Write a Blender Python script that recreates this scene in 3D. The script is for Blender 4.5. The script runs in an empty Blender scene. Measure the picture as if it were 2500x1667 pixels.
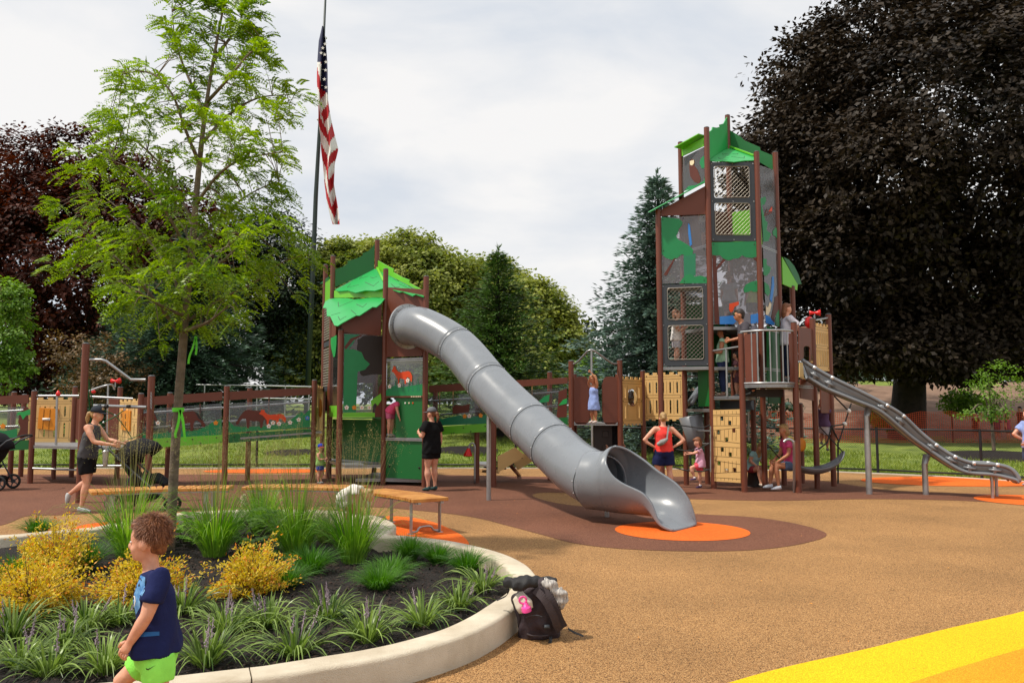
import bpy, bmesh, math, random
import numpy as np
from mathutils import Vector, Matrix, Euler, noise as mnoise
from mathutils.geometry import tessellate_polygon
V = Vector
pi = math.pi
R_ = math.radians
SC = bpy.context.scene
COL = SC.collection

# ---------------------------------------------------------------- camera
CAM_H, FPX, HORIZ = 1.55, 2000.0, 1003.0
PITCH = math.atan((HORIZ - 833.5) / FPX)
cam_data = bpy.data.cameras.new('camera')
cam_data.sensor_width = 36.0
cam_data.lens = FPX / 2500.0 * 36.0
cam_data.clip_start = 0.1
cam_data.clip_end = 3000.0
cam = bpy.data.objects.new('camera', cam_data)
COL.objects.link(cam)
cam.location = (0, 0, CAM_H)
cam.rotation_euler = (pi / 2 + PITCH, 0, 0)
SC.camera = cam

# ---------------------------------------------------------------- world, sun, exposure
SUN_DIR = V((-0.58, -0.14, 1.0)).normalized()      # towards the sun
SUN_EL = math.asin(SUN_DIR.z)
world = bpy.data.worlds.new('World')
SC.world = world
world.use_nodes = True
wn, wl = world.node_tree.nodes, world.node_tree.links
wn.clear()
w_out = wn.new('ShaderNodeOutputWorld')
w_bg = wn.new('ShaderNodeBackground')
w_sky = wn.new('ShaderNodeTexSky')
w_sky.sky_type = 'NISHITA'
w_sky.sun_disc = False
w_sky.sun_elevation = SUN_EL
w_sky.sun_rotation = math.atan2(SUN_DIR.x, SUN_DIR.y)
w_sky.air_density = 1.0
w_sky.dust_density = 2.5
# a thin hazy overcast: soft clouds laid over the sky colour
w_tc = wn.new('ShaderNodeTexCoord')
w_map = wn.new('ShaderNodeMapping')
w_map.inputs['Scale'].default_value = (1.0, 1.0, 2.6)
w_map.inputs['Location'].default_value = (3.1, 1.7, 0.4)
w_n1 = wn.new('ShaderNodeTexNoise')
w_n1.inputs['Scale'].default_value = 3.0
w_n1.inputs['Detail'].default_value = 7.0
w_n1.inputs['Roughness'].default_value = 0.5
w_n1.inputs['Distortion'].default_value = 0.25
w_ramp = wn.new('ShaderNodeValToRGB')
w_ramp.color_ramp.elements[0].position = 0.38
w_ramp.color_ramp.elements[0].color = (7.4, 7.85, 8.5, 1)
w_ramp.color_ramp.elements[1].position = 0.60
w_ramp.color_ramp.elements[1].color = (9.9, 9.75, 9.6, 1)
w_mix = wn.new('ShaderNodeMix')
w_mix.data_type = 'RGBA'
w_mix.inputs[0].default_value = 0.93
wl.new(w_tc.outputs['Generated'], w_map.inputs['Vector'])
wl.new(w_map.outputs['Vector'], w_n1.inputs['Vector'])
wl.new(w_n1.outputs['Fac'], w_ramp.inputs['Fac'])
wl.new(w_sky.outputs['Color'], w_mix.inputs[6])
wl.new(w_ramp.outputs['Color'], w_mix.inputs[7])
wl.new(w_mix.outputs[2], w_bg.inputs['Color'])
w_bg.inputs['Strength'].default_value = 0.10
wl.new(w_bg.outputs[0], w_out.inputs['Surface'])

sun_data = bpy.data.lights.new('sun', 'SUN')
sun_data.energy = 4.0
sun_data.angle = R_(2.2)
sun_data.color = (1.0, 0.93, 0.82)
sun = bpy.data.objects.new('sun', sun_data)
COL.objects.link(sun)
sun.location = SUN_DIR * 60
sun.rotation_euler = SUN_DIR.to_track_quat('Z', 'Y').to_euler()

SC.view_settings.view_transform = 'Standard'
SC.view_settings.look = 'None'
SC.view_settings.exposure = 0.0
SC.view_settings.gamma = 1.0
SC.view_settings.use_curve_mapping = False
SC.render.engine = 'CYCLES'
SC.cycles.max_bounces = 8
SC.cycles.transparent_max_bounces = 24
SC.cycles.caustics_reflective = False
SC.cycles.caustics_refractive = False
SC.cycles.use_denoising = True

rnd = random.Random(7)
nrg = np.random.default_rng(11)

# ---------------------------------------------------------------- measuring helpers
_cp, _sp = math.cos(PITCH), math.sin(PITCH)
def ray(u, v):
    x, y = (u - 1250.0) / FPX, (833.5 - v) / FPX
    return V((x, _cp - y * _sp, _sp + y * _cp))
def at(u, v, y):
    """point of the place seen at photo position (u, v) that lies y metres in front of the camera"""
    d = ray(u, v)
    return V((d.x / d.y * y, y, CAM_H + d.z / d.y * y))
def gr(u, v, z=0.0):
    """point at height z seen at photo position (u, v)"""
    d = ray(u, v)
    t = (z - CAM_H) / d.z
    return V((d.x * t, d.y * t, z))
def hgt(v, y):
    return at(1250, v, y).z

# ---------------------------------------------------------------- materials
MATS = {}
def rgb(h):
    h = h.lstrip('#')
    c = [int(h[i:i + 2], 16) / 255 for i in (0, 2, 4)]
    return tuple((x / 12.92 if x <= 0.04045 else ((x + 0.055) / 1.055) ** 2.4) for x in c)
def mat(name, col, rough=0.55, metal=0.0, var=0.12, vscale=6.0, bump=0.0, bscale=60.0, col2=None, spec=0.5, trans=0.0,
        coat=0.0, rvar=0.0, detail=5.0, sss=0.0):
    m = bpy.data.materials.new(name)
    m.use_nodes = True
    nt = m.node_tree
    b = nt.nodes['Principled BSDF']
    if isinstance(col, str):
        col = rgb(col)
    if isinstance(col2, str):
        col2 = rgb(col2)
    b.inputs['Roughness'].default_value = rough
    b.inputs['Metallic'].default_value = metal
    b.inputs['Specular IOR Level'].default_value = spec
    if coat:
        b.inputs['Coat Weight'].default_value = coat
        b.inputs['Coat Roughness'].default_value = 0.15
    tc = nt.nodes.new('ShaderNodeTexCoord')
    if var > 0 or col2:
        n = nt.nodes.new('ShaderNodeTexNoise')
        n.inputs['Scale'].default_value = vscale
        n.inputs['Detail'].default_value = detail
        n.inputs['Roughness'].default_value = 0.62
        nt.links.new(tc.outputs['Object'], n.inputs['Vector'])
        r = nt.nodes.new('ShaderNodeValToRGB')
        r.color_ramp.elements[0].position = 0.32
        r.color_ramp.elements[1].position = 0.68
        c2 = col2 if col2 else tuple(min(1, x * (1 + var)) for x in col)
        c1 = col if col2 else tuple(x * (1 - var) for x in col)
        r.color_ramp.elements[0].color = (*c1, 1)
        r.color_ramp.elements[1].color = (*c2, 1)
        nt.links.new(n.outputs['Fac'], r.inputs['Fac'])
        nt.links.new(r.outputs['Color'], b.inputs['Base Color'])
        if rvar:
            mr = nt.nodes.new('ShaderNodeMapRange')
            mr.inputs['To Min'].default_value = max(0.02, rough - rvar)
            mr.inputs['To Max'].default_value = rough + rvar
            nt.links.new(n.outputs['Fac'], mr.inputs['Value'])
            nt.links.new(mr.outputs['Result'], b.inputs['Roughness'])
    else:
        b.inputs['Base Color'].default_value = (*col, 1)
    if bump:
        n2 = nt.nodes.new('ShaderNodeTexNoise')
        n2.inputs['Scale'].default_value = bscale
        n2.inputs['Detail'].default_value = 4.0
        nt.links.new(tc.outputs['Object'], n2.inputs['Vector'])
        bp = nt.nodes.new('ShaderNodeBump')
        bp.inputs['Strength'].default_value = bump
        bp.inputs['Distance'].default_value = 0.02
        nt.links.new(n2.outputs['Fac'], bp.inputs['Height'])
        nt.links.new(bp.outputs['Normal'], b.inputs['Normal'])
    if sss:
        b.inputs['Subsurface Weight'].default_value = sss
        b.inputs['Subsurface Radius'].default_value = (0.02, 0.008, 0.004)
        b.inputs['Subsurface Scale'].default_value = 0.5
    MATS[name] = m
    return m

def leaf_mat(name, dark, light, gloss=0.35, trans=0.3, vscale=0.9, tcol=None, spec=0.3):
    """foliage: colour varies from clump to clump and leaf to leaf, some light passes through"""
    m = bpy.data.materials.new(name)
    m.use_nodes = True
    nt = m.node_tree
    nt.nodes.clear()
    out = nt.nodes.new('ShaderNodeOutputMaterial')
    b = nt.nodes.new('ShaderNodeBsdfPrincipled')
    tr = nt.nodes.new('ShaderNodeBsdfTranslucent')
    mx = nt.nodes.new('ShaderNodeMixShader')
    mx.inputs[0].default_value = trans
    b.inputs['Roughness'].default_value = gloss
    b.inputs['Specular IOR Level'].default_value = spec
    geo = nt.nodes.new('ShaderNodeNewGeometry')
    tc = nt.nodes.new('ShaderNodeTexCoord')
    n = nt.nodes.new('ShaderNodeTexNoise')
    n.inputs['Scale'].default_value = vscale
    n.inputs['Detail'].default_value = 3.0
    nt.links.new(tc.outputs['Object'], n.inputs['Vector'])
    ad = nt.nodes.new('ShaderNodeMath')
    ad.operation = 'MULTIPLY_ADD'
    ad.inputs[1].default_value = 0.5
    nt.links.new(geo.outputs['Random Per Island'], ad.inputs[0])
    hf = nt.nodes.new('ShaderNodeMath')
    hf.operation = 'MULTIPLY_ADD'
    hf.inputs[1].default_value = 1.1
    hf.inputs[2].default_value = -0.3
    nt.links.new(n.outputs['Fac'], hf.inputs[0])
    nt.links.new(hf.outputs[0], ad.inputs[2])
    r = nt.nodes.new('ShaderNodeValToRGB')
    if isinstance(dark, str):
        dark = rgb(dark)
    if isinstance(light, str):
        light = rgb(light)
    r.color_ramp.elements[0].position = 0.15
    r.color_ramp.elements[0].color = (*dark, 1)
    r.color_ramp.elements[1].position = 0.95
    r.color_ramp.elements[1].color = (*light, 1)
    nt.links.new(ad.outputs[0], r.inputs['Fac'])
    nt.links.new(r.outputs['Color'], b.inputs['Base Color'])
    if tcol:
        tr.inputs['Color'].default_value = (*(rgb(tcol) if isinstance(tcol, str) else tcol), 1)
    else:
        hs = nt.nodes.new('ShaderNodeHueSaturation')
        hs.inputs['Saturation'].default_value = 1.15
        hs.inputs['Value'].default_value = 1.5
        nt.links.new(r.outputs['Color'], hs.inputs['Color'])
        nt.links.new(hs.outputs['Color'], tr.inputs['Color'])
    nt.links.new(b.outputs[0], mx.inputs[1])
    nt.links.new(tr.outputs[0], mx.inputs[2])
    nt.links.new(mx.outputs[0], out.inputs['Surface'])
    MATS[name] = m
    return m

def clear_mat(name, tint=(0.86, 0.87, 0.88), milky=0.06, milk=(0.5, 0.5, 0.52)):
    m = bpy.data.materials.new(name)
    m.use_nodes = True
    nt = m.node_tree
    nt.nodes.clear()
    out = nt.nodes.new('ShaderNodeOutputMaterial')
    tp = nt.nodes.new('ShaderNodeBsdfTransparent')
    tp.inputs['Color'].default_value = (*tint, 1)
    df = nt.nodes.new('ShaderNodeBsdfDiffuse')
    df.inputs['Color'].default_value = (*milk, 1)
    gl = nt.nodes.new('ShaderNodeBsdfGlossy')
    gl.inputs['Roughness'].default_value = 0.08
    fr = nt.nodes.new('ShaderNodeFresnel')
    fr.inputs['IOR'].default_value = 1.5
    m1 = nt.nodes.new('ShaderNodeMixShader')
    m1.inputs[0].default_value = milky
    m2 = nt.nodes.new('ShaderNodeMixShader')
    nt.links.new(tp.outputs[0], m1.inputs[1])
    nt.links.new(df.outputs[0], m1.inputs[2])
    nt.links.new(fr.outputs[0], m2.inputs[0])
    nt.links.new(m1.outputs[0], m2.inputs[1])
    nt.links.new(gl.outputs[0], m2.inputs[2])
    nt.links.new(m2.outputs[0], out.inputs['Surface'])
    MATS[name] = m
    return m

def grain_mat(name, cols, scale, rough=0.85, bump=0.5, big=0.12, bdist=0.004):
    """bonded rubber granules: coloured cells with dark gaps, slow patchiness on top"""
    m = bpy.data.materials.new(name)
    m.use_nodes = True
    nt = m.node_tree
    b = nt.nodes['Principled BSDF']
    b.inputs['Roughness'].default_value = rough
    b.inputs['Specular IOR Level'].default_value = 0.25
    tc = nt.nodes.new('ShaderNodeTexCoord')
    vo = nt.nodes.new('ShaderNodeTexVoronoi')
    vo.inputs['Scale'].default_value = scale
    nt.links.new(tc.outputs['Object'], vo.inputs['Vector'])
    sp = nt.nodes.new('ShaderNodeSeparateColor')
    nt.links.new(vo.outputs['Color'], sp.inputs['Color'])
    r = nt.nodes.new('ShaderNodeValToRGB')
    r.color_ramp.interpolation = 'CONSTANT' if len(cols) > 3 else 'LINEAR'
    while len(r.color_ramp.elements) < len(cols):
        r.color_ramp.elements.new(0.5)
    for e, (p, c) in zip(r.color_ramp.elements, cols):
        e.position = p
        e.color = (*rgb(c), 1)
    nt.links.new(sp.outputs[0], r.inputs['Fac'])
    n = nt.nodes.new('ShaderNodeTexNoise')
    n.inputs['Scale'].default_value = 0.7
    n.inputs['Detail'].default_value = 6
    nt.links.new(tc.outputs['Object'], n.inputs['Vector'])
    mr = nt.nodes.new('ShaderNodeMapRange')
    mr.inputs['From Min'].default_value = 0.3
    mr.inputs['From Max'].default_value = 0.7
    mr.inputs['To Min'].default_value = 1 - big
    mr.inputs['To Max'].default_value = 1 + big
    nt.links.new(n.outputs['Fac'], mr.inputs['Value'])
    # gaps between the granules
    gp = nt.nodes.new('ShaderNodeMapRange')
    gp.inputs['From Min'].default_value = 0.25
    gp.inputs['From Max'].default_value = 0.75
    gp.inputs['To Min'].default_value = 1.06
    gp.inputs['To Max'].default_value = 0.62
    nt.links.new(vo.outputs['Distance'], gp.inputs['Value'])
    mu = nt.nodes.new('ShaderNodeMath')
    mu.operation = 'MULTIPLY'
    nt.links.new(mr.outputs[0], mu.inputs[0])
    nt.links.new(gp.outputs[0], mu.inputs[1])
    mc = nt.nodes.new('ShaderNodeMix')
    mc.data_type = 'RGBA'
    mc.blend_type = 'MULTIPLY'
    mc.inputs[0].default_value = 1.0
    cb = nt.nodes.new('ShaderNodeCombineColor')
    for i in range(3):
        nt.links.new(mu.outputs[0], cb.inputs[i])
    nt.links.new(r.outputs['Color'], mc.inputs[6])
    nt.links.new(cb.outputs['Color'], mc.inputs[7])
    nt.links.new(mc.outputs[2], b.inputs['Base Color'])
    bp = nt.nodes.new('ShaderNodeBump')
    bp.invert = True
    bp.inputs['Strength'].default_value = bump
    bp.inputs['Distance'].default_value = bdist
    nt.links.new(vo.outputs['Distance'], bp.inputs['Height'])
    nt.links.new(bp.outputs['Normal'], b.inputs['Normal'])
    MATS[name] = m
    return m

grain_mat('rubber_tan', [(0, '#4a3320'), (0.13, '#9e7446'), (0.40, '#b98a57'), (0.68, '#cca06b'), (0.90, '#825c39')], 185, bump=0.8, big=0.17)
grain_mat('rubber_brown', [(0, '#523225'), (0.25, '#774c39'), (0.6, '#845642'), (0.85, '#966850')], 185, bump=0.5, big=0.14)
grain_mat('rubber_orange', [(0, '#dd5414'), (0.4, '#f66c1c'), (0.85, '#ff7e2c')], 180, bump=0.5, big=0.09)
grain_mat('rubber_yellow', [(0, '#d9a908'), (0.4, '#f0c20c'), (0.85, '#fbd01a')], 170, bump=0.5, big=0.09)
grain_mat('rubber_amber', [(0, '#e08a10'), (0.4, '#f69e18'), (0.85, '#ffae28')], 170, bump=0.5, big=0.09)
mat('concrete', '#b3a48c', 0.82, col2='#d9ceb9', vscale=2.2, bump=0.4, bscale=160, detail=12)
mat('kerb_pale', '#cfc8b8', 0.8, var=0.1, vscale=2.0)
mat('mulch', '#0d0907', 0.95, col2='#241914', vscale=45, bump=1.0, bscale=90)
mat('bark_chip', '#120c09', 0.85, col2='#3a271c', vscale=14, bump=0.5)
mat('turf', '#566a24', 0.9, col2='#8c9a3e', vscale=1.6, bump=1.0, bscale=30, detail=12)
mat('bare_soil', '#6e5544', 0.95, col2='#8c705c', vscale=1.4, bump=0.8, bscale=14, detail=10)
mat('post_brown', '#6d3927', 0.42, var=0.06, vscale=3, bump=0.04, bscale=240)
mat('panel_brown', '#693523', 0.5, var=0.08, vscale=2.5, bump=0.06, bscale=300)
mat('cap_grey', '#4c5054', 0.5, var=0.1)
mat('green_dark', '#08662b', 0.42, var=0.06, vscale=2)
mat('green_leaf', '#1f9f4d', 0.38, var=0.06, vscale=2)
mat('green_lime', '#6cbf2c', 0.42, var=0.06, vscale=2)
mat('groove', '#2c4a34', 0.7, var=0.1)
mat('groove_tan', '#4b3517', 0.7, var=0.1)
mat('castle_tan', '#d7b071', 0.5, var=0.06, vscale=2.5, bump=0.04, bscale=300)
mat('panel_orange', '#e08a1a', 0.45, var=0.06)
mat('steel_galv', '#a7a9aa', 0.36, 0.75, var=0.12, vscale=8, rvar=0.1)
mat('steel_deck', '#8f9092', 0.5, 0.5, var=0.15, vscale=10)
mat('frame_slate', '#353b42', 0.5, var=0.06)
mat('wire_pale', '#969086', 0.4, 0.4, var=0.05)
mat('slide_grey', '#7b8086', 0.28, var=0.05, vscale=3, bump=0.02, bscale=160, rvar=0.10, detail=8)
mat('slide_steel', '#76797d', 0.33, 0.15, var=0.08, vscale=3, rvar=0.06)
mat('joint_dark', '#3c4248', 0.6, var=0.05)
mat('bolt_metal', '#d9dadb', 0.3, 0.6, var=0.0)
mat('bolt_dark', '#241c18', 0.5, var=0.0)
mat('rubber_dark', '#1b1b1c', 0.75, var=0.1)
mat('bench_wood', '#a86a2a', 0.55, col2='#cf9448', vscale=5, bump=0.15, bscale=40)
mat('rope_green', '#126b3a', 0.8, var=0.2, vscale=40)
mat('rope_dark', '#2b2a29', 0.85, var=0.2, vscale=40)
mat('red_plastic', '#e01c1c', 0.35, var=0.04)
mat('fence_black', '#14161a', 0.55, var=0.1)
mat('net_orange', '#d8512a', 0.7, var=0.1)
mat('print_fox', '#d9450f', 0.5, var=0.05)
mat('print_horse', '#5b2414', 0.5, var=0.08)
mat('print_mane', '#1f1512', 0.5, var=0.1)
mat('print_cream', '#e9d8b6', 0.5, var=0.05)
mat('print_green', '#12834a', 0.45, var=0.05)
mat('print_teal', '#1d7a55', 0.45, var=0.05)
mat('print_blue', '#2f7fd0', 0.45, var=0.05)
mat('print_white', '#ece9e2', 0.5, var=0.03)
mat('print_grey', '#75727a', 0.5, var=0.05)
mat('bark', '#574b3f', 0.85, col2='#7d6e5d', vscale=9, bump=0.8, bscale=30)
mat('bark_dark', '#1c1714', 0.9, col2='#332a25', vscale=4, bump=0.9, bscale=14)
clear_mat('acrylic')
clear_mat('acrylic_milky', (0.78, 0.77, 0.79), 0.17, (0.5, 0.48, 0.51))
leaf_mat('leaf_locust', '#43670f', '#a5c140', 0.42, 0.4, 1.2)
leaf_mat('leaf_beech', '#110e0b', '#463b2f', 0.55, 0.14, 0.28, None, 0.16)
leaf_mat('leaf_beech_red', '#1e100c', '#602f20', 0.6, 0.22, 0.45, None, 0.16)
leaf_mat('leaf_linden', '#5a6e2e', '#abae58', 0.55, 0.3, 0.5, None, 0.2)
leaf_mat('leaf_yew', '#0f1c10', '#2f4526', 0.5, 0.12, 0.6)
leaf_mat('needle_blue', '#2b4038', '#86a194', 0.5, 0.12, 0.8)
leaf_mat('needle_green', '#2a431c', '#6a8a48', 0.5, 0.15, 0.8)
leaf_mat('leaf_bright', '#44691e', '#8fb04c', 0.5, 0.3, 1.2)
leaf_mat('leaf_russet', '#37301c', '#8f7048', 0.5, 0.2, 1.0)
leaf_mat('needle_dark', '#1b2d22', '#5c7862', 0.5, 0.12, 0.6)
leaf_mat('leaf_gold', '#aa9a1e', '#ffe36a', 0.5, 0.35, 3.0, None, 0.2)
leaf_mat('leaf_coppery', '#c46a24', '#f2b45c', 0.5, 0.3, 3.0, None, 0.2)
leaf_mat('blade_tall', '#437a16', '#a5c85a', 0.4, 0.42, 2.0)
leaf_mat('blade_fine', '#2a5a16', '#6f9c40', 0.4, 0.35, 2.0)
leaf_mat('blade_strap', '#274512', '#a9c268', 0.35, 0.28, 3.0)
leaf_mat('blade_turf', '#5a7620', '#a9b24e', 0.5, 0.3, 0.7)
leaf_mat('seed_tan', '#7e7a48', '#b9ad7d', 0.6, 0.3, 3.0)
leaf_mat('leaf_oak', '#39661a', '#8fb744', 0.4, 0.3, 3.0)
leaf_mat('spike_purple', '#96808e', '#cdbcc2', 0.6, 0.2, 4.0)

# ---------------------------------------------------------------- mesh helpers
class MB:
    def __init__(s):
        s.v, s.f, s.m = [], [], []
        s.cur = 0
    def add(s, vs, fs, mi=None):
        o = len(s.v)
        s.v.extend(vs)
        mi = s.cur if mi is None else mi
        for f in fs:
            s.f.append([i + o for i in f])
            s.m.append(mi)
    def box(s, c, sz, ux=V((1, 0, 0)), uy=V((0, 1, 0)), uz=None, mi=None):
        ux, uy = V(ux), V(uy)
        uz = V(uz) if uz is not None else ux.cross(uy)
        c = V(c)
        hx, hy, hz = sz[0] / 2, sz[1] / 2, sz[2] / 2
        vs = [c + ux * (sx * hx) + uy * (sy * hy) + uz * (sz_ * hz) for sz_ in (-1, 1) for sy in (-1, 1) for sx in (-1, 1)]
        s.add(vs, [(0, 2, 3, 1), (4, 5, 7, 6), (0, 1, 5, 4), (2, 6, 7, 3), (0, 4, 6, 2), (1, 3, 7, 5)], mi)
        return s
    def bar(s, p, q, w, h, up=V((0, 0, 1)), mi=None):
        p, q = V(p), V(q)
        d = (q - p)
        L = d.length
        d = d / L
        sd = d.cross(V(up)).normalized()
        u2 = sd.cross(d)
        return s.box((p + q) / 2, (L, w, h), d, sd, u2, mi)
    def tube(s, pts, r, n=8, cap=True, mi=None, closed=False):
        pts = [V(p) for p in pts]
        rs = r if isinstance(r, (list, tuple)) else [r] * len(pts)
        return s.loft(pts, [(a, a) for a in rs], n, cap, None, mi)
    def loft(s, pts, rad, n=12, cap=True, side=None, mi=None):
        pts = [V(p) for p in pts]
        k = len(pts)
        prev = None
        vs, fs = [], []
        for i, p in enumerate(pts):
            d = (pts[min(i + 1, k - 1)] - pts[max(i - 1, 0)])
            d = d.normalized() if d.length > 1e-9 else V((0, 0, 1))
            if side is not None:
                a = V(side) - d * V(side).dot(d)
            elif prev is None:
                a = V((0, 0, 1)).cross(d)
                if a.length < 0.05:
                    a = V((1, 0, 0)) - d * d.x
            else:
                a = prev - d * prev.dot(d)
            a = a.normalized() if a.length > 1e-9 else V((1, 0, 0))
            prev = a
            b = d.cross(a)
            ra, rb = rad[i]
            for j in range(n):
                t = 2 * pi * j / n
                vs.append(p + a * (ra * math.cos(t)) + b * (rb * math.sin(t)))
        for i in range(k - 1):
            for j in range(n):
                j2 = (j + 1) % n
                fs.append((i * n + j, i * n + j2, (i + 1) * n + j2, (i + 1) * n + j))
        if cap:
            fs.append(tuple(reversed(range(n))))
            fs.append(tuple(range((k - 1) * n, k * n)))
        s.add(vs, fs, mi)
        return s
    def ell(s, c, r, n=12, k=8, rot=None, mi=None):
        c = V(c)
        vs, fs = [c + (rot @ V((0, 0, -r[2])) if rot else V((0, 0, -r[2])))], []
        for i in range(1, k):
            ph = -pi / 2 + pi * i / k
            for j in range(n):
                t = 2 * pi * j / n
                p = V((r[0] * math.cos(ph) * math.cos(t), r[1] * math.cos(ph) * math.sin(t), r[2] * math.sin(ph)))
                vs.append(c + (rot @ p if rot else p))
        vs.append(c + (rot @ V((0, 0, r[2])) if rot else V((0, 0, r[2]))))
        L = len(vs) - 1
        for j in range(n):
            fs.append((0, 1 + (j + 1) % n, 1 + j))
            fs.append((L, L - n + j, L - n + (j + 1) % n))
        for i in range(k - 2):
            for j in range(n):
                a, b = 1 + i * n + j, 1 + i * n + (j + 1) % n
                fs.append((a, b, b + n, a + n))
        s.add(vs, fs, mi)
        return s
    def prism(s, loops, o, ux, uy, th, mi=None):
        """extruded outline(s) in the plane o + a*ux + b*uy, thickness th along ux x uy; first loop outer, rest holes"""
        o, ux, uy = V(o), V(ux), V(uy)
        nn = ux.cross(uy).normalized()
        if not isinstance(loops[0][0], (tuple, list)):
            loops = [loops]
        tri = tessellate_polygon([[V((p[0], p[1], 0)) for p in lp] for lp in loops])
        flat = [p for lp in loops for p in lp]
        N = len(flat)
        vs = [o + ux * a + uy * b for a, b in flat] + [o + ux * a + uy * b + nn * th for a, b in flat]
        fs = []
        for t in tri:
            a, b, c = (flat[i] for i in t)
            ccw = (b[0] - a[0]) * (c[1] - a[1]) - (b[1] - a[1]) * (c[0] - a[0]) > 0
            t2 = tuple(t) if ccw else tuple(reversed(t))
            fs.append(tuple(i + N for i in t2))
            fs.append(tuple(reversed(t2)))
        k = 0
        for li, lp in enumerate(loops):
            n = len(lp)
            ar = sum(lp[i][0] * lp[(i + 1) % n][1] - lp[(i + 1) % n][0] * lp[i][1] for i in range(n))
            fl = (ar > 0) == (li == 0)
            for i in range(n):
                a, b = k + i, k + (i + 1) % n
                fs.append((a, b, b + N, a + N) if fl else (b, a, a + N, b + N))
            k += n
        s.add(vs, fs, mi)
        return s
    def mesh(s, name, mats, smooth=False):
        me = bpy.data.meshes.new(name)
        me.from_pydata([tuple(p) for p in s.v], [], s.f)
        mats = mats if isinstance(mats, (list, tuple)) else [mats]
        for m in mats:
            me.materials.append(MATS[m] if isinstance(m, str) else m)
        if len(mats) > 1:
            me.polygons.foreach_set('material_index', s.m)
        if smooth:
            me.polygons.foreach_set('use_smooth', [True] * len(me.polygons))
        me.update()
        return me
    def build(s, name, mats, parent=None, smooth=False, bevel=0.0, seg=2, autosmooth=None):
        me = s.mesh(name, mats, smooth)
        o = bpy.data.objects.new(name, me)
        COL.objects.link(o)
        if autosmooth:
            me.set_sharp_from_angle(angle=R_(autosmooth))
        if bevel:
            b = o.modifiers.new('bevel', 'BEVEL')
            b.width = bevel
            b.segments = seg
            b.limit_method = 'ANGLE'
            b.angle_limit = R_(40)
        if parent is not None:
            par(o, parent)
        return o

def par(o, p):
    o.parent = p
    o.matrix_parent_inverse = Matrix.Translation(-p.location) if p.type == 'EMPTY' and p.rotation_euler.to_matrix() == Matrix.Identity(3) and p.scale == V((1, 1, 1)) else p.matrix_basis.inverted()
    return o
def tag(o, label=None, cat=None, group=None, kind=None):
    if label:
        o['label'] = label
    if cat:
        o['category'] = cat
    if group:
        o['group'] = group
    if kind:
        o['kind'] = kind
    return o
def thing(name, loc, label, cat, group=None):
    o = bpy.data.objects.new(name, None)
    COL.objects.link(o)
    o.location = loc
    o.empty_display_size = 0.2
    return tag(o, label, cat, group)
def link_copy(o, parent=None, M=None):
    c = o.copy()
    COL.objects.link(c)
    if M is not None:
        c.matrix_basis = M
    return c
def npmesh(name, verts, faces, mats, mi=None, smooth=False):
    """fast mesh from numpy: verts (n,3), faces (m,k) all of one size k"""
    me = bpy.data.meshes.new(name)
    verts = np.ascontiguousarray(verts, dtype=np.float32)
    faces = np.ascontiguousarray(faces, dtype=np.int32)
    m, k = faces.shape
    me.vertices.add(len(verts))
    me.vertices.foreach_set('co', verts.ravel())
    me.loops.add(m * k)
    me.loops.foreach_set('vertex_index', faces.ravel())
    me.polygons.add(m)
    me.polygons.foreach_set('loop_start', np.arange(0, m * k, k, dtype=np.int32))
    mats = mats if isinstance(mats, (list, tuple)) else [mats]
    for x in mats:
        me.materials.append(MATS[x])
    if mi is not None:
        me.polygons.foreach_set('material_index', np.ascontiguousarray(mi, dtype=np.int32))
    me.update(calc_edges=True)
    if smooth:
        me.polygons.foreach_set('use_smooth', np.ones(m, dtype=bool))
    return me
def npobj(name, verts, faces, mats, parent=None, mi=None, smooth=False):
    o = bpy.data.objects.new(name, npmesh(name, verts, faces, mats, mi, smooth))
    COL.objects.link(o)
    if parent is not None:
        par(o, parent)
    return o
def spline(pts, n=8, closed=False):
    """Catmull-Rom through the points"""
    pts = [V(p) for p in pts]
    k = len(pts)
    out = []
    rng = range(k if closed else k - 1)
    for i in rng:
        if closed:
            p0, p1, p2, p3 = pts[(i - 1) % k], pts[i], pts[(i + 1) % k], pts[(i + 2) % k]
        else:
            p1, p2 = pts[i], pts[i + 1]
            p0 = pts[i - 1] if i > 0 else p1 * 2 - p2
            p3 = pts[i + 2] if i + 2 < k else p2 * 2 - p1
        for j in range(n):
            t = j / n
            out.append(0.5 * ((2 * p1) + (p2 - p0) * t + (2 * p0 - 5 * p1 + 4 * p2 - p3) * t * t + (3 * p1 - p0 - 3 * p2 + p3) * t ** 3))
    if not closed:
        out.append(pts[-1])
    return out
def frame2(A, B):
    """panel frame between two upright posts: origin, unit along, normal towards the camera"""
    A, B = V((A[0], A[1], 0)), V((B[0], B[1], 0))
    d = B - A
    L = d.length
    ux = d / L
    return A, ux, L
Z = V((0, 0, 1))
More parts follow.
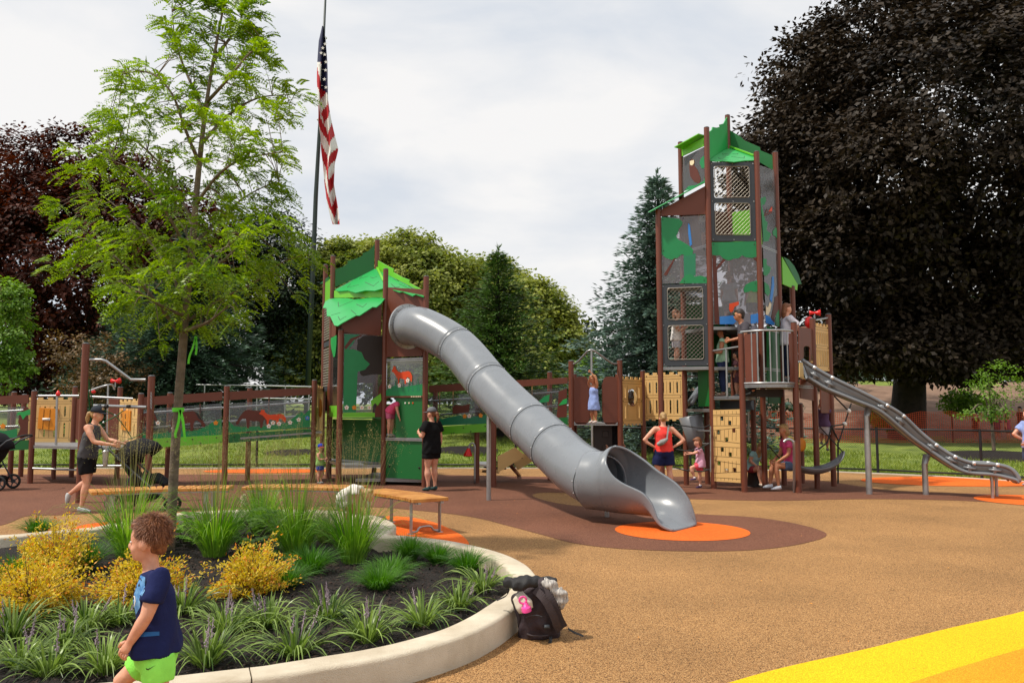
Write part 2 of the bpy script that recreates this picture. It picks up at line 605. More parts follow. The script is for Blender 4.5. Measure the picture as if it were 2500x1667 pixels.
# ================================================================ ground
EDGE = [(-60, 22.3), (-14, 22.3), (-4, 22.4), (3, 22.3), (7.8, 21.4), (10.0, 19.75), (11.3, 18.0), (14, 14.5), (30, 0), (60, -20)]
_ex, _ey = np.array([e[0] for e in EDGE]), np.array([e[1] for e in EDGE])
def edge_y(x):
    return np.interp(x, _ex, _ey)
def sst(x, a, b):
    t = np.clip((x - a) / (b - a), 0, 1)
    return t * t * (3 - 2 * t)
def ground_z(x, y):
    x, y = np.asarray(x, float), np.asarray(y, float)
    d = np.maximum(y - edge_y(x), 0)
    gl = np.where(d < 20, 0.068 * d, 1.36 + 0.02 * (d - 20))
    gl = np.minimum(gl, 2.6)
    d2 = np.maximum(y - 21.0, 0)
    g2 = np.where(d2 < 16.5, 0.02 * d2, np.where(d2 < 32, 0.33 + 0.2 * (d2 - 16.5), 3.43 + 0.012 * (d2 - 32)))
    g2 = np.minimum(g2, 5.0)
    w = sst(x, 4.5, 10.5)
    z = gl * (1 - w) + g2 * w
    return np.where(y < edge_y(x), -0.03, z)
def gz(x, y):
    return float(ground_z(x, y))

xs = np.concatenate([np.linspace(-500, -60, 12), np.linspace(-58, 58, 150), np.linspace(60, 500, 12)])
ys = np.concatenate([np.linspace(-60, 12, 10), np.linspace(13, 80, 135), np.linspace(85, 900, 20)])
gx, gy = np.meshgrid(xs, ys)
gzz = ground_z(gx, gy)
gzz = gzz + np.where(gy > edge_y(gx) + 0.5, 0.05 * np.sin(gx * 1.3 + gy * 0.7) * np.sin(gx * 0.37 - gy * 0.9), 0)
gv = np.stack([gx, gy, gzz], -1).reshape(-1, 3)
nx_, ny_ = len(xs), len(ys)
ii, jj = np.meshgrid(np.arange(nx_ - 1), np.arange(ny_ - 1))
q0 = (jj * nx_ + ii).ravel()
gf = np.stack([q0, q0 + 1, q0 + nx_ + 1, q0 + nx_], -1)
cx, cy = gv[gf].mean(1)[:, 0], gv[gf].mean(1)[:, 1]
dd_ = cy - edge_y(cx)
soil = (cx > 9.5 + np.sin(cy) * 0.8) & (cy > 37.2 + np.sin(cx * 1.7) * 0.8) & (cy < 53 + np.sin(cx) * 1.5)
g_o = npobj('ground', gv, gf[~soil], 'turf', smooth=True)
tag(g_o, 'green lawn rising gently behind the playground', kind='structure')
s_o = npobj('soil_slope', gv, gf[soil], 'bare_soil', smooth=True)
tag(s_o, 'bare brown soil slope behind the orange net', kind='structure')

def sheet(name, pts, z, m, label=None, th=None):
    b = MB()
    P2 = [(p[0], p[1]) for p in pts]
    tri = tessellate_polygon([[V((a, c, 0)) for a, c in P2]])
    fs = []
    for t in tri:
        a, b_, c = (P2[i] for i in t)
        ccw = (b_[0] - a[0]) * (c[1] - a[1]) - (b_[1] - a[1]) * (c[0] - a[0]) > 0
        fs.append(tuple(t) if ccw else tuple(reversed(t)))
    b.add([V((a, c, z)) for a, c in P2], fs)
    o = b.build(name, m)
    return tag(o, label, kind='structure')
def uvs(lst, z=0.0):
    return [gr(u, v, z) for u, v in lst]
def smooth2(pts, n=8):
    return spline([V((p[0], p[1], 0)) for p in pts], n, True)

sheet('play_surface', [(-60, -12), (40, -12)] + [(x, y - 0.02) for x, y in reversed(EDGE[:-2])] , 0.0, 'rubber_tan', 'tan speckled rubber safety surface of the playground')
# brown rubber: long band under both towers, with the tongue that swings round the slide exit
brown = [(0, 1283), (65, 1260), (150, 1257), (260, 1252), (450, 1244), (700, 1236), (911, 1238), (1008, 1245), (1106, 1255), (1178, 1267), (1243, 1284),
         (1323, 1305), (1402, 1326), (1514, 1339), (1657, 1345), (1810, 1344), (1912, 1335), (1984, 1321), (2017, 1308), (2004, 1295),
         (1938, 1277), (1836, 1262), (1708, 1255), (1560, 1247), (1430, 1237), (1345, 1225), (1300, 1210), (1330, 1202), (1430, 1206), (1560, 1214),
         (1688, 1218), (1800, 1221), (1912, 1222), (2116, 1218), (2320, 1221), (2500, 1231), (2650, 1244),
         (2650, 1216), (2420, 1206), (2200, 1199), (2100, 1187), (2000, 1173), (1860, 1166), (1700, 1163), (1500, 1164), (1300, 1163), (1000, 1158), (700, 1158), (400, 1158), (0, 1158), (-400, 1160), (-500, 1200), (-350, 1280), (-150, 1300)]
sheet('brown_rubber_band', smooth2(uvs(brown), 5), 0.004, 'rubber_brown', 'brown rubber band curling round the slide exits')
def disc(name, u, v, r, label, z=0.008, m='rubber_orange', n=40, sx=1.0, sy=1.0, rot=0.0):
    c = gr(u, v)
    pts = []
    for i in range(n):
        t = 2 * pi * i / n
        a, b = r * sx * math.cos(t), r * sy * math.sin(t)
        pts.append((c.x + a * math.cos(rot) - b * math.sin(rot), c.y + a * math.sin(rot) + b * math.cos(rot)))
    return sheet(name, pts, z, m, label)
disc('orange_disc', 1664, 1295.5, 0.86, 'orange rubber disc under the mouth of the grey tube slide')
disc('orange_disc', 2330, 1175, 2.0, 'large orange rubber patch beyond the open slide', sx=1.0, sy=0.62)
disc('orange_disc', 2530, 1222, 0.95, 'orange rubber disc at the foot of the open slide')
disc('orange_disc', 650, 1150, 1.6, 'orange rubber patch by the lawn behind the ramp', sx=1.0, sy=0.45)
disc('orange_disc', 1075, 1137, 0.6, 'small orange rubber patch behind the woman in black', sy=1.3)
sheet('orange_patch', smooth2(uvs([(935, 1264), (985, 1262), (1050, 1273), (1103, 1294), (1137, 1316), (1140, 1335), (1080, 1345), (1000, 1322), (940, 1300)]), 6), 0.008, 'rubber_orange', 'orange rubber patch under the curved bench')
sheet('orange_patch', smooth2(uvs([(170, 1297), (200, 1283), (250, 1276), (300, 1276), (290, 1300)]), 6), 0.008, 'rubber_orange', 'orange rubber patch beyond the planter kerb')
yel = [(2640, 1450), (2500, 1492), (2320, 1533), (2116, 1584), (1912, 1630), (1780, 1667), (1690, 1700), (1560, 1760)]
amb = [(2640, 1550), (2500, 1584), (2371, 1622), (2239, 1663), (2120, 1705), (2000, 1760)]
ysp, asp = spline(uvs(yel), 6), spline(uvs(amb), 6)
sheet('yellow_stripe', list(ysp) + [V((0.9, 0.6, 0)), V((3.2, 0.6, 0)), V((5.5, 2.5, 0))], 0.004, 'rubber_yellow', 'bright yellow rubber stripe across the near corner')
sheet('amber_patch', list(asp) + [V((1.6, 0.7, 0)), V((3.2, 0.7, 0)), V((5.0, 2.4, 0))], 0.008, 'rubber_amber', 'amber rubber patch inside the yellow stripe')
# pale edging strip between rubber and lawn
b = MB()
for (x0, y0), (x1, y1) in zip(EDGE[1:-1], EDGE[2:]):
    b.bar((x0, y0, 0.0), (x1, y1, 0.0), 0.10, 0.05)
tag(b.build('edge_kerb', 'kerb_pale'), 'pale concrete edging between rubber surface and lawn', kind='structure')

# lawn blades (uncountable)
N = 60000
bx = nrg.uniform(-15, 19, N)
by = edge_y(bx) + 0.15 + nrg.random(N) ** 1.6 * 12
N = len(bx)
bz = ground_z(bx, by)
h = nrg.uniform(0.04, 0.11, N)
a = nrg.uniform(0, 2 * pi, N)
w = nrg.uniform(0.006, 0.013, N) * 1.6
lx, ly = nrg.normal(0, 0.035, N), nrg.normal(0, 0.035, N)
base = np.stack([bx, by, bz], -1)
off = np.stack([np.cos(a) * w, np.sin(a) * w, np.zeros(N)], -1)
v3 = np.stack([base - off, base + off, base + np.stack([lx, ly, h], -1)], 1).reshape(-1, 3)
lg = npobj('lawn_grass', v3, np.arange(3 * N).reshape(-1, 3), 'blade_turf')
tag(lg, 'short sunlit grass of the lawn behind the fence', 'grass', kind='stuff')

# mulch rings on the lawn
def mound(name, c, r, h, label, m='mulch'):
    b = MB()
    n, k = 28, 5
    vs, fs = [V((c[0], c[1], gz(c[0], c[1]) + h))], []
    for i in range(1, k + 1):
        for j in range(n):
            t = 2 * pi * j / n
            rr = r * i / k * (1 + 0.08 * math.sin(3 * t + c[0]) + 0.05 * math.sin(7 * t))
            x, y = c[0] + rr * math.cos(t), c[1] + rr * math.sin(t)
            vs.append(V((x, y, gz(x, y) + h * (1 - (i / k) ** 2) - (0.02 if i == k else 0) + rnd.uniform(-.01, .01))))
    for j in range(n):
        fs.append((0, 1 + j, 1 + (j + 1) % n))
    for i in range(k - 1):
        for j in range(n):
            a, b2 = 1 + i * n + j, 1 + i * n + (j + 1) % n
            fs.append((a, a + n, b2 + n, b2))
    b.add(vs, fs)
    return tag(b.build(name, m, smooth=True), label, kind='structure')
mound('mulch_ring', (-1.6, 26.5), 1.3, 0.10, 'dark mulch ring on the lawn behind the slide')
mound('mulch_ring', (15.7, 26.3), 2.3, 0.14, 'dark mulch ring round the young tree')
mound('mulch_ring', (-6.9, 26.0), 0.9, 0.08, 'dark mulch patch on the lawn behind the ramp')

# ================================================================ planter
KH = 0.18          # kerb height
outer_px = [(1318, 1425), (1312, 1407), (1280, 1374), (1214, 1345), (1106, 1320), (998, 1307), (948, 1304)]
lobe_px = [(962, 1290), (966, 1280), (947, 1268), (907, 1256), (831, 1247), (745, 1243), (600, 1243), (450, 1250), (330, 1266), (238, 1284), (167, 1291), (66, 1300), (0, 1305)]
front_px = [(600, 1656), (708, 1641), (817, 1623), (925, 1605), (1034, 1580), (1142, 1546), (1214, 1511), (1261, 1479), (1300, 1450)]
kerb_pts = [gr(u, v, KH) for u, v in outer_px + lobe_px]
kerb_pts += [V((-7.2, 8.6, KH)), V((-8.0, 6.9, KH)), V((-7.2, 5.2, KH)), V((-5.4, 4.35, KH)), V((-3.4, 4.02, KH)), V((-2.2, 4.06, KH))]
kerb_pts += [gr(u, v, KH) for u, v in front_px]
kc = spline(kerb_pts, 8, True)
# even spacing
def resample(pts, step, closed=True):
    P_ = [V(p) for p in pts] + ([V(pts[0])] if closed else [])
    out, acc = [P_[0]], 0.0
    for i in range(len(P_) - 1):
        a, b_ = P_[i], P_[i + 1]
        L = (b_ - a).length
        while acc + L >= step:
            t = (step - acc) / L
            a = a.lerp(b_, t)
            out.append(a.copy())
            L = (b_ - a).length
            acc = 0
        acc += L
    return out
kc = resample(kc, 0.06)
nk = len(kc)
area = sum(kc[i].x * kc[(i + 1) % nk].y - kc[(i + 1) % nk].x * kc[i].y for i in range(nk))
sgn = 1 if area > 0 else -1
KW = 0.21
inn = []
nor = []
for i in range(nk):
    t = (kc[(i + 1) % nk] - kc[i - 1]).normalized()
    nrm = V((-t.y, t.x, 0)) * sgn
    nor.append(nrm)
planter = thing('planter_kerb', (-3.2, 7.0, 0), 'low curved concrete kerb wall around the planting bed', 'planter')
planter['kind'] = 'thing'
prof = [(0.0, -0.03), (-0.004, KH - 0.022), (0.006, KH - 0.006), (0.022, KH), (KW - 0.022, KH), (KW - 0.006, KH - 0.006), (KW, KH - 0.022), (KW, -0.05)]
def idx_near(p):
    return min(range(nk), key=lambda i: (kc[i].xy - p.xy).length)
cuts = sorted({idx_near(gr(612, 1654, KH)), idx_near(gr(1106, 1320, KH)), idx_near(gr(960, 1279, KH)), idx_near(gr(238, 1284, KH)), idx_near(V((-7.9, 6.9, 0)))})
for ci, c0 in enumerate(cuts):
    c1 = cuts[(ci + 1) % len(cuts)]
    ids = [(c0 + k) % nk for k in range(((c1 - c0) % nk) + 1)]
    b = MB()
    vs, fs = [], []
    m = len(prof)
    for q, i in enumerate(ids):
        p = kc[i].copy()
        if q == 0:
            p = p + (kc[ids[1]] - p).normalized() * 0.004
        if q == len(ids) - 1:
            p = p + (kc[ids[-2]] - p).normalized() * 0.004
        for (a_, z_) in prof:
            vs.append(V((p.x, p.y, 0)) + nor[i] * a_ + V((0, 0, z_)))
    for q in range(len(ids) - 1):
        for k in range(m - 1):
            f = (q * m + k, (q + 1) * m + k, (q + 1) * m + k + 1, q * m + k + 1)
            fs.append(f if sgn > 0 else tuple(reversed(f)))
    fs.append(tuple(range(m)) if sgn < 0 else tuple(reversed(range(m))))
    L = (len(ids) - 1) * m
    fs.append(tuple(range(L, L + m)) if sgn > 0 else tuple(reversed(range(L, L + m))))
    b.add(vs, fs)
    b.build('kerb_segment', 'concrete', planter, smooth=True, autosmooth=50)
inn = [kc[i] + nor[i] * (KW - 0.01) for i in range(nk)]
def in_poly(x, y, poly):
    c = False
    n = len(poly)
    j = n - 1
    for i in range(n):
        a, b_ = poly[i], poly[j]
        if (a.y > y) != (b_.y > y) and x < (b_.x - a.x) * (y - a.y) / (b_.y - a.y) + a.x:
            c = not c
        j = i
    return c
inn_c = inn[::4]
def mulch_z(x, y):
    return 0.055 + 0.03 * math.sin(x * 1.1 + 0.4) * math.sin(y * 0.8) + 0.02 * mnoise.noise(V((x * 2.1, y * 2.1, 0)))
# mulch surface as a fine grid clipped to the bed
b = MB()
step = 0.09
x0, x1 = min(p.x for p in inn), max(p.x for p in inn)
y0, y1 = min(p.y for p in inn), max(p.y for p in inn)
nx, ny = int((x1 - x0) / step) + 2, int((y1 - y0) / step) + 2
vid = {}
inside = {}
for j in range(ny):
    for i in range(nx):
        x, y = x0 + i * step, y0 + j * step
        inside[i, j] = in_poly(x, y, inn_c)
for j in range(ny - 1):
    for i in range(nx - 1):
        if inside[i, j] or inside[i + 1, j] or inside[i, j + 1] or inside[i + 1, j + 1]:
            q = []
            for (a, c) in ((i, j), (i + 1, j), (i + 1, j + 1), (i, j + 1)):
                if (a, c) not in vid:
                    x, y = x0 + a * step, y0 + c * step
                    vid[a, c] = len(b.v)
                    b.v.append(V((x, y, mulch_z(x, y) + rnd.uniform(-0.012, 0.012))))
                q.append(vid[a, c])
            b.f.append(q)
            b.m.append(0)
tag(b.build('mulch_bed', 'mulch', smooth=True), 'black bark mulch filling the planter', kind='structure')
# loose bark chips
pts = []
while len(pts) < 9000:
    x, y = rnd.uniform(-4.2, x1), rnd.uniform(y0, min(y1, 10.8))
    if abs(x) < y * 0.72 and in_poly(x, y, inn_c):
        pts.append((x, y, mulch_z(x, y)))
P_ = np.array(pts)
n = len(P_)
L_, W_, H_ = nrg.uniform(0.008, 0.03, n), nrg.uniform(0.004, 0.011, n), nrg.uniform(0.003, 0.009, n)
an, ti = nrg.uniform(0, 2 * pi, n), nrg.normal(0, 0.4, n)
ux = np.stack([np.cos(an) * np.cos(ti), np.sin(an) * np.cos(ti), np.sin(ti)], -1) * L_[:, None]
uy = np.stack([-np.sin(an), np.cos(an), np.zeros(n)], -1) * W_[:, None]
uz = np.cross(ux / L_[:, None], uy / W_[:, None]) * H_[:, None]
P_[:, 2] += 0.008
cor = np.stack([P_ - ux, P_ - uy, P_ + ux, P_ + uy, P_ + uz * 1.5], 1).reshape(-1, 3)
k = np.arange(n)[:, None] * 5
fc = np.concatenate([k + np.array([[0, 1, 4]]), k + np.array([[1, 2, 4]]), k + np.array([[2, 3, 4]]), k + np.array([[3, 0, 4]])])
tag(npobj('bark_chips', cor, fc, 'bark_chip'), 'scattered dark bark chips on the planter bed', 'mulch', kind='stuff')
# ================================================================ play structure tools
PR = 0.057
class Wall:
    """upright plane through two points; (s, z) coordinates along it, normal towards the camera side"""
    def __init__(s, A, B, off=0.0):
        A, B = V((A[0], A[1], 0)), V((B[0], B[1], 0))
        s.ux = (B - A).normalized()
        s.n = s.ux.cross(Z)
        s.o = A + s.n * off
        s.L = (B - A).length
    def loc(s, u, v):
        d = ray(u, v)
        c = V((0, 0, CAM_H))
        t = (s.o - c).dot(s.n) / d.dot(s.n)
        p = c + d * t
        return ((p - s.o).dot(s.ux), p.z)
    def z(s, v, f=0.5):
        p = s.o + s.ux * (s.L * f)
        return hgt(v, p.y)
    def pt(s, a, z, off=0.0):
        return s.o + s.ux * a + V((0, 0, z)) + s.n * off
    def off(s, d):
        w = Wall.__new__(Wall)
        w.ux, w.n, w.L = s.ux, s.n, s.L
        w.o = s.o + s.n * d
        return w
def rect(a0, a1, z0, z1):
    return [(a0, z0), (a1, z0), (a1, z1), (a0, z1)]
def rrect(a0, a1, z0, z1, r, n=4):
    out = []
    for (cx_, cz_, t0) in ((a1 - r, z0 + r, -90), (a1 - r, z1 - r, 0), (a0 + r, z1 - r, 90), (a0 + r, z0 + r, 180)):
        for k in range(n + 1):
            t = R_(t0 + 90 * k / n)
            out.append((cx_ + r * math.cos(t), cz_ + r * math.sin(t)))
    return out
def pan(parent, name, W, loops, th=0.02, m='panel_brown', off=0.0, bevel=0.0, label=None):
    b = MB()
    b.prism(loops, W.o + W.n * (off - th / 2), W.ux, Z, th)
    o = b.build(name, m, parent, bevel=bevel)
    if label:
        o['label'] = label
    return o
def panpx(parent, name, W, px, th=0.02, m='panel_brown', off=0.0, bevel=0.0, label=None):
    Wo = W.off(off)
    return pan(parent, name, Wo, [Wo.loc(u, v) for u, v in px], th, m, 0.0, bevel, label)
_postmesh = {}
def post(parent, p, ztop, r=PR, name='post', m='post_brown', cap='cap_grey'):
    b = MB()
    b.tube([(p[0], p[1], -0.02), (p[0], p[1], ztop)], r, 16)
    o = b.build(name, m, parent, smooth=True, autosmooth=40)
    b = MB()
    b.loft([(p[0], p[1], ztop + 0.001), (p[0], p[1], ztop + 0.014), (p[0], p[1], ztop + 0.024)], [(r * 1.02, r * 1.02), (r * 0.95, r * 0.95), (r * 0.6, r * 0.6)], 16)
    c = b.build('post_cap', cap, None, smooth=True)
    c.parent = o
    c.matrix_parent_inverse = o.matrix_parent_inverse.copy()
    c.matrix_parent_inverse = Matrix.Identity(4)
    # o's own verts are in world space shifted by its parent's inverse; keep the cap in the same space
    return o
def sub(o, p):
    """attach a mesh built in world space below a part that was built in world space"""
    o.parent = p
    o.matrix_parent_inverse = Matrix.Identity(4)
    return o
def pipe(parent, pts, r=0.02, m='steel_galv', name='handrail', n=8):
    b = MB()
    b.tube(pts, r, n)
    return b.build(name, m, parent, smooth=True, autosmooth=50)
def small(o):
    """bits too small to pick apart, joined into one part"""
    o['kind'] = 'stuff'
    return o
def bolts(parent_part, W, sz, m='bolt_dark', off=0.012, r=0.013):
    b = MB()
    for a, z in sz:
        p = W.pt(a, z, off)
        b.loft([p, p + W.n * 0.010, p + W.n * 0.014], [(r, r), (r * .85, r * .85), (r * .4, r * .4)], 6)
    return small(sub(b.build('bolts', m), parent_part))
def castle(parent, W, a0, a1, z0, z1, slots=3, rows=2, bub=False, th=0.022, off=0.0, both=True):
    """tan panel with battlements, board joints and window slots"""
    w, h = a1 - a0, z1 - z0
    cr = min(0.05, h * 0.05)
    nm = 5
    pts = [(a0, z0)]
    seg = w / (2 * nm + 1)
    if both:
        for k in range(2 * nm + 1):
            lo = z0 if k % 2 == 0 else z0 + cr * 0.7
            pts += [(a0 + k * seg, lo), (a0 + (k + 1) * seg, lo)]
        pts = pts[1:]
    else:
        pts.append((a1, z0))
    seg2 = w / 9
    for k in range(9):
        hi = z1 if k % 2 == 0 else z1 - cr
        pts += [(a1 - k * seg2, hi), (a1 - (k + 1) * seg2, hi)]
    q = []
    for p in pts:
        if not q or (abs(p[0] - q[-1][0]) + abs(p[1] - q[-1][1])) > 1e-5:
            q.append(p)
    loops = [q]
    zr = [(z0 + h * (0.12 if both else 0.08), z0 + h * 0.46), (z0 + h * 0.54, z0 + h * 0.83)][:rows]
    for (s0, s1) in zr:
        for k in range(slots):
            c = a0 + w * (k + 0.75) / (slots + 0.5)
            if bub and abs(c - (a0 + a1) / 2) < w * 0.24:
                continue
            loops.append(rrect(c - w * 0.022, c + w * 0.022, s0 + h * 0.03, s1 - h * 0.03, w * 0.018, 2))
    if bub:
        loops.append(rrect((a0 + a1) / 2 - w * 0.19, (a0 + a1) / 2 + w * 0.19, z0 + h * 0.40, z0 + h * 0.74, w * 0.09, 4))
    o = pan(parent, 'castle_panel', W, loops, th, 'castle_tan', off)
    b = MB()
    fo = off + th / 2 + 0.001
    t = 0.006
    for zz in (z0 + h * 0.10, z0 + h * 0.475, z0 + h * 0.53, z0 + h * 0.86, z0 + h * 0.91):
        b.box(W.pt((a0 + a1) / 2, zz, fo), (w - 0.004, t, 0.002), W.ux, Z, W.n)
    for (s0, s1) in zr:
        for k in range(slots + 1):
            c = a0 + w * (k + 0.25) / (slots + 0.5)
            if bub and abs(c - (a0 + a1) / 2) < w * 0.2:
                continue
            b.box(W.pt(c, (s0 + s1) / 2, fo), (t, (s1 - s0) * 0.9, 0.002), W.ux, Z, W.n)
    small(sub(b.build('board_joints', 'groove_tan'), o))
    bolts(o, W, [(a0 + 0.05, z0 + h * .06), (a1 - 0.05, z0 + h * .06), (a0 + 0.05, z1 - h * .07), (a1 - 0.05, z1 - h * .07), (a0 + .05, z0 + h * .5), (a1 - .05, z0 + h * .5)], off=off + th / 2)
    if bub:
        b = MB()
        c = W.pt((a0 + a1) / 2, z0 + h * 0.57, off)
        M = Matrix((W.ux, W.n, Z)).transposed()
        b.ell(c, (w * 0.205, w * 0.13, h * 0.19), 16, 10, M)
        sub(b.build('bubble_window', MATS['acrylic_dark'], None, smooth=True), o)
    return o
clear_mat('acrylic_dark', (0.45, 0.36, 0.28), 0.15, (0.2, 0.12, 0.08))
def mesh_window(parent, W, a0, a1, z0, z1, holes, dens=0.084):
    """slate frame with rounded openings closed by a diagonal wire lattice"""
    loops = [rect(a0, a1, z0, z1)] + [rrect(*hl, 0.05, 4) for hl in holes]
    fr = pan(parent, 'window_frame', W, loops, 0.03, 'frame_slate')
    bo = [(a, z) for a in (a0 + .03, (a0 + a1) / 2, a1 - .03) for z in (z0 + .03, z1 - .03, (z0 + z1) / 2)]
    bolts(fr, W, bo, 'bolt_metal', 0.015, 0.009)
    for (h0, h1, g0, g1) in holes:
        b = MB()
        lp = rrect(h0 + .015, h1 - .015, g0 + .015, g1 - .015, 0.05, 4)
        lp3 = [W.pt(a, z, 0.02) for a, z in lp]
        b.tube(lp3 + [lp3[0]], 0.008, 6, mi=0)
        A0, A1, G0, G1 = h0 + .02, h1 - .02, g0 + .02, g1 - .02
        for sg in (1, -1):
            k = -int((G1 - G0) / dens) - 2
            while k * dens < (A1 - A0) + (G1 - G0):
                pts = []
                # line a = A0 + k*dens + sg*(z-G0)
                c = k * dens if sg > 0 else k * dens
                za, zb = G0, G1
                if sg > 0:
                    f = lambda z: A0 + c + (z - G0)
                else:
                    f = lambda z: A0 + c + (G1 - z)
                # clip
                lo, hi = za, zb
                if sg > 0:
                    lo = max(lo, G0 + (0 - c))
                    hi = min(hi, G0 + (A1 - A0 - c))
                else:
                    hi = min(hi, G1 - (0 - c))
                    lo = max(lo, G1 - (A1 - A0 - c))
                if hi - lo > 0.01:
                    b.tube([W.pt(f(lo), lo, 0.02 + 0.004 * sg), W.pt(f(hi), hi, 0.02 + 0.004 * sg)], 0.003, 4, False)
                k += 1
        small(sub(b.build('wire_lattice', 'wire_pale'), fr))
    return fr
def plane_from(p, q, r):
    n = (q - p).cross(r - p).normalized()
    return p, n
def onplane(pl, u, v):
    d = ray(u, v)
    c = V((0, 0, CAM_H))
    t = (pl[0] - c).dot(pl[1]) / d.dot(pl[1])
    return c + d * t
def leafpx(parent, name, pl, px, th, m, marks=(), mw=0.012):
    """leaf-shaped sheet lying in a sloping plane, with engraved vein marks"""
    n = pl[1] if pl[1].dot(V((0, -1, 0.3))) > 0 else -pl[1]
    P3 = [onplane(pl, u, v) for u, v in px]
    ux = (P3[1] - P3[0]).normalized()
    ux = (ux - n * ux.dot(n)).normalized()
    uy = n.cross(ux)
    o = P3[0]
    loc = [((p - o).dot(ux), (p - o).dot(uy)) for p in P3]
    b = MB()
    b.prism(loc, o - n * th / 2, ux, uy, th)
    ob = b.build(name, m, parent)
    if marks:
        b = MB()
        for ml in marks:
            pts = [onplane(pl, u, v) + n * (th / 2 + 0.001) for u, v in ml]
            for p, q in zip(pts, pts[1:]):
                b.bar(p, q, mw, 0.004, n)
        small(sub(b.build('vein_slots', 'groove'), ob))
    return ob
def c1(x, y):      # close-up of the small tower roof -> photo position
    return (760 + x / 6.819, 560 + y / 6.819)
def flower(parent, W, a, z, r, off, petals='print_white', core='panel_orange'):
    b = MB()
    for k in range(5):
        t = 2 * pi * k / 5 + 0.3
        c = (a + r * 0.6 * math.cos(t), z + r * 0.6 * math.sin(t))
        b.prism([(c[0] + r * .42 * math.cos(q * pi / 3), c[1] + r * .42 * math.sin(q * pi / 3)) for q in range(6)], W.o + W.n * off, W.ux, Z, 0.002 + 0.0004 * k)
    b.prism([(a + r * .3 * math.cos(q * pi / 3), z + r * .3 * math.sin(q * pi / 3)) for q in range(6)], W.o + W.n * off, W.ux, Z, 0.006, mi=1)
    return b.build('flower_print', [petals, core], parent)
def blades(parent, W, a0, a1, z0, hmin, hmax, n, m, off, seed=1):
    rr = random.Random(seed)
    b = MB()
    for k in range(n):
        a = rr.uniform(a0, a1)
        h_ = rr.uniform(hmin, hmax)
        w_ = rr.uniform(.008, .02)
        l_ = rr.uniform(-.06, .06)
        b.prism([(a - w_, z0), (a + w_, z0), (a + l_, z0 + h_)], W.o + W.n * off, W.ux, Z, 0.002 + 0.0001 * k)
    return small(b.build('grass_print', m, parent))
FOX = [(0, .62), (.06, .70), (.10, .88), (.14, .80), (.19, .86), (.22, .70), (.30, .60), (.42, .55), (.62, .58), (.80, .60), (.90, .55), (1.0, .34), (.97, .10), (.90, .16), (.84, .30), (.74, .34), (.72, .18),
       (.70, .02), (.64, .02), (.63, .22), (.50, .26), (.40, .30), (.37, .20), (.36, .0), (.30, .0), (.29, .24), (.22, .38), (.14, .52), (.08, .56)]
HORSE = [(.0, .35), (.03, .70), (.10, .86), (.25, .94), (.45, .93), (.62, .98), (.74, .90), (.84, .70), (.93, .46), (1.0, .30), (.97, .18), (.90, .22), (.86, .40), (.76, .52), (.68, .50), (.65, .30), (.64, .0), (.57, .0), (.55, .40),
         (.40, .36), (.28, .38), (.22, .30), (.21, .0), (.14, .0), (.12, .36), (.06, .45), (.04, .30), (.0, .12)]
def printshape(parent, name, W, shp, a, z, w, h, m, off, flip=False, th=0.003):
    pts = [(a + (w * (1 - x) if flip else w * x), z + h * y) for x, y in shp]
    if flip:
        pts = list(reversed(pts))
    return pan(parent, name, W, pts, th, m, off)
def blob(a, z, w, h, n=22, amp=0.12, k=7, ph=0.0):
    return [(a + w * math.cos(2 * pi * i / n) * (1 + amp * math.sin(k * 2 * pi * i / n + ph)), z + h * math.sin(2 * pi * i / n) * (1 + amp * math.sin(k * 2 * pi * i / n + ph))) for i in range(n)]

# ================================================================ small tower with the tube slide
T1, T2, T3, T4, T5, T6 = gr(785, 1160), gr(803, 1168), gr(826, 1187), gr(935, 1183), gr(1036, 1189), gr(913, 1166)
tw = thing('play_tower', V((T4.x, T4.y, 0)), 'short brown and green play tower with leaf roof, start of the tube slide', 'play tower')
for p, vt in ((T1, 648), (T2, 626), (T4, 658), (T5, 676), (T6, 587)):
    post(tw, p, hgt(vt, p.y))
post(tw, T3, hgt(806, T3.y), 0.06)
W34, W45, W24, W23, W12, W26, W65 = Wall(T3, T4), Wall(T4, T5), Wall(T2, T4), Wall(T2, T3), Wall(T1, T2), Wall(T2, T6), Wall(T6, T5)
# upper brown panels
panpx(tw, 'wall_panel', W34, [(833, 811), (930, 820), (932, 730), (836, 790)], 0.02)
panpx(tw, 'wall_panel', W45, [(942, 872), (1032, 869), (1036, 706), (948, 702)], 0.02)
panpx(tw, 'wall_panel', W23, [(806, 822), (820, 822), (822, 790), (806, 786)], 0.02)
# clear printed panels
z0, z1 = W34.z(1018), W34.z(816)
o = pan(tw, 'clear_panel', W34, rect(0.06, W34.L - 0.06, z0, z1), 0.012, 'acrylic')
x_ = W34.L
sub(pan(None, 'tree_print', W34, [(.07, z0 + .1), (.34, z0 + .1), (.36, z0 + .95), (.52, z0 + 1.0), (.62, z0 + 1.12), (.5, z0 + 1.22), (.44, z0 + 1.36), (.28, z0 + 1.42), (.07, z0 + 1.42)], 0.003, 'print_green', 0.01), o)
sub(pan(None, 'branch_print', W34, [(.07, z1 - .28), (.20, z1 - .10), (.40, z1 - .02), (.46, z1 - .02), (.26, z1 - .14), (.10, z1 - .34)], 0.003, 'print_horse', 0.012), o)
sub(pan(None, 'crown_print', W34, [(.07, z1 - .2), (.07, z1 - .01), (.4, z1 - .01), (.3, z1 - .12), (.24, z1 - .24), (.12, z1 - .36), (.07, z1 - .36)], 0.003, 'print_teal', 0.0085), o)
sub(pan(None, 'bear_print', W34, [(.42, z0 + .9), (.50, z0 + .86), (.66, z0 + .9), (.92, z0 + .9), (.92, z1 - .03), (.48, z1 - .03), (.36, z1 - .12), (.34, z1 - .3), (.40, z1 - .5)], 0.003, 'print_mane', 0.0085), o)
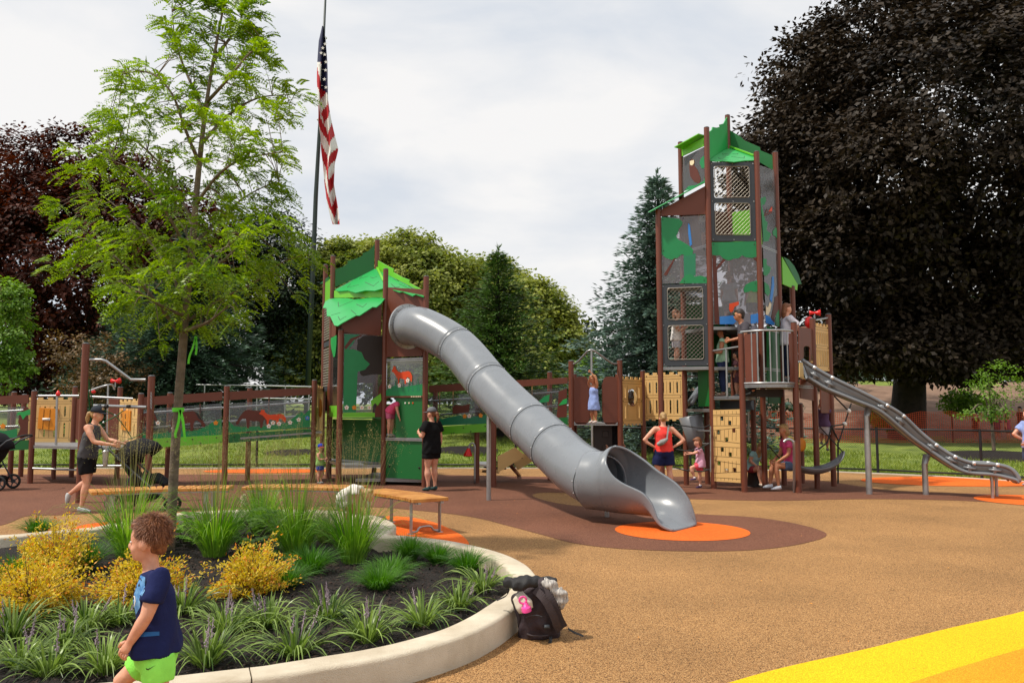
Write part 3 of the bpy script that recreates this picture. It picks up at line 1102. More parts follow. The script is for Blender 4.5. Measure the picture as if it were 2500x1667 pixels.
sub(pan(None, 'stump_print', W34, [(x_ - .22, z0), (x_ - .06, z0), (x_ - .06, z0 + .72), (x_ - .12, z0 + .62), (x_ - .16, z0 + .3)], 0.003, 'print_horse', 0.01), o)
sub(pan(None, 'leaf_print', W34, [(x_ - .30, z0 + .34), (x_ - .08, z0 + .50), (x_ - .06, z0 + .36), (x_ - .14, z0 + .24), (x_ - .2, z0 + .30), (x_ - .26, z0 + .22)], 0.003, 'green_lime', 0.0135), o)
sub(pan(None, 'lawn_print', W34, [(.07, z0), (x_ - .2, z0), (x_ - .2, z0 + .09), (.5, z0 + .10), (.07, z0 + .09)], 0.003, 'green_lime', 0.0135), o)
for a, col in ((.14, 'print_white'), (.3, 'panel_orange'), (.46, 'print_white'), (.62, 'print_white')):
    sub(flower(None, W34, a, z0 + .2, .05, .016, col), o)
zs = W34.z(1019)
b = MB()
b.box(W34.pt(W34.L / 2, zs - 0.012, -0.06), (W34.L - .1, .16, .02), W34.ux, W34.n, Z)
b.build('shelf', 'green_dark', tw)
za, zb = W24.z(1124), W24.z(1024)
o = pan(tw, 'green_panel', W24, rect(0.05, W24.L - .05, za, zb), 0.018, 'green_dark', -0.05)
bolts(o, W24, [(.12, za + .06), (W24.L - .12, za + .06), (.12, zb - .06), (W24.L - .12, zb - .06), (W24.L / 2, za + .3)], off=-.04)
# barred window on the side towards the ramp
W = W12
z0, z1 = W.z(944), W.z(736)
fr = pan(tw, 'window_frame', W, [rect(-.02, W.L + .02, z0 - .1, z1 + .02), rect(.03, W.L - .03, z0, (z0 + z1) / 2 - .06), rect(.03, W.L - .03, (z0 + z1) / 2 + .06, z1 - .02)], .03, 'frame_slate')
b = MB()
k = 0
zz = z0 + .03
while zz < z1 - .03:
    if abs(zz - (z0 + z1) / 2) > .07:
        b.box(W.pt(W.L / 2, zz, .01), (W.L - .04, .02, .035), W.ux, W.n, Z)
    zz += .062
small(sub(b.build('window_bars', 'wire_pale'), fr))
pan(tw, 'lime_panel', W, rect(-.02, W.L + .02, z1 + .04, z1 + .52), .02, 'green_lime')
W = W23
panpx(tw, 'leaf_panel', W, [(806, 826), (822, 818), (821, 845), (818, 870), (814, 872), (809, 850)], .006, 'green_leaf', .02)
pan(tw, 'clear_panel', W, rect(.06, W.L - .06, W.z(1010), W.z(826)), .012, 'acrylic')
pan(tw, 'lawn_panel', W, rect(.06, W.L - .06, W.z(1018), W.z(990)), .008, 'green_lime', .02)
# fox window, green panels, decks
W = W45
z0, z1 = W.z(966), W.z(874)
o = pan(tw, 'clear_panel', W, rect(.06, W.L - .06, z0, z1), .012, 'acrylic')
sub(printshape(None, 'fox_print', W, FOX, .20, z0 + .24, .56, .46, 'print_fox', .01), o)
sub(pan(None, 'lawn_print', W, [(.06, z0), (W.L - .06, z0), (W.L - .06, z0 + .24), (.5, z0 + .18), (.3, z0 + .22), (.06, z0 + .12)], .003, 'print_green', .0085), o)
sub(blades(None, W, .1, W.L - .1, z0 + .1, .15, .38, 12, 'print_teal', .011, 5), o)
for a, zz in ((.16, .2), (.42, .22), (.64, .32)):
    sub(flower(None, W, a, z0 + zz, .05, .014), o)
pan(tw, 'sill_strip', W, rect(.05, W.L - .05, z0 - .035, z0 - .003), .03, 'panel_brown')
o = pan(tw, 'green_panel', W, rect(.30, W.L - .055, W.z(1068), z0 - .04), .018, 'green_dark', -.03)
b = MB()
for k, (a, m_) in enumerate(((.56, 0), (.66, 1), (.76, 2))):
    b.loft([W.pt(a, z0 - .15, -.02), W.pt(a, z0 - .15, -.008)], [(.018, .018), (.018, .018)], 8, mi=m_)
small(sub(b.build('dots', ['print_white', 'print_cream', 'print_fox']), o))
# small carved lettering strip under the window
b = MB()
for k in range(6):
    b.box(W.pt(W.L - .34 + k * .045, z0 - .018, .016), (.032, .02, .004), W.ux, Z, W.n)
small(sub(b.build('letter_strip', 'print_cream'), o))
o = pan(tw, 'green_panel', W, rect(.055, W.L - .055, W.z(1168), W.z(1072)), .018, 'green_dark', -.03)
bolts(o, W, [(.15, W.z(1140)), (W.L - .15, W.z(1140)), (.15, W.z(1085))], off=-.02, r=.025)
def decksheet(parent, pts, z, th=.05, m='steel_deck', name='deck'):
    b = MB()
    P2 = [(p[0], p[1]) for p in pts]
    ar = sum(P2[i][0] * P2[(i + 1) % len(P2)][1] - P2[(i + 1) % len(P2)][0] * P2[i][1] for i in range(len(P2)))
    if ar < 0:
        P2.reverse()
    b.prism(P2, (0, 0, z - th), V((1, 0, 0)), V((0, 1, 0)), th)
    o = b.build(name, m, parent)
    # double edge rails
    b = MB()
    for dz in (-.005, -.04):
        for i in range(len(P2)):
            p, q = P2[i], P2[(i + 1) % len(P2)]
            b.bar((p[0], p[1], z + dz - .012), (q[0], q[1], z + dz - .012), .02, .018)
    small(sub(b.build('deck_edge', 'steel_galv'), o))
    return o
decksheet(tw, [T2, T3.lerp(T4, .1) + V((0, .25, 0)), T4, T6, T1], W24.z(1128))
decksheet(tw, [T4, T5, T5 + V((-.2, 1.3, 0)), T6], W45.z(1066) - .02)
decksheet(tw, [T4, T5 + V((0, .35, 0)), T5 + V((-.2, 1.4, 0)), T6, T3 + V((.3, .3, 0))], .13)
decksheet(tw, [T2, T4, T5, T5 + V((-.2, 1.3, 0)), T6, T1], W45.z(868) - .05)
# back walls so the tower reads as a closed room
pan(tw, 'wall_panel', W26, rect(.05, W26.L - .05, 2.2, 4.0), .02, 'panel_brown')
pan(tw, 'green_panel', Wall(T6, T5), rect(.05, W65.L - .05, 1.0, 1.7), .02, 'green_dark')
# roof leaves
panpx(tw, 'roof_fin', W26, [c1(*p) for p in [(395, 960), (1045, 690), (1055, 235), (1010, 310), (950, 362), (850, 400), (862, 430), (770, 480), (600, 530), (606, 570), (520, 628), (400, 662)]], .02, 'green_dark')
panpx(tw, 'roof_fin', W65, [c1(*p) for p in [(1115, 690), (1300, 765), (1850, 1045), (1862, 1012), (1630, 890), (1640, 840), (1500, 790), (1365, 712), (1375, 662), (1200, 570), (1115, 520)]], .02, 'green_lime')
plB = plane_from(at(*c1(385, 1010), T2.y), at(*c1(1200, 985), T4.y), at(*c1(1050, 665), T6.y))
mkB = [[c1(850, 780), c1(800, 828)], [c1(805, 828), c1(950, 785)], [c1(985, 800), c1(1040, 818), c1(1100, 790)], [c1(895, 885), c1(1040, 950), c1(1125, 875)], [c1(660, 915), c1(600, 970)], [c1(600, 970), c1(795, 930)]]
leafpx(tw, 'roof_leaf', plB, [c1(*p) for p in [(385, 1010), (450, 1036), (610, 1022), (740, 1060), (905, 1020), (1060, 1026), (1206, 985), (1204, 900), (1085, 640), (1000, 680)]], .018, 'green_leaf', mkB, .014)
plC = plane_from(at(*c1(1300, 985), T4.y), at(*c1(1890, 1110), T5.y), at(*c1(1100, 670), T6.y))
mkC = [[c1(1325, 915), c1(1400, 975), c1(1480, 960)], [c1(1465, 920), c1(1720, 1030), c1(1620, 945)], [c1(1370, 835), c1(1460, 868), c1(1400, 800)]]
leafpx(tw, 'roof_leaf', plC, [c1(*p) for p in [(1206, 975), (1300, 988), (1470, 1050), (1525, 1043), (1690, 1112), (1745, 1088), (1865, 1126), (1905, 1106), (1850, 1046), (1310, 770), (1115, 690)]], .018, 'green_leaf', mkC, .014)
b = MB()
b.bar(onplane(plB, *c1(1078, 625)) + V((0, 0, .03)), onplane(plB, *c1(1204, 880)) + V((0, 0, .03)), .05, .02)
b.build('ridge_strip', 'green_lime', tw)
panpx(tw, 'lime_band', W24, [c1(*p) for p in [(385, 1140), (1195, 1132), (1195, 1005), (385, 1020)]], .02, 'green_lime')
plE = plane_from(at(*c1(400, 1150), T2.y - .15), at(*c1(1200, 1150), T4.y), at(*c1(420, 1612), T3.y - .25))
mkE = [[c1(450, 1215), c1(458, 1292), c1(695, 1195)], [c1(752, 1250), c1(858, 1300), c1(928, 1240)], [c1(665, 1350), c1(750, 1425)], [c1(332, 1436), c1(485, 1392)], [c1(450, 1455), c1(480, 1516), c1(585, 1452)]]
leafpx(tw, 'roof_leaf', plE, [c1(*p) for p in [(195, 1312), (256, 1316), (262, 1450), (316, 1450), (385, 1602), (440, 1612), (520, 1560), (745, 1438), (802, 1440), (1020, 1296), (1082, 1300), (1160, 1240), (1225, 1156), (1150, 1134), (900, 1150), (720, 1172), (600, 1150), (400, 1150), (300, 1164), (232, 1210)]], .018, 'green_leaf', mkE, .014)
panpx(tw, 'roof_fin', Wall(T1, T2), [c1(*p) for p in [(148, 905), (215, 905), (300, 850), (300, 785), (225, 835)]], .02, 'green_dark')

# ---------------------------------------------------------------- tube slide
slide = thing('tube_slide', gr(1485, 1258), 'big grey plastic tube slide curving down to the orange disc', 'slide')
TR = 0.395
ctr = [(998, 797, 16.78), (1034, 800, 16.42), (1117, 849, 15.8), (1193, 938, 14.75), (1245, 992, 14.15), (1299, 1042, 13.55), (1353, 1093, 12.9), (1405, 1140, 12.35), (1460, 1173, 11.75)]
cp = [at(*c) for c in ctr]
fine = spline(cp, 8)
_d5 = (fine[-1] - fine[-3]).normalized()
_fl = V((_d5.x, _d5.y, 0)).normalized()
fine_ext = fine + [fine[-1] + (_d5 * .6 + _fl * .4).normalized() * .07, fine[-1] + (_d5 * .45 + _fl * .55).normalized() * .15]
joints = [0, 16, 24, 40, 48, 64]
for k in range(len(joints) - 1):
    i0, i1 = joints[k], joints[k + 1]
    seg = fine[i0:i1 + 1] if k < len(joints) - 2 else fine_ext[i0:]
    rads = [(TR, TR)] * len(seg)
    if k == len(joints) - 2:
        rads[-2:] = [(TR - .012, TR - .012), (TR - .016, TR - .016)]
    b = MB()
    b.loft(seg, rads, 40, False)
    o = b.build('tube_section', 'slide_grey', slide, smooth=True)
    sm = o.modifiers.new('solid', 'SOLIDIFY')
    sm.thickness = 0.012
    sm.offset = -1
    p, q = fine[i1], fine[i1 - 1]
    d = (p - q).normalized()
    b = MB()
    if k < 4 or True:
        for (a0, a1, rr, n_) in ((-.055, -.004, TR + .006, 40),):
            b.loft([p + d * a0, p + d * (a0 + .004), p + d * (a1 - .002), p + d * a1], [(TR, TR), (rr, rr), (rr, rr), (TR, TR)], n_, False)
        sub(b.build('collar', 'slide_grey', None, smooth=True, autosmooth=30), o)
        b = MB()
        b.loft([p - d * .004, p - d * .002, p + d * .004, p + d * .006], [(TR, TR), (TR + .005, TR + .005), (TR + .005, TR + .005), (TR, TR)], 40, False)
        sub(b.build('seam', 'joint_dark', None), o)
        b = MB()
        a = V((0, 0, 1)).cross(d).normalized()
        c = d.cross(a)
        for j in range(14):
            t = 2 * pi * j / 14
            n = a * math.cos(t) + c * math.sin(t)
            pp = p - d * .03 + n * (TR + .006)
            b.loft([pp, pp + n * .008], [(.011, .011), (.006, .006)], 6)
        small(sub(b.build('bolts', 'bolt_metal'), o))
# mounting ring on the tower
d = (fine[2] - fine[0]).normalized()
b = MB()
b.loft([fine[0] - d * .05, fine[0] - d * .045, fine[0] - d * .005, fine[0]], [(TR, TR), (TR + .07, TR + .07), (TR + .07, TR + .07), (TR, TR)], 40, False)
o = b.build('mount_ring', 'steel_galv', slide, smooth=True, autosmooth=30)
a = V((0, 0, 1)).cross(d).normalized()
c = d.cross(a)
b = MB()
for j in range(16):
    t = 2 * pi * j / 16
    n = a * math.cos(t) + c * math.sin(t)
    pp = fine[0] - d * .004 + n * (TR + .038)
    b.loft([pp, pp + d * .01], [(.011, .011), (.007, .007)], 6)
small(sub(b.build('bolts', 'bolt_dark'), o))
b = MB()
back = at(993, 797, W45.pt(W45.L / 2, 0).y + .06)
nn_ = W45.n
b.loft([back, fine[0] - d * .02], [(TR * .9, TR * .9)] * 2, 32, True)
b.build('stub', 'slide_grey', slide, smooth=True)
# exit trough
J5 = fine[-1]
Pn, Pf = gr(1608, 1294), gr(1697, 1286)
mid = (Pn + Pf) / 2
ex = V((mid.x - J5.x, mid.y - J5.y, 0))
LX = ex.length
ex.normalize()
lat = V((-ex.y, ex.x, 0))          # towards the far side
if lat.y < 0:
    lat = -lat
near = lambda u, v, w_: Wall(J5 - lat * w_, J5 - lat * w_ + ex).loc(u, v)
def z7(x, y):
    return (1440 + x * .17222, 1050 + y * .17222)
rimN = [near(*z7(x, y), w_) for (x, y, w_) in ((330, 620, .36), (470, 740, .36), (620, 810, .36), (760, 880, .36), (880, 1010, .35), (950, 1150, .34), (985, 1300, .33), (990, 1425, .33))]
rimF = [near(*z7(x, y), -w_) for (x, y, w_) in ((660, 310, .36), (800, 420, .36), (960, 570, .36), (1100, 660, .36), (1220, 740, .36), (1330, 860, .35), (1420, 1000, .34), (1480, 1180, .33), (1505, 1365, .33))]
rn = sorted(rimN)
rf = sorted(rimF)
def rim_z(a_, tab):
    return float(np.interp(a_, [t[0] for t in tab], [t[1] for t in tab]))
A0 = 0.27
rn = [(.275, 1.065), (.30, .99), (.335, .88)] + rn
rf = [(.275, 1.07), (.33, 1.045)] + rf
LXX = max(rn[-1][0], rf[-1][0])
z_c0 = J5.z
stations = [-.12, -.06, 0.0, .09, .17, .23, A0, .285, .305, .335, .37, .42, .48, .56, .64, .74, .84, .92, 1.0, 1.06, 1.12, 1.18, 1.24, 1.29, LXX]
NS = 32
vs, fs = [], []
for a_ in stations:
    f = max(0, a_ / LXX)
    fl = 1 + .13 * float(sst(a_, .12, .28)) * (1 - float(sst(a_, .34, .8)))
    wv = (TR + .008) * (1 - .14 * max(0, f - .3) / .7) * (1 + (fl - 1) * .6)
    zb = (z_c0 - TR) * (1 - float(sst(f, .0, .25)) * .1)
    zb = zb - (zb - 0.012) * float(sst(f, .66, 1.0))
    Rv = TR * fl + .004
    row = []
    for k in range(NS + 1):
        s_ = k / NS * 2 - 1
        u_ = abs(s_)
        if a_ <= A0:
            th = pi * u_
            x, z_ = wv * math.sin(th), zb + Rv * (1 - math.cos(th))
        else:
            hh = max((rim_z(a_, rn) if s_ < 0 else rim_z(a_, rf)) - zb, .03)
            if hh >= Rv:
                th = math.acos(max(-1, 1 - hh / Rv)) * u_
                x, z_ = wv * math.sin(th), zb + Rv * (1 - math.cos(th))
            else:
                th = math.acos(1 - hh / Rv) * u_
                g_ = float(sst(Rv - hh, 0, .2))
                x = wv * math.sin(th) * (1 - g_) + g_ * wv * min(1, (u_ * 1.5) ** .8)
                z_ = (zb + Rv * (1 - math.cos(th))) * (1 - g_) + g_ * (zb + hh * u_ ** (1.8 + 1.2 * f))
        row.append(J5 + ex * a_ + lat * math.copysign(x, s_) + V((0, 0, z_ - J5.z)))
    vs.extend(row)
m_ = NS + 1
for i in range(len(stations) - 1):
    for k in range(NS):
        fs.append((i * m_ + k, i * m_ + k + 1, (i + 1) * m_ + k + 1, (i + 1) * m_ + k))
b = MB()
b.add(vs, fs)
o = b.build('exit_trough', 'slide_grey', slide, smooth=True)
sd = o.modifiers.new('sub', 'SUBSURF')
sd.levels = sd.render_levels = 1
so = o.modifiers.new('solid', 'SOLIDIFY')
so.thickness = .03
so.offset = 0
# supports
b = MB()
fp = gr(1193, 1221)
b.tube([(fp.x, fp.y, 0), (fp.x, fp.y, fine[27].z - TR * .8)], .04, 12)
b.build('support_post', 'steel_galv', slide, smooth=True, autosmooth=40)
b = MB()
fp = gr(1482, 1262)
b.tube([(fp.x, fp.y, 0), (fp.x, fp.y, .2)], .035, 10)
b.box((fp.x, fp.y, .19), (.2, .2, .02))
b.build('support_foot', 'steel_galv', slide, smooth=True, autosmooth=40)
# ================================================================ ramp beside the small tower
def zo1(x, y):
    return (x * .31883, 800 + y * .31883)
def z05(x, y):
    return (400 + x * .1913, 900 + y * .1913)
Lp0, Lp1, Lp2 = gr(336, 1188), gr(547, 1184), gr(763, 1177)
bk = V((.12, 1.15, 0))
ramp = thing('ramp_walkway', V((Lp1.x, Lp1.y, 0)), 'wooden-coloured access ramp with horse and fox panels rising to the short tower', 'ramp')
post(ramp, Lp1, hgt(943, Lp1.y))
post(ramp, Lp2, hgt(929, Lp2.y))
post(ramp, Lp1 + bk, hgt(948, Lp1.y + 1.15))
post(ramp, Lp2 + bk * .9, hgt(935, Lp2.y + 1))
post(ramp, Lp0 + bk, hgt(960, Lp0.y + 1.15))
WA, WB = Wall(Lp0, Lp1, .0), Wall(Lp1, Lp2, .0)
# top beams
panpx(ramp, 'top_beam', WA, [(340, 991), (543, 977), (543, 956), (340, 970)], .035, 'panel_brown')
panpx(ramp, 'top_beam', WB, [(555, 977), (760, 963), (760, 946), (555, 956)], .035, 'panel_brown')
WAb, WBb = Wall(Lp0 + bk, Lp1 + bk), Wall(Lp1 + bk, Lp2 + bk * .9)
for W_, q in ((WAb, [(345, 990), (540, 976), (540, 958), (345, 972)]), (WBb, [(550, 976), (748, 963), (748, 948), (550, 958)])):
    panpx(ramp, 'top_beam', W_, q, .035, 'panel_brown')
# hand rails, near and far side
for W_, l in ((WA, ((338, 1009, 541, 994), (338, 1047, 541, 1028))), (WB, ((556, 995, 758, 981), (556, 1030, 758, 1015)))):
    for (u0, v0, u1, v1) in l:
        a, c = W_.loc(u0, v0), W_.loc(u1, v1)
        pipe(ramp, [W_.pt(a[0], a[1], -.09), W_.pt(c[0], c[1], -.09)], .021)
        pipe(ramp, [W_.pt(a[0], a[1], -.95), W_.pt(c[0], c[1], -.95)], .021)
# clear side panels with prints
o = panpx(ramp, 'clear_panel', WA, [(342, 1075), (541, 1060), (541, 984), (342, 1000)], .01, 'acrylic')
W_ = WA.off(.008)
lz = lambda W, u, v: W.loc(u, v)
def pxprint(parent, name, W, px, m, off):
    Wq = W.off(off)
    return sub(pan(None, name, Wq, [Wq.loc(u, v) for u, v in px], .003, m), parent)
pxprint(o, 'lawn_print', WA, [(342, 1078), (541, 1062), (541, 1022), (525, 1026), (505, 1040), (480, 1050), (440, 1054), (400, 1057), (370, 1060), (342, 1062)], 'print_green', .008)
h0, h1 = WA.loc(417, 1052), WA.loc(503, 1002)
sub(printshape(None, 'horse_print', WA, HORSE, h0[0], h0[1], h1[0] - h0[0], h1[1] - h0[1], 'print_horse', .012), o)
sub(pan(None, 'mane_print', WA, [(h0[0] + .68 * (h1[0] - h0[0]), h0[1] + .92 * (h1[1] - h0[1])), (h0[0] + .76 * (h1[0] - h0[0]), h0[1] + .88 * (h1[1] - h0[1])), (h0[0] + .9 * (h1[0] - h0[0]), h0[1] + .5 * (h1[1] - h0[1])), (h0[0] + .8 * (h1[0] - h0[0]), h0[1] + .6 * (h1[1] - h0[1]))][::-1], .003, 'print_mane', .016), o)
h0, h1 = WA.loc(345, 1045), WA.loc(388, 1005)
sub(printshape(None, 'horse_print', WA, HORSE, h0[0], h0[1], h1[0] - h0[0], h1[1] - h0[1], 'print_horse', .012), o)
sub(blades(None, WA, .4, .9, WA.loc(370, 1060)[1], .08, .2, 14, 'print_teal', .012, 3), o)
for (u, v, c_) in ((386, 1032, 'print_white'), (424, 1046, 'print_white'), (527, 1032, 'panel_orange')):
    a = WA.loc(u, v)
    sub(flower(None, WA, a[0], a[1], .05, .014, c_), o)
o = panpx(ramp, 'clear_panel', WB, [(556, 1058), (757, 1043), (757, 971), (556, 985)], .01, 'acrylic')
pxprint(o, 'lawn_print', WB, [(556, 1056), (757, 1042), (757, 998), (745, 1010), (735, 1005), (700, 1032), (650, 1040), (600, 1042), (572, 1040), (556, 1025)], 'print_green', .008)
h0, h1 = WB.loc(575, 1045), WB.loc(652, 999)
sub(printshape(None, 'horse_print', WB, HORSE, h0[0], h0[1], h1[0] - h0[0], h1[1] - h0[1], 'print_horse', .010, flip=True), o)
h0, h1 = WB.loc(631, 1036), WB.loc(699, 997)
sub(printshape(None, 'fox_print', WB, FOX, h0[0], h0[1], h1[0] - h0[0], (h1[1] - h0[1]) * 1.1, 'print_fox', .014), o)
for (u, v, c_) in ((656, 1040, 'print_white'), (666, 1032, 'print_white'), (681, 1034, 'print_white'), (708, 1031, 'print_white'), (729, 1024, 'print_white'), (750, 1020, 'print_blue')):
    a = WB.loc(u, v)
    sub(flower(None, WB, a[0], a[1], .05, .018, c_), o)
# side boards under the deck
o = panpx(ramp, 'side_board', WA, [(340, 1096), (543, 1080), (543, 1061), (340, 1072)], .03, 'green_lime')
bolts(o, WA, [WA.loc(u, v) for u, v in ((409, 1077), (470, 1072), (529, 1068), (490, 1082), (540, 1079))], off=.015, r=.016)
o = panpx(ramp, 'side_board', WB, [(556, 1081), (760, 1066), (760, 1046), (556, 1060)], .03, 'green_dark')
bolts(o, WB, [WB.loc(u, v) for u, v in ((572, 1066), (630, 1062), (687, 1057), (745, 1053), (560, 1079), (612, 1075), (655, 1070), (707, 1066))], off=.015, r=.016)
for W_, q in ((WA, ((342, 1086), (541, 1070))), (WB, ((558, 1070), (758, 1055)))):
    a, c = W_.loc(*q[0]), W_.loc(*q[1])
    b = MB()
    p0, p1 = W_.pt(a[0], a[1]), W_.pt(c[0], c[1])
    b.bar(p0 + V((.05, .5, 0)), p1 + V((.05, .5, 0)), .95, .04)
    b.build('deck', 'steel_deck', ramp)
# rail stanchions
for (W_, u, v0, v1) in ((WB, 658, 962, 1040), (WA, 488, 985, 1012)):
    a, c = W_.loc(u, v0), W_.loc(u, v1)
    pipe(ramp, [W_.pt(a[0], a[1], -.06), W_.pt(a[0], c[1], -.06)], .014, 'post_brown', 'stanchion')
# castle panel between ramp and tower
Wc = Wall(Lp2, T1)
castle(ramp, Wc, .06, Wc.L - .06, Wc.z(1066), Wc.z(941), 2)
a = Wc.loc(773, 1008)
b = MB()
b.ell(Wc.pt(Wc.L * .55, Wc.z(996), .03), (.10, .05, .22), 12, 8, Matrix((Wc.ux, Wc.n, Z)).transposed())
b.build('bubble_window', 'panel_orange', ramp, smooth=True)

# ================================================================ low deck with the rope net
ld = thing('play_deck', V((gr(74, 1179).x, gr(74, 1179).y, 0)), 'low play deck with castle panels, pipe rails and a green rope net', 'play deck')
La, Lb2, Le, Lc, Ld = gr(73, 1180), gr(24, 1171), gr(174, 1165), gr(50, 1164), gr(285, 1169)
for p, vt in ((La, 955), (Lb2, 958), (Le, 945), (Lc, 964), (Ld, 946), (Lp0, 962)):
    post(ld, p, hgt(vt, p.y))
Lt, Lu = gr(193, 1227), gr(359, 1224)
post(ld, Lt, hgt(840, Lt.y), .06)
post(ld, Lu, hgt(919, Lu.y), .058)
post(ld, gr(130, 1170), hgt(1096, 19), .05)
dz = hgt(1086, La.y + .1)
decksheet(ld, [La, gr(200, 1186), Lp0, Ld, Le, Lc], dz, .06)
Wr = Wall(La, gr(200, 1186))
Wn = Wall(Lt, Lu)
y0 = La.y
pipe(ld, [at(90, 966, y0), at(193, 966, y0)], .022)
pipe(ld, [at(222, 968, y0), at(325, 973, y0)], .022)
pipe(ld, [at(80, 1143, y0 - .05), at(186, 1147, y0 - .05)], .022)
pipe(ld, [at(200, 1137, 16.5), at(297, 1137, 16.5)], .022)
pipe(ld, [at(139.5, 963, y0), at(136.5, 1094, y0)], .026)
pipe(ld, [at(264, 940, y0 + .4), at(262, 1082, y0 + .4)], .022)
pipe(ld, spline([at(216, 955, y0 + .4), at(240, 946, y0 + .4), at(262, 940, y0 + .4), at(274, 940, y0 + .5), at(280, 950, y0 + .6)], 5), .02)
# bent bar and lower bar between the tall posts
pipe(ld, [at(219, 878, Lt.y), at(248, 878, Lt.y), at(258, 881, Lt.y)] + [at(312, 921, Lu.y), at(320, 926.5, Lu.y), at(356, 927, Lu.y)], .025, name='climbing_bar')
pipe(ld, [at(228, 990, Lt.y), at(357, 994, Lu.y)], .027, name='climbing_bar')
b = MB()
for u in (242, 259, 313):
    p = at(u, 992, Lt.y)
    b.tube([p - V((.02, 0, 0)), p + V((.03, 0, 0))], .034, 10)
small(b.build('collars', 'rubber_dark', ld))
# rope net
b = MB()
ropes = [[(214, 915, 14.2), (222, 960, 14.4), (232, 1010, 14.8), (252, 1062, 15.2), (284, 1120, 15.8)],
         [(304, 1000, 14.2), (282, 1016, 14.6), (253, 1031, 14.9), (232, 1046, 15.1)],
         [(246, 998, 14.0), (280, 1014, 14.6), (303, 1040, 15.0), (322, 1070, 15.2)],
         [(238, 1020, 14.6), (262, 1060, 15.1), (290, 1095, 15.5)],
         [(232, 1117, 15.2), (252, 1103, 15.2), (290, 1082, 15.1), (330, 1066, 15.0), (352, 1056, 14.8)],
         [(236, 1030, 14.6), (243, 1070, 15.0), (252, 1103, 15.2), (258, 1130, 15.4)],
         [(212, 905, 14.1), (218, 985, 14.2), (224, 1060, 14.6)]]
for r_ in ropes:
    b.tube(spline([at(*q) for q in r_], 4), .0085, 6, mi=0)
for q in ((280, 1014, 14.6), (253, 1031, 14.9), (252, 1103, 15.2), (322, 1070, 15.2), (304, 1000, 14.2)):
    b.ell(at(*q), (.022, .022, .022), 8, 6, mi=1)
small(b.build('rope_net', ['rope_green', 'bolt_metal'], ld, smooth=True))
# hanging chain
b = MB()
for k in range(9):
    p = at(369, 960 + k * 4.4, Lu.y - .06)
    dx = V((.012, 0, 0)) if k % 2 else V((0, .012, 0))
    pts = [p + dx * math.cos(t) + V((0, 0, .02)) * math.sin(t) for t in [i * pi / 4 for i in range(9)]]
    b.tube(pts, .004, 5)
small(b.build('chain', 'steel_galv', ld))
# castle panels and their play boards
Wd = Wall(Lc, Le)
castle(ld, Wd, .10, Wd.L - .04, Wd.z(1079), Wd.z(970), 4, both=False)
o = panpx(ld, 'play_board', Wd, [(92, 1046), (133, 1050), (143, 998), (97, 995)], .03, 'panel_orange', .03)
b = MB()
for u in (107, 122):
    b.bar(Wd.pt(*Wd.loc(u, 1047), .049), Wd.pt(*Wd.loc(u + 4, 999), .049), .008, .004, Wd.n)
small(sub(b.build('board_joints', 'groove_tan'), o))
b = MB()
p = Wd.pt(*Wd.loc(117, 1023), .05)
b.tube([p - Wd.ux * .09, p + Wd.ux * .09], .03, 10)
sub(b.build('roller', 'print_white', None, smooth=True), o)
Wf = Wall(Ld, Lp0)
castle(ld, Wf, .05, Wf.L - .06, Wf.z(1078), Wf.z(974), 3, both=False)
o = panpx(ld, 'play_board', Wf, [(297, 1048), (317, 1052), (319, 1003), (296, 999)], .03, 'panel_orange', .03)
b = MB()
for (du, dv) in ((0, 0), (9, 2), (0, 18), (9, 20)):
    c = Wf.pt(*Wf.loc(303 + du, 1014 + dv), .048)
    pts = [c + Wf.ux * (.05 * math.cos(t)) + Z * (.05 * math.sin(t)) for t in [i * pi / 6 for i in range(13)]]
    b.tube(pts, .006, 4)
small(sub(b.build('ring_grooves', 'groove_tan'), o))
Wg = Wall(Le, Ld)
pan(ld, 'entry_panel', Wg, rrect(Wg.L * .72, Wg.L - .06, Wg.z(1075), Wg.z(972), .1), .02, 'panel_brown')
pan(ld, 'entry_panel', Wg, rrect(.06, Wg.L * .2, Wg.z(1075), Wg.z(972), .1), .02, 'panel_brown')
def megaphone(parent, p, d, s=1.0):
    b = MB()
    d = V(d).normalized()
    b.loft([p - d * .10 * s, p - d * .04 * s, p, p + d * .05 * s, p + d * .11 * s], [(.055 * s,) * 2, (.03 * s,) * 2, (.022 * s,) * 2, (.04 * s,) * 2, (.07 * s,) * 2], 14)
    o = b.build('talk_horn', 'red_plastic', parent, smooth=True)
    b = MB()
    b.tube([p - Z * .14 * s, p], .014, 8)
    sub(b.build('horn_stem', 'steel_galv'), o)
    return o
megaphone(ld, at(282, 930, Ld.y), (1, -.3, 0))
b = MB()
b.loft([at(142, 966, y0), at(142, 960, y0), at(142, 953, y0)], [(.05, .05), (.045, .045), (.012, .012)], 10)
b.build('talk_horn', 'red_plastic', ld, smooth=True)
b = MB()
b.ell(at(228, 956, y0 + .6), (.05, .04, .04))
b.build('talk_horn', 'red_plastic', ld, smooth=True)

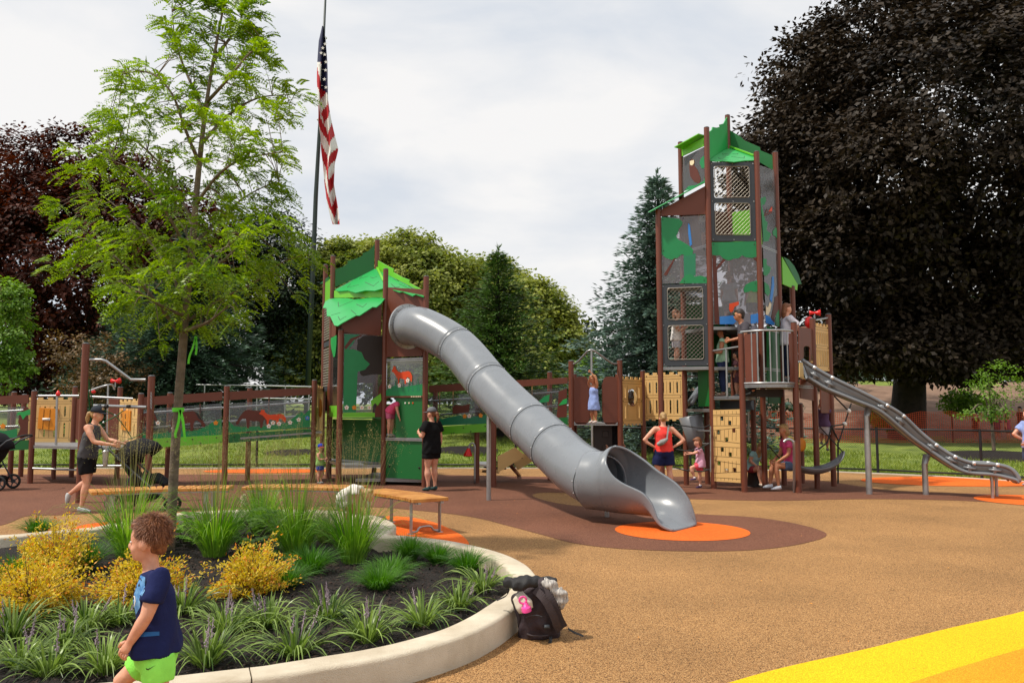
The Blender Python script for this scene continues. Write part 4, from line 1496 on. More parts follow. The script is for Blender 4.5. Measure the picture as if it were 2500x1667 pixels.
# far-side ramp that leaves the picture
rp2 = thing('ramp_walkway', V((La.x - 1.2, La.y, 0)), 'end of a second ramp with a bear panel and dark green side board', 'ramp')
Lz = V((La.x - 2.2, La.y - .1, 0))
Wz = Wall(Lz, La)
post(rp2, Lz, 1.75)
panpx(rp2, 'top_beam', Wz, [(-60, 990), (70, 984), (70, 963), (-60, 970)], .035)
for (u0, v0, u1, v1) in ((-60, 1008, 58, 1001), (-60, 1045, 45, 1040)):
    pipe(rp2, [at(u0, v0, La.y + .1), at(u1, v1, La.y + .1)], .021)
o = panpx(rp2, 'clear_panel', Wz, [(-60, 1072), (68, 1066), (68, 992), (-60, 998)], .01, 'acrylic')
pxprint(o, 'bear_print', Wz, [(41, 1066), (68, 1066), (70, 996), (62, 992), (48, 1010), (44, 1030), (50, 1044)], 'print_horse', .008)
pxprint(o, 'leaf_print', Wz, [(40, 1014), (50, 1012), (56, 1024), (64, 1014), (74, 1012), (74, 998), (58, 1004), (44, 1006)], 'green_leaf', .014)
pxprint(o, 'lawn_print', Wz, [(-60, 1072), (42, 1068), (42, 1046), (10, 1052), (-60, 1040)], 'print_green', .008)
a = Wz.loc(8, 1040)
sub(flower(None, Wz, a[0], a[1], .06, .014, 'panel_orange'), o)
panpx(rp2, 'side_board', Wz, [(12, 1100), (71, 1097), (71, 1074), (12, 1076)], .03, 'green_dark')

# ================================================================ ramp between the towers
def c6(x, y):
    return (1050 + x * .22316, 850 + y * .22316)
Mp1, Mp2, Mp3 = gr(1396, 1184), gr(1516, 1184), gr(1573, 1177)
rp3 = thing('ramp_walkway', V((gr(1204, 1187).x, gr(1204, 1187).y, 0)), 'brown railed ramp with lime side board passing behind the tube slide', 'ramp')
A_ = gr(1046, 1177)
Wm = Wall(A_, Mp1)
post(rp3, gr(1164, 1178), hgt(960, 17.7))
post(rp3, gr(1204, 1188), hgt(957, 16.9), .064)
post(rp3, gr(1343, 1172), hgt(908, 18.4))
post(rp3, A_ + V((.1, .4, 0)), hgt(950, 18))
panpx(rp3, 'top_beam', Wm, [(1048, 958), (1220, 948), (1220, 930), (1048, 941)], .035)
panpx(rp3, 'top_beam', Wm, [(1224, 947), (1386, 936), (1386, 921), (1224, 930)], .035)
for l in (((1045, 979), (1147, 972), (1150, 978)), ((1298, 961), (1381, 955))):
    pipe(rp3, [Wm.pt(*Wm.loc(*q), -.08) for q in l], .021)
for l in (((1072, 1012), (1170, 1004)), ((1330, 993), (1366, 989))):
    pipe(rp3, [Wm.pt(*Wm.loc(*q), -.08) for q in l], .021)
pipe(rp3, [Wm.pt(*Wm.loc(1190, 1001), -.95), Wm.pt(*Wm.loc(1380, 988), -.95)], .021)
for u, v0, v1 in ((1072, 957, 1000), (1105, 955, 1013), (1298, 940, 965)):
    a, c = Wm.loc(u, v0), Wm.loc(u, v1)
    pipe(rp3, [Wm.pt(a[0], a[1], -.04), Wm.pt(a[0], c[1], -.04)], .012, 'castle_tan', 'stanchion')
o = panpx(rp3, 'clear_panel', Wm, [(1048, 1042), (1384, 1022), (1384, 946), (1048, 966)], .01, 'acrylic')
pxprint(o, 'lawn_print', Wm, [(1048, 1040), (1200, 1033), (1190, 1012), (1150, 1018), (1120, 1014), (1080, 1022), (1048, 1016)], 'print_teal', .008)
pxprint(o, 'animal_print', Wm, [(1106, 1010), (1145, 1006), (1147, 985), (1130, 990), (1112, 988), (1104, 996)], 'print_horse', .012)
pxprint(o, 'leaf_print', Wm, [(1310, 985), (1340, 980), (1342, 962), (1328, 968)], 'print_green', .012)
pxprint(o, 'bear_print', Wm, [(1358, 1020), (1384, 1018), (1384, 948), (1364, 955), (1362, 990)], 'print_horse', .009)
pxprint(o, 'leaf_print', Wm, [(1363, 990), (1384, 985), (1384, 972), (1374, 976)], 'green_leaf', .014)
for (u, v, c_) in ((1135, 1016, 'panel_orange'), (1146, 1015, 'print_white'), (1174, 1014, 'panel_orange')):
    a = Wm.loc(u, v)
    sub(flower(None, Wm, a[0], a[1], .05, .014, c_), o)
o = panpx(rp3, 'side_board', Wm, [(1078, 1061), (1194, 1053), (1194, 1033), (1078, 1041)], .03, 'green_lime')
bolts(o, Wm, [Wm.loc(u, v) for u, v in ((1132, 1044), (1185, 1040), (1103, 1058), (1109, 1057), (1150, 1053))], off=.015, r=.016)
panpx(rp3, 'side_board', Wm, [(1300, 1044), (1386, 1036), (1386, 1018), (1300, 1026)], .03, 'green_dark')
b = MB()
a, c = Wm.loc(1052, 1054), Wm.loc(1384, 1028)
b.bar(Wm.pt(*a, -.55), Wm.pt(*c, -.55), .95, .04)
b.build('deck', 'steel_deck', rp3)
# stair block with tan cheeks under the ramp
st = thing('stair_block', gr(1250, 1172), 'small stair with tan sloping cheek boards under the ramp', 'stairs')
Ws = Wall(gr(1208, 1180), gr(1300, 1176))
panpx(st, 'cheek_board', Ws, [c6(740, 1360), c6(1040, 1175), c6(930, 1082), c6(740, 1180)], .03, 'castle_tan')
panpx(st, 'cheek_board', Ws.off(-.75), [c6(960, 1330), c6(1140, 1220), c6(1020, 1150), c6(900, 1230)], .03, 'castle_tan')
for k in range(3):
    b = MB()
    a = Ws.loc(*c6(790 + 90 * k, 1330 - 60 * k))
    b.box(Ws.pt(a[0], a[1] + .02, -.38), (.22, .70, .03), Ws.ux, Ws.n, Z)
    b.build('tread', 'rubber_dark', st)
b = MB()
b.tube([Ws.pt(*Ws.loc(*c6(970, 1290)), -.4) , gr(1267, 1160)], .045, 10)
b.build('leg', 'post_brown', st, smooth=True)
decksheet(st, [gr(1168, 1153), gr(1206, 1156), gr(1206, 1150) + V((0, .5, 0)), gr(1168, 1150) + V((0, .5, 0))], .22, .05, name='landing')

# ================================================================ middle deck with the fire pole
md = thing('play_deck', V((Mp1.x, Mp1.y, 0)), 'brown play deck with a steel fire pole and castle panels', 'play deck')
zd = hgt(1031, Mp1.y)
for p, vt in ((Mp1, 882), (Mp2, 880), (Mp3, 906)):
    post(md, p, hgt(vt, p.y))
Mb1, Mb2 = Mp1 + V((.15, 1.1, 0)), Mp2 + V((.1, 1.1, 0))
post(md, Mb1, hgt(914, Mb1.y))
post(md, Mb2, hgt(914, Mb2.y))
W = Wall(Mp1, Mp2)
decksheet(md, [Mp1, Mp2, Mp3, Mb2, Mb1], zd, .05)
pan(md, 'entry_panel', W, rrect(.055, .055 + .31, W.z(1036), W.z(919), .1), .02)
pan(md, 'entry_panel', W, rrect(W.L - .055 - .30, W.L - .055, W.z(1036), W.z(919), .1), .02)
Wb = Wall(Mb1, Mb2)
pan(md, 'entry_panel', Wb, rrect(.055, .36, W.z(1030), W.z(924), .1), .02)
pan(md, 'entry_panel', Wb, rrect(Wb.L - .36, Wb.L - .055, W.z(1030), W.z(924), .1), .02)
pan(md, 'tan_step', Wb, rect(.38, .5, W.z(1030), W.z(1000)), .02, 'castle_tan')
yp = Mp1.y - .5
fp = at(1445, 1000, yp)
pipe(md, [V((fp.x, yp, 0)), V((fp.x, yp, hgt(856, yp)))], .024, name='fire_pole')
pipe(md, [at(1395, 888, Mp1.y), at(1402, 888, Mp1.y - .05), at(1412, 882, Mp1.y - .12), V((fp.x - .08, yp + .02, hgt(857, yp))), V((fp.x, yp, hgt(853, yp))), V((fp.x + .08, yp + .02, hgt(857, yp))), at(1490, 884, Mp2.y - .12), at(1499, 888, Mp2.y - .05), at(1508, 888, Mp2.y)], .02, name='pole_bracket')
W = Wall(Mp2, Mp3)
castle(md, W, .05, W.L - .05, W.z(1038), W.z(920), 4, bub=True)
R1_ = gr(1676, 1184)
W = Wall(Mp3, R1_)
castle(md, W, .05, W.L - .05, W.z(1027), W.z(909), 5, both=True)
# dark play drum hanging under the deck
b = MB()
dp = at(1470, 1070, Mp1.y + .5)
b.box((dp.x, dp.y, hgt(1080, dp.y) - .1), (.40, .35, .95))
for k in range(3):
    b.box((dp.x + .05, dp.y - .18, .45 + .3 * k), (.14, .02, .14), mi=1)
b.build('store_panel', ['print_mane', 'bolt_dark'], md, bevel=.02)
# ================================================================ tall tower
def c5(x, y):
    return (1550 + x * .26781, 270 + y * .26786)
def s21(x, y):
    return (1580 + x * .21689, 480 + y * .21684)
def s22(x, y):
    return (1600 + x * .1467, 780 + y * .14668)
def s23(x, y):
    return (1660 + x * .15947, 980 + y * .15944)
def s24(x, y):
    return (1880 + x * .16579, 740 + y * .16582)
def z6(x, y):
    return (1550 + x * .38274, 650 + y * .38265)
def z7b(x, y):
    return (1900 + x * .38265, 700 + y * .38265)
R1, R2, R3, R4, R5 = gr(1676, 1184), gr(1617, 1190), gr(1743, 1193), gr(1868, 1193), gr(1915, 1184)
R6 = V((4.85, 17.95, 0))
R7, R8, R9, R10 = gr(1818, 1201), gr(1950, 1203), gr(1996, 1193), gr(2036, 1187)
tt = thing('play_tower', V((R3.x, R3.y, 0)), 'tall brown and green play tower with leaf roof and clear animal panels', 'play tower')
for p, vt in ((R1, 349), (R3, 313), (R4, 372), (R5, 373), (R6, 283)):
    post(tt, p, hgt(vt, p.y))
post(tt, R2, hgt(513, R2.y))
for p, vt in ((R7, 815), (R8, 788), (R9, 779), (R10, 768)):
    post(tt, p, hgt(vt, p.y))
Rr = gr(1959, 1180)
post(tt, gr(1959, 1180), 1.7)
post(tt, gr(1843, 1182), 1.9)
post(tt, gr(1728, 1181), 1.75)
W23_, W34_, W45_, W13_, W36_ = Wall(R2, R3), Wall(R3, R4), Wall(R4, R5), Wall(R1, R3), Wall(R3, R6)
W64_, W65_ = Wall(R6, R4), Wall(R6, R5)
# ---- left bay: gable, clear panel, mesh window
panpx(tt, 'gable_panel', W23_, [c5(240, 962), c5(650, 945), c5(640, 690), c5(240, 905)], .02, 'panel_brown')
a0, a1 = .06, W23_.L - .06
def zb_(W, y, f=.5):
    return W.z(y, f)
z0, z1 = W23_.z(691), W23_.z(529)
o = pan(tt, 'clear_panel', W23_, rect(a0, a1, z0, z1), .012, 'acrylic_milky')
bolts(o, W23_, [(a0 + .04, z1 - .04), (W23_.L / 2, z1 - .04), (a1 - .04, z1 - .04), (a0 + .04, (z0 + z1) / 2), (a1 - .04, (z0 + z1) / 2), (W23_.L / 2, z0 + .04), (a1 - .05, z0 + .04)], off=.008)
pxprint(o, 'tree_print', W23_, [s21(160, 235), s21(270, 240), s21(360, 250), s21(400, 290), s21(385, 330), s21(355, 370), s21(345, 410), s21(325, 440), s21(345, 480), s21(420, 520), s21(480, 560), s21(520, 600), s21(510, 650), s21(450, 668), s21(390, 650), s21(340, 690), s21(270, 712), s21(210, 690), s21(165, 650)][::-1], 'print_green', .01)
pxprint(o, 'bush_print', W23_, [s21(360, 978), s21(400, 920), s21(440, 880), s21(490, 872), s21(540, 900), s21(600, 890), s21(660, 905), s21(682, 935), s21(684, 975)][::-1], 'print_green', .011)
pxprint(o, 'branch_print', W23_, [s21(185, 880), s21(300, 700), s21(320, 690), s21(220, 890)][::-1], 'print_horse', .012)
pxprint(o, 'stream_print', W23_, [s21(460, 300), s21(480, 320), s21(505, 540), s21(482, 560), s21(462, 420)], 'print_blue', .012)
pxprint(o, 'trunk_print', W23_, [s21(410, 660), s21(545, 640), s21(545, 890), s21(480, 880), s21(415, 900)][::-1], 'print_teal', .0095)
zt, zb2 = W23_.z(694), W23_.z(893)
hh = (zt - zb2)
mesh_window(tt, W23_, a0 - .01, a1 + .01, zb2, zt, [(a0 + .09, a1 - .07, zb2 + hh * .07, zb2 + hh * .50), (a0 + .09, a1 - .07, zb2 + hh * .56, zb2 + hh * .965)])
# ---- middle bay
z0, z1 = W34_.z(589), W34_.z(397)
hh = z1 - z0
b0, b1 = .055, W34_.L - .055
mesh_window(tt, W34_, b0, b1, z0, z1, [(b0 + .07, b1 - .10, z0 + hh * .075, z0 + hh * .485), (b0 + .07, b1 - .10, z0 + hh * .545, z0 + hh * .955)])
z0, z1 = W34_.z(792), W34_.z(592)
o = pan(tt, 'clear_panel', W34_, rect(b0, b1, z0, z1), .012, 'acrylic_milky')
bolts(o, W34_, [(b0 + .04, z1 - .04), (b1 - .04, z1 - .04), (b0 + .04, (z0 + z1) / 2), (b1 - .04, (z0 + z1) / 2), (b0 + .04, z0 + .04), (b1 - .04, z0 + .04)], off=.008)
pxprint(o, 'tree_print', W34_, [s21(728, 515), s21(910, 512), s21(1240, 500), s21(1240, 670), s21(1190, 690), s21(1110, 685), s21(1070, 660), s21(1030, 695), s21(970, 700), s21(920, 720), s21(860, 700), s21(820, 660), s21(770, 665), s21(730, 655)][::-1], 'print_green', .01)
pxprint(o, 'trunk_print', W34_, [s21(735, 660), s21(775, 660), s21(780, 790), s21(860, 700), s21(880, 715), s21(785, 830), s21(812, 1435), s21(760, 1435)][::-1], 'print_horse', .0095)
pxprint(o, 'branch_print', W34_, [s21(1190, 690), s21(1245, 690), s21(1245, 745)][::-1], 'print_horse', .0095)
pxprint(o, 'bush_print', W34_, [s21(1085, 1040), s21(1110, 990), s21(1170, 960), s21(1262, 940), s21(1270, 1065), s21(1200, 1075), s21(1170, 1058), s21(1140, 1075), s21(1095, 1080)][::-1], 'print_green', .01)
pxprint(o, 'squirrel_print', W34_, [s21(925, 1205), s21(975, 1195), s21(1030, 1180), s21(1030, 1220), s21(985, 1240), s21(965, 1290), s21(940, 1305), s21(922, 1270)][::-1], 'print_fox', .012)
pxprint(o, 'pond_print', W34_, [s21(815, 1350), s21(1000, 1335), s21(1060, 1330), s21(975, 1435), s21(818, 1437)][::-1], 'print_blue', .011)
pxprint(o, 'rock_print', W34_, [s21(975, 1437), s21(1040, 1360), s21(1110, 1310), s21(1160, 1330), s21(1160, 1432)][::-1], 'print_grey', .0125)
pxprint(o, 'pond_print', W34_, [s21(1165, 1330), s21(1240, 1315), s21(1275, 1325), s21(1275, 1420), s21(1165, 1430)][::-1], 'print_blue', .011)
pxprint(o, 'hedgehog_print', W34_, [s21(965, 1330), s21(990, 1285), s21(1030, 1275), s21(1065, 1310), s21(1060, 1332)][::-1], 'green_dark', .0135)
# ---- side bay
o = panpx(tt, 'clear_panel', W45_, [s21(1335, 1425), s21(1505, 1478), s21(1446, 0), c5(1270, 545), c5(1135, 500)][::-1], .012, 'acrylic_milky')
for name, pts, m_ in (('tree_print', [s21(1275, 20), s21(1330, 0), s21(1340, 40), s21(1320, 90), s21(1290, 100), s21(1330, 270), s21(1355, 290), s21(1345, 380), s21(1395, 420), s21(1365, 500), s21(1310, 510)], 'print_green'),
                      ('tree_print', [s21(1305, 700), s21(1345, 700), s21(1345, 770), s21(1395, 800), s21(1375, 860), s21(1340, 895), s21(1310, 880)], 'print_green'),
                      ('tree_print', [s21(1320, 960), s21(1370, 1000), s21(1385, 1080), s21(1360, 1120), s21(1325, 1080)], 'print_green'),
                      ('bush_print', [s21(1410, 395), s21(1450, 340), s21(1472, 420), s21(1470, 480), s21(1440, 445), s21(1420, 440)], 'print_green'),
                      ('bush_print', [s21(1440, 1400), s21(1460, 1290), s21(1500, 1260), s21(1508, 1470), s21(1450, 1455)], 'print_green'),
                      ('stream_print', [s21(1405, 900), s21(1425, 900), s21(1430, 1010), s21(1405, 1190), s21(1380, 1160), s21(1400, 1000)], 'print_blue'),
                      ('pond_print', [s21(1330, 1330), s21(1380, 1350), s21(1440, 1430), s21(1420, 1450), s21(1335, 1420)], 'print_blue'),
                      ('branch_print', [s21(1310, 225), s21(1345, 140), s21(1355, 145), s21(1335, 190), s21(1405, 165), s21(1410, 185)], 'print_horse'),
                      ('bird_print', [s21(1365, 170), s21(1405, 110), s21(1407, 165)], 'print_fox'),
                      ('rabbit_print', [s21(1335, 1330), s21(1340, 1230), s21(1360, 1250), s21(1380, 1190), s21(1398, 1210), s21(1385, 1290), s21(1360, 1335)], 'print_cream'),
                      ('trunk_print', [s21(1395, 1380), s21(1440, 1130), s21(1490, 1100), s21(1495, 1250), s21(1440, 1340), s21(1430, 1420)], 'print_horse')):
    try:
        pxprint(o, name, W45_, pts[::-1], m_, .010 + .0012 * rnd.random())
    except Exception as e:
        print('print skipped', name, e)
panpx(tt, 'green_panel', W45_, [(1873, 950), (1907, 958), (1906, 808), (1872, 796)], .018, 'green_dark')
# ---- owl panel behind and back walls
o = panpx(tt, 'clear_panel', W13_, [c5(430, 740), c5(640, 660), c5(630, 335), c5(440, 430)], .012, 'acrylic_milky')
pxprint(o, 'owl_print', W13_, [c5(495, 470), c5(520, 440), c5(545, 460), c5(540, 500), c5(570, 540), c5(600, 620), c5(590, 668), c5(540, 650), c5(505, 600), c5(497, 540)][::-1], 'print_horse', .01)
pxprint(o, 'owl_face_print', W13_, [c5(500, 462), c5(518, 455), c5(538, 452), c5(540, 480), c5(522, 502), c5(502, 495)][::-1], 'print_cream', .014)
pxprint(o, 'tree_print', W13_, [c5(600, 440), c5(630, 410), c5(635, 520), c5(610, 530), c5(590, 480)][::-1], 'print_green', .01)
pxprint(o, 'tree_print', W13_, [c5(450, 735), c5(490, 690), c5(560, 680), c5(630, 640), c5(632, 600), c5(640, 660), c5(560, 700)][::-1], 'print_green', .01)
pan(tt, 'lime_wall', W65_, rect(.05, W65_.L - .05, W34_.z(588), W34_.z(480)), .02, 'green_lime')
pan(tt, 'green_panel', Wall(R1, R6), rect(.05, Wall(R1, R6).L - .05, W34_.z(892), W34_.z(730)), .02, 'green_dark')
pan(tt, 'wall_panel', Wall(R6, R5), rect(.05, W65_.L - .05, W34_.z(892), W34_.z(800)), .02, 'panel_brown')
pan(tt, 'wall_panel', Wall(R1, R6), rect(.05, Wall(R1, R6).L - .05, W34_.z(588), W34_.z(480)), .02, 'panel_brown')
pan(tt, 'clear_panel', W65_, rect(.05, W65_.L - .05, W34_.z(780), W34_.z(600)), .012, 'acrylic_milky')
pan(tt, 'clear_panel', Wall(R1, R6), rect(.05, .9, W34_.z(720), W34_.z(480)), .012, 'acrylic_milky')
# floors of the closed levels
for v_ in (893, 795, 592):
    decksheet(tt, [R1, R3, R4, R5, R6], W34_.z(v_) - .02, .05)
decksheet(tt, [R2, R3, R1], W23_.z(895), .05)
decksheet(tt, [R2, R3, R1], W23_.z(693) - .02, .04)
# ---- roof leaves
panpx(tt, 'roof_fin', W36_, [c5(668, 470), c5(850, 350), c5(838, 60), c5(808, 120), c5(770, 130), c5(775, 150), c5(740, 158), c5(706, 152), c5(700, 178), c5(668, 200)], .02, 'green_leaf')
panpx(tt, 'roof_fin', W65_, [c5(858, 345), c5(1135, 470), c5(1280, 555), c5(1255, 410), c5(1145, 365), c5(1140, 335), c5(1000, 275), c5(970, 245), c5(860, 175)], .02, 'green_dark')
plR = plane_from(at(*c5(680, 462), R3.y), at(*c5(1085, 460), R4.y), at(*c5(850, 355), R6.y - .3))
mk = [[c5(795, 398), c5(805, 405), c5(845, 395)], [c5(890, 400), c5(935, 402), c5(940, 393)], [c5(762, 435), c5(770, 445), c5(850, 437)], [c5(880, 425), c5(995, 440), c5(998, 420)]]
leafpx(tt, 'roof_leaf', plR, [c5(680, 460), c5(740, 466), c5(800, 462), c5(900, 472), c5(1000, 460), c5(1090, 458), c5(1090, 428), c5(870, 345), c5(820, 362), c5(720, 425)], .018, 'green_leaf', mk, .012)
b = MB()
p_, q_ = onplane(plR, *c5(868, 345)), onplane(plR, *c5(1085, 425))
b.bar(p_ + V((0, 0, .04)), q_ + V((0, 0, .04)), .05, .03)
b.build('ridge_strip', 'green_lime', tt)
plL = plane_from(at(*c5(425, 345), R1.y), at(*c5(630, 230), R3.y + .2), at(*c5(425, 380), R1.y - .25))
panpx(tt, 'lime_fascia', W13_, [c5(418, 425), c5(630, 325), c5(628, 250), c5(415, 360)], .02, 'green_lime')
b = MB()
b.bar(at(*c5(412, 348), R1.y - .1), at(*c5(632, 228), R3.y + .15), .35, .02)
b.build('roof_leaf', 'green_lime', tt)
# slanting roof over the left bay
b = MB()
pA, pB = at(*c5(135, 930), R2.y - .15), at(*c5(630, 662), R3.y - .1)
pC, pD = at(*c5(640, 650), R1.y + .15), at(*c5(150, 915), R2.y + 1.0)
b.prism([(0, 0), ((pB - pA).length, 0), ((pB - pA).length + .05, 1.0), (.05, 1.0)], pA, (pB - pA).normalized(), ((pC - pB) - (pB - pA).normalized() * (pC - pB).dot((pB - pA).normalized())).normalized(), .018)
b.build('roof_leaf', 'green_leaf', tt)
# lime roof behind, over the far bay
Wq = Wall(R5, R5 + V((.5, .6, 0)))
panpx(tt, 'gable_panel', Wq, [s21(1522, 985), s21(1685, 1055), s21(1690, 990), s21(1515, 680)][::-1] if False else [s21(1522, 985), s21(1685, 1055), s21(1690, 990), s21(1515, 680)], .02, 'green_lime')
panpx(tt, 'roof_fin', Wq.off(-.25), [s21(1530, 680), s21(1690, 990), s21(1735, 985), s21(1700, 880), s21(1650, 780), s21(1590, 710)], .02, 'green_dark')
post(tt, Wq.pt(.76, 0), hgt(700, Wq.pt(.76, 0).y))
# ---- lower platforms
zl = hgt(998, R1.y)
decksheet(tt, [R1, R3, R3 + V((.3, 1.1, 0)), R1 + V((.2, 1.0, 0))], zl, .06)
zm = hgt(967, (R3.y + R7.y) / 2)
decksheet(tt, [R3, R7, R4 + V((-.1, .2, 0)), R4 + V((-.2, 1.2, 0)), R3 + V((.1, 1.2, 0))], zm, .06)
zh = hgt(938, R8.y)
# bowed balcony deck between R7 and R8
mid_ = (R7 + R8) / 2 + V((-.02, -.42, 0))
bow = spline([R7, (R7 * .7 + R8 * .3) + V((0, -.26, 0)), (R7 * .3 + R8 * .7) + V((0, -.26, 0)), R8], 5)
decksheet(tt, list(bow) + [R9, R5, R4], zh, .06)
ztop = hgt(813, R7.y)
pipe(tt, [V((p.x, p.y, ztop + .02)) for p in bow], .022, name='guard_rail')
pipe(tt, [V((p.x, p.y, zh + .02)) for p in bow], .022, name='guard_rail')
bl = resample(bow, .118, False)
for p in bl[2:-2]:
    pipe(tt, [V((p.x, p.y, zh + .02)), V((p.x, p.y, ztop + .02))], .014, name='baluster', n=6)
Wg_ = Wall(bow[0], bow[3])
pan(tt, 'guard_panel', Wall(R7, bow[4]), rect(.08, .34, zh + .03, ztop - .03), .02)
pan(tt, 'guard_panel', Wall(bow[-5], R8), rect(.12, .34, zh + .03, ztop - .03), .02)
# rail in front of the lower platform
q0, q1 = at(*s22(965, 520), R3.y - .05), at(*s22(1400, 452), R7.y)
pipe(tt, [q0, q1], .02, name='guard_rail')
qm = q0.lerp(q1, .5)
pipe(tt, [V((qm.x, qm.y, zm)), qm], .022, name='baluster')
# brown house front with the open slide's gate
Wh = Wall(R8, R9)
loops = [[Wh.loc(*s24(425, 850)), Wh.loc(*s24(670, 860)), Wh.loc(*s24(640, 380)), Wh.loc(*s24(420, 350))], [Wh.loc(*s24(*q)) for q in ((485, 840), (585, 850), (583, 660), (560, 635), (520, 630), (488, 650))]]
pan(tt, 'gate_panel', Wh, loops, .02)
panpx(tt, 'tan_cheek', Wh, [s24(432, 1090), s24(492, 1090), s24(475, 880), s24(432, 875)], .02, 'castle_tan')
panpx(tt, 'tan_cheek', Wh, [s24(592, 870), s24(660, 880), s24(660, 780), s24(592, 760)], .02, 'castle_tan')
panpx(tt, 'tan_cheek', Wh, [s24(450, 1105), s24(610, 1150), s24(520, 1130), s24(490, 1090)][::-1], .02, 'castle_tan')
panpx(tt, 'skirt_panel', Wh, [s24(440, 1400), s24(660, 1440), s24(660, 1160), s24(440, 1120)], .02)
Wk = Wall(R9, R10)
castle(tt, Wk, .06, Wk.L - .05, Wk.z(905), Wk.z(790), 6, both=False)
panpx(tt, 'skirt_panel', Wk, [(2004, 1008), (2032, 1008), (2030, 912), (2002, 918)], .02)
pipe(tt, [at(1990, 782, R9.y), at(2022, 776, R10.y)], .022, name='guard_rail')
megaphone(tt, at(*s24(655, 145), R9.y), (1, -.25, 0), 1.0)
b = MB()
b.ell(at(*s24(580, 285), R9.y + .25), (.10, .06, .13))
b.build('talk_horn', 'red_plastic', tt, smooth=True)
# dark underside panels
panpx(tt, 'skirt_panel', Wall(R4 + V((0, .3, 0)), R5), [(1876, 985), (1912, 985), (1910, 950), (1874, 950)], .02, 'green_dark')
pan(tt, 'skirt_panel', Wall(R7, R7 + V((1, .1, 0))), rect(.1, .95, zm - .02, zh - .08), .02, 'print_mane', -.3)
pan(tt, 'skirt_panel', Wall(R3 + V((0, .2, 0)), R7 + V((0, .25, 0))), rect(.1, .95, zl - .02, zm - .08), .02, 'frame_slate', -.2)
o = panpx(tt, 'green_panel', Wall(R1, R3), [(1706, 992), (1738, 991), (1736, 898), (1704, 900)], .018, 'green_dark', -.02)
pipe(tt, [at(*s22(525, 947), R1.y), at(*s22(715, 940), R1.y)], .022)
# climbing panel with square holds
Wc_ = Wall(R3, R7)
cl = [Wc_.loc(*s23(*q)) for q in ((528, 1215), (945, 1243), (933, 118), (518, 130))]
holes = []
for (x, y) in ((657, 258), (778, 327), (603, 470), (840, 440), (728, 580), (663, 733), (785, 810), (611, 942), (730, 1055), (851, 1045)):
    a, z_ = Wc_.loc(*s23(x, y))
    holes.append(rrect(a - .042, a + .042, z_ - .042, z_ + .042, .008, 2))
o = pan(tt, 'climbing_panel', Wc_, [cl] + holes, .022, 'castle_tan', .02)
b = MB()
lines = [((520, 205), (935, 190)), ((522, 228), (935, 215)), ((520, 370), (935, 367)), ((520, 443), (935, 398)), ((522, 592), (935, 638)), ((524, 690), (940, 705)), ((524, 833), (940, 858)), ((524, 895), (940, 960)), ((526, 1095), (942, 1075)), ((526, 1158), (944, 1184))]
for l_ in lines:
    b.bar(Wc_.pt(*Wc_.loc(*s23(*l_[0])), .032), Wc_.pt(*Wc_.loc(*s23(*l_[1])), .032), .007, .003, Wc_.n)
for (ya, yb) in ((140, 195), (228, 365), (430, 600), (695, 835), (905, 1090), (1165, 1210)):
    for k in range(6):
        x = 575 + k * 60 + (ya % 17)
        b.bar(Wc_.pt(*Wc_.loc(*s23(x, ya + 4)), .032), Wc_.pt(*Wc_.loc(*s23(x + rnd.uniform(-6, 6), yb - 6)), .032), .006, .003, Wc_.n)
small(sub(b.build('board_joints', 'groove_tan'), o))
b = MB()
for (x, y) in ((657, 258), (778, 327), (603, 470), (840, 440), (663, 733), (785, 810), (611, 942), (730, 1055), (851, 1045)):
    b.box(Wc_.pt(*Wc_.loc(*s23(x, y)), -.06), (.10, .10, .01), Wc_.ux, Z, Wc_.n)
small(sub(b.build('hold_backs', 'print_horse'), o))
# rope rungs beside the panel
b = MB()
yr = R1.y - .1
for q in ([(1640, 1034, 16.9), (1676, 1040, 16.7), (1712, 1044, 16.6), (1733, 1038, 16.4)], [(1645, 1095, 16.9), (1676, 1100, 16.7), (1705, 1095, 16.5), (1733, 1082, 16.4)], [(1645, 1140, 16.9), (1676, 1148, 16.7), (1715, 1150, 16.5), (1733, 1145, 16.4)]):
    b.tube(spline([at(*p) for p in q], 4), .014, 6)
small(b.build('rope_rungs', 'rope_dark', tt, smooth=True))
for v_ in (1051, 1082, 1145):
    pipe(tt, [at(1680, v_, R1.y), at(1735, v_ + 1, R3.y - .02)], .016, name='rung')
pipe(tt, [at(1735, 1040, R3.y - .1), at(1735, 1152, R3.y - .1)], .014, name='rung_pole')
pipe(tt, spline([at(*s23(1590, 620), 15.4), at(*s23(1625, 588), 15.4), at(*s23(1680, 580), 15.4), at(*s23(1735, 620), 15.4), at(*s23(1745, 680), 15.4), gr(1939, 1202)], 5), .026, name='grab_bar')
for x in (1050, 1248):
    pipe(tt, [at(*s23(x, 150), 17.2), at(*s23(x, 600), 17.2)], .022, name='grab_bar')
# white-grey inner slide piece showing behind the green panel
b = MB()
pts = [at(*s22(555, 1440), 17.5), at(*s22(640, 1290), 17.6), at(*s22(740, 1130), 17.7)]
b.loft(pts, [(.28, .05)] * 3, 12, True, V((0, 1, 0)))
b.build('inner_chute', 'slide_grey', tt, smooth=True)
b = MB()
p = at(1692, 1055, 17.3)
b.loft([V((p.x, p.y, .75)), V((p.x + .05, p.y, 1.0)), V((p.x - .05, p.y, 1.45))], [(.12, .12), (.22, .2), (.3, .25)], 16)
b.build('funnel', 'slide_steel', tt, smooth=True)
b = MB()
b.ell(at(1957, 1085, 16.6), (.09, .03, .14))
b.build('spinner', 'panel_orange', tt, smooth=True)

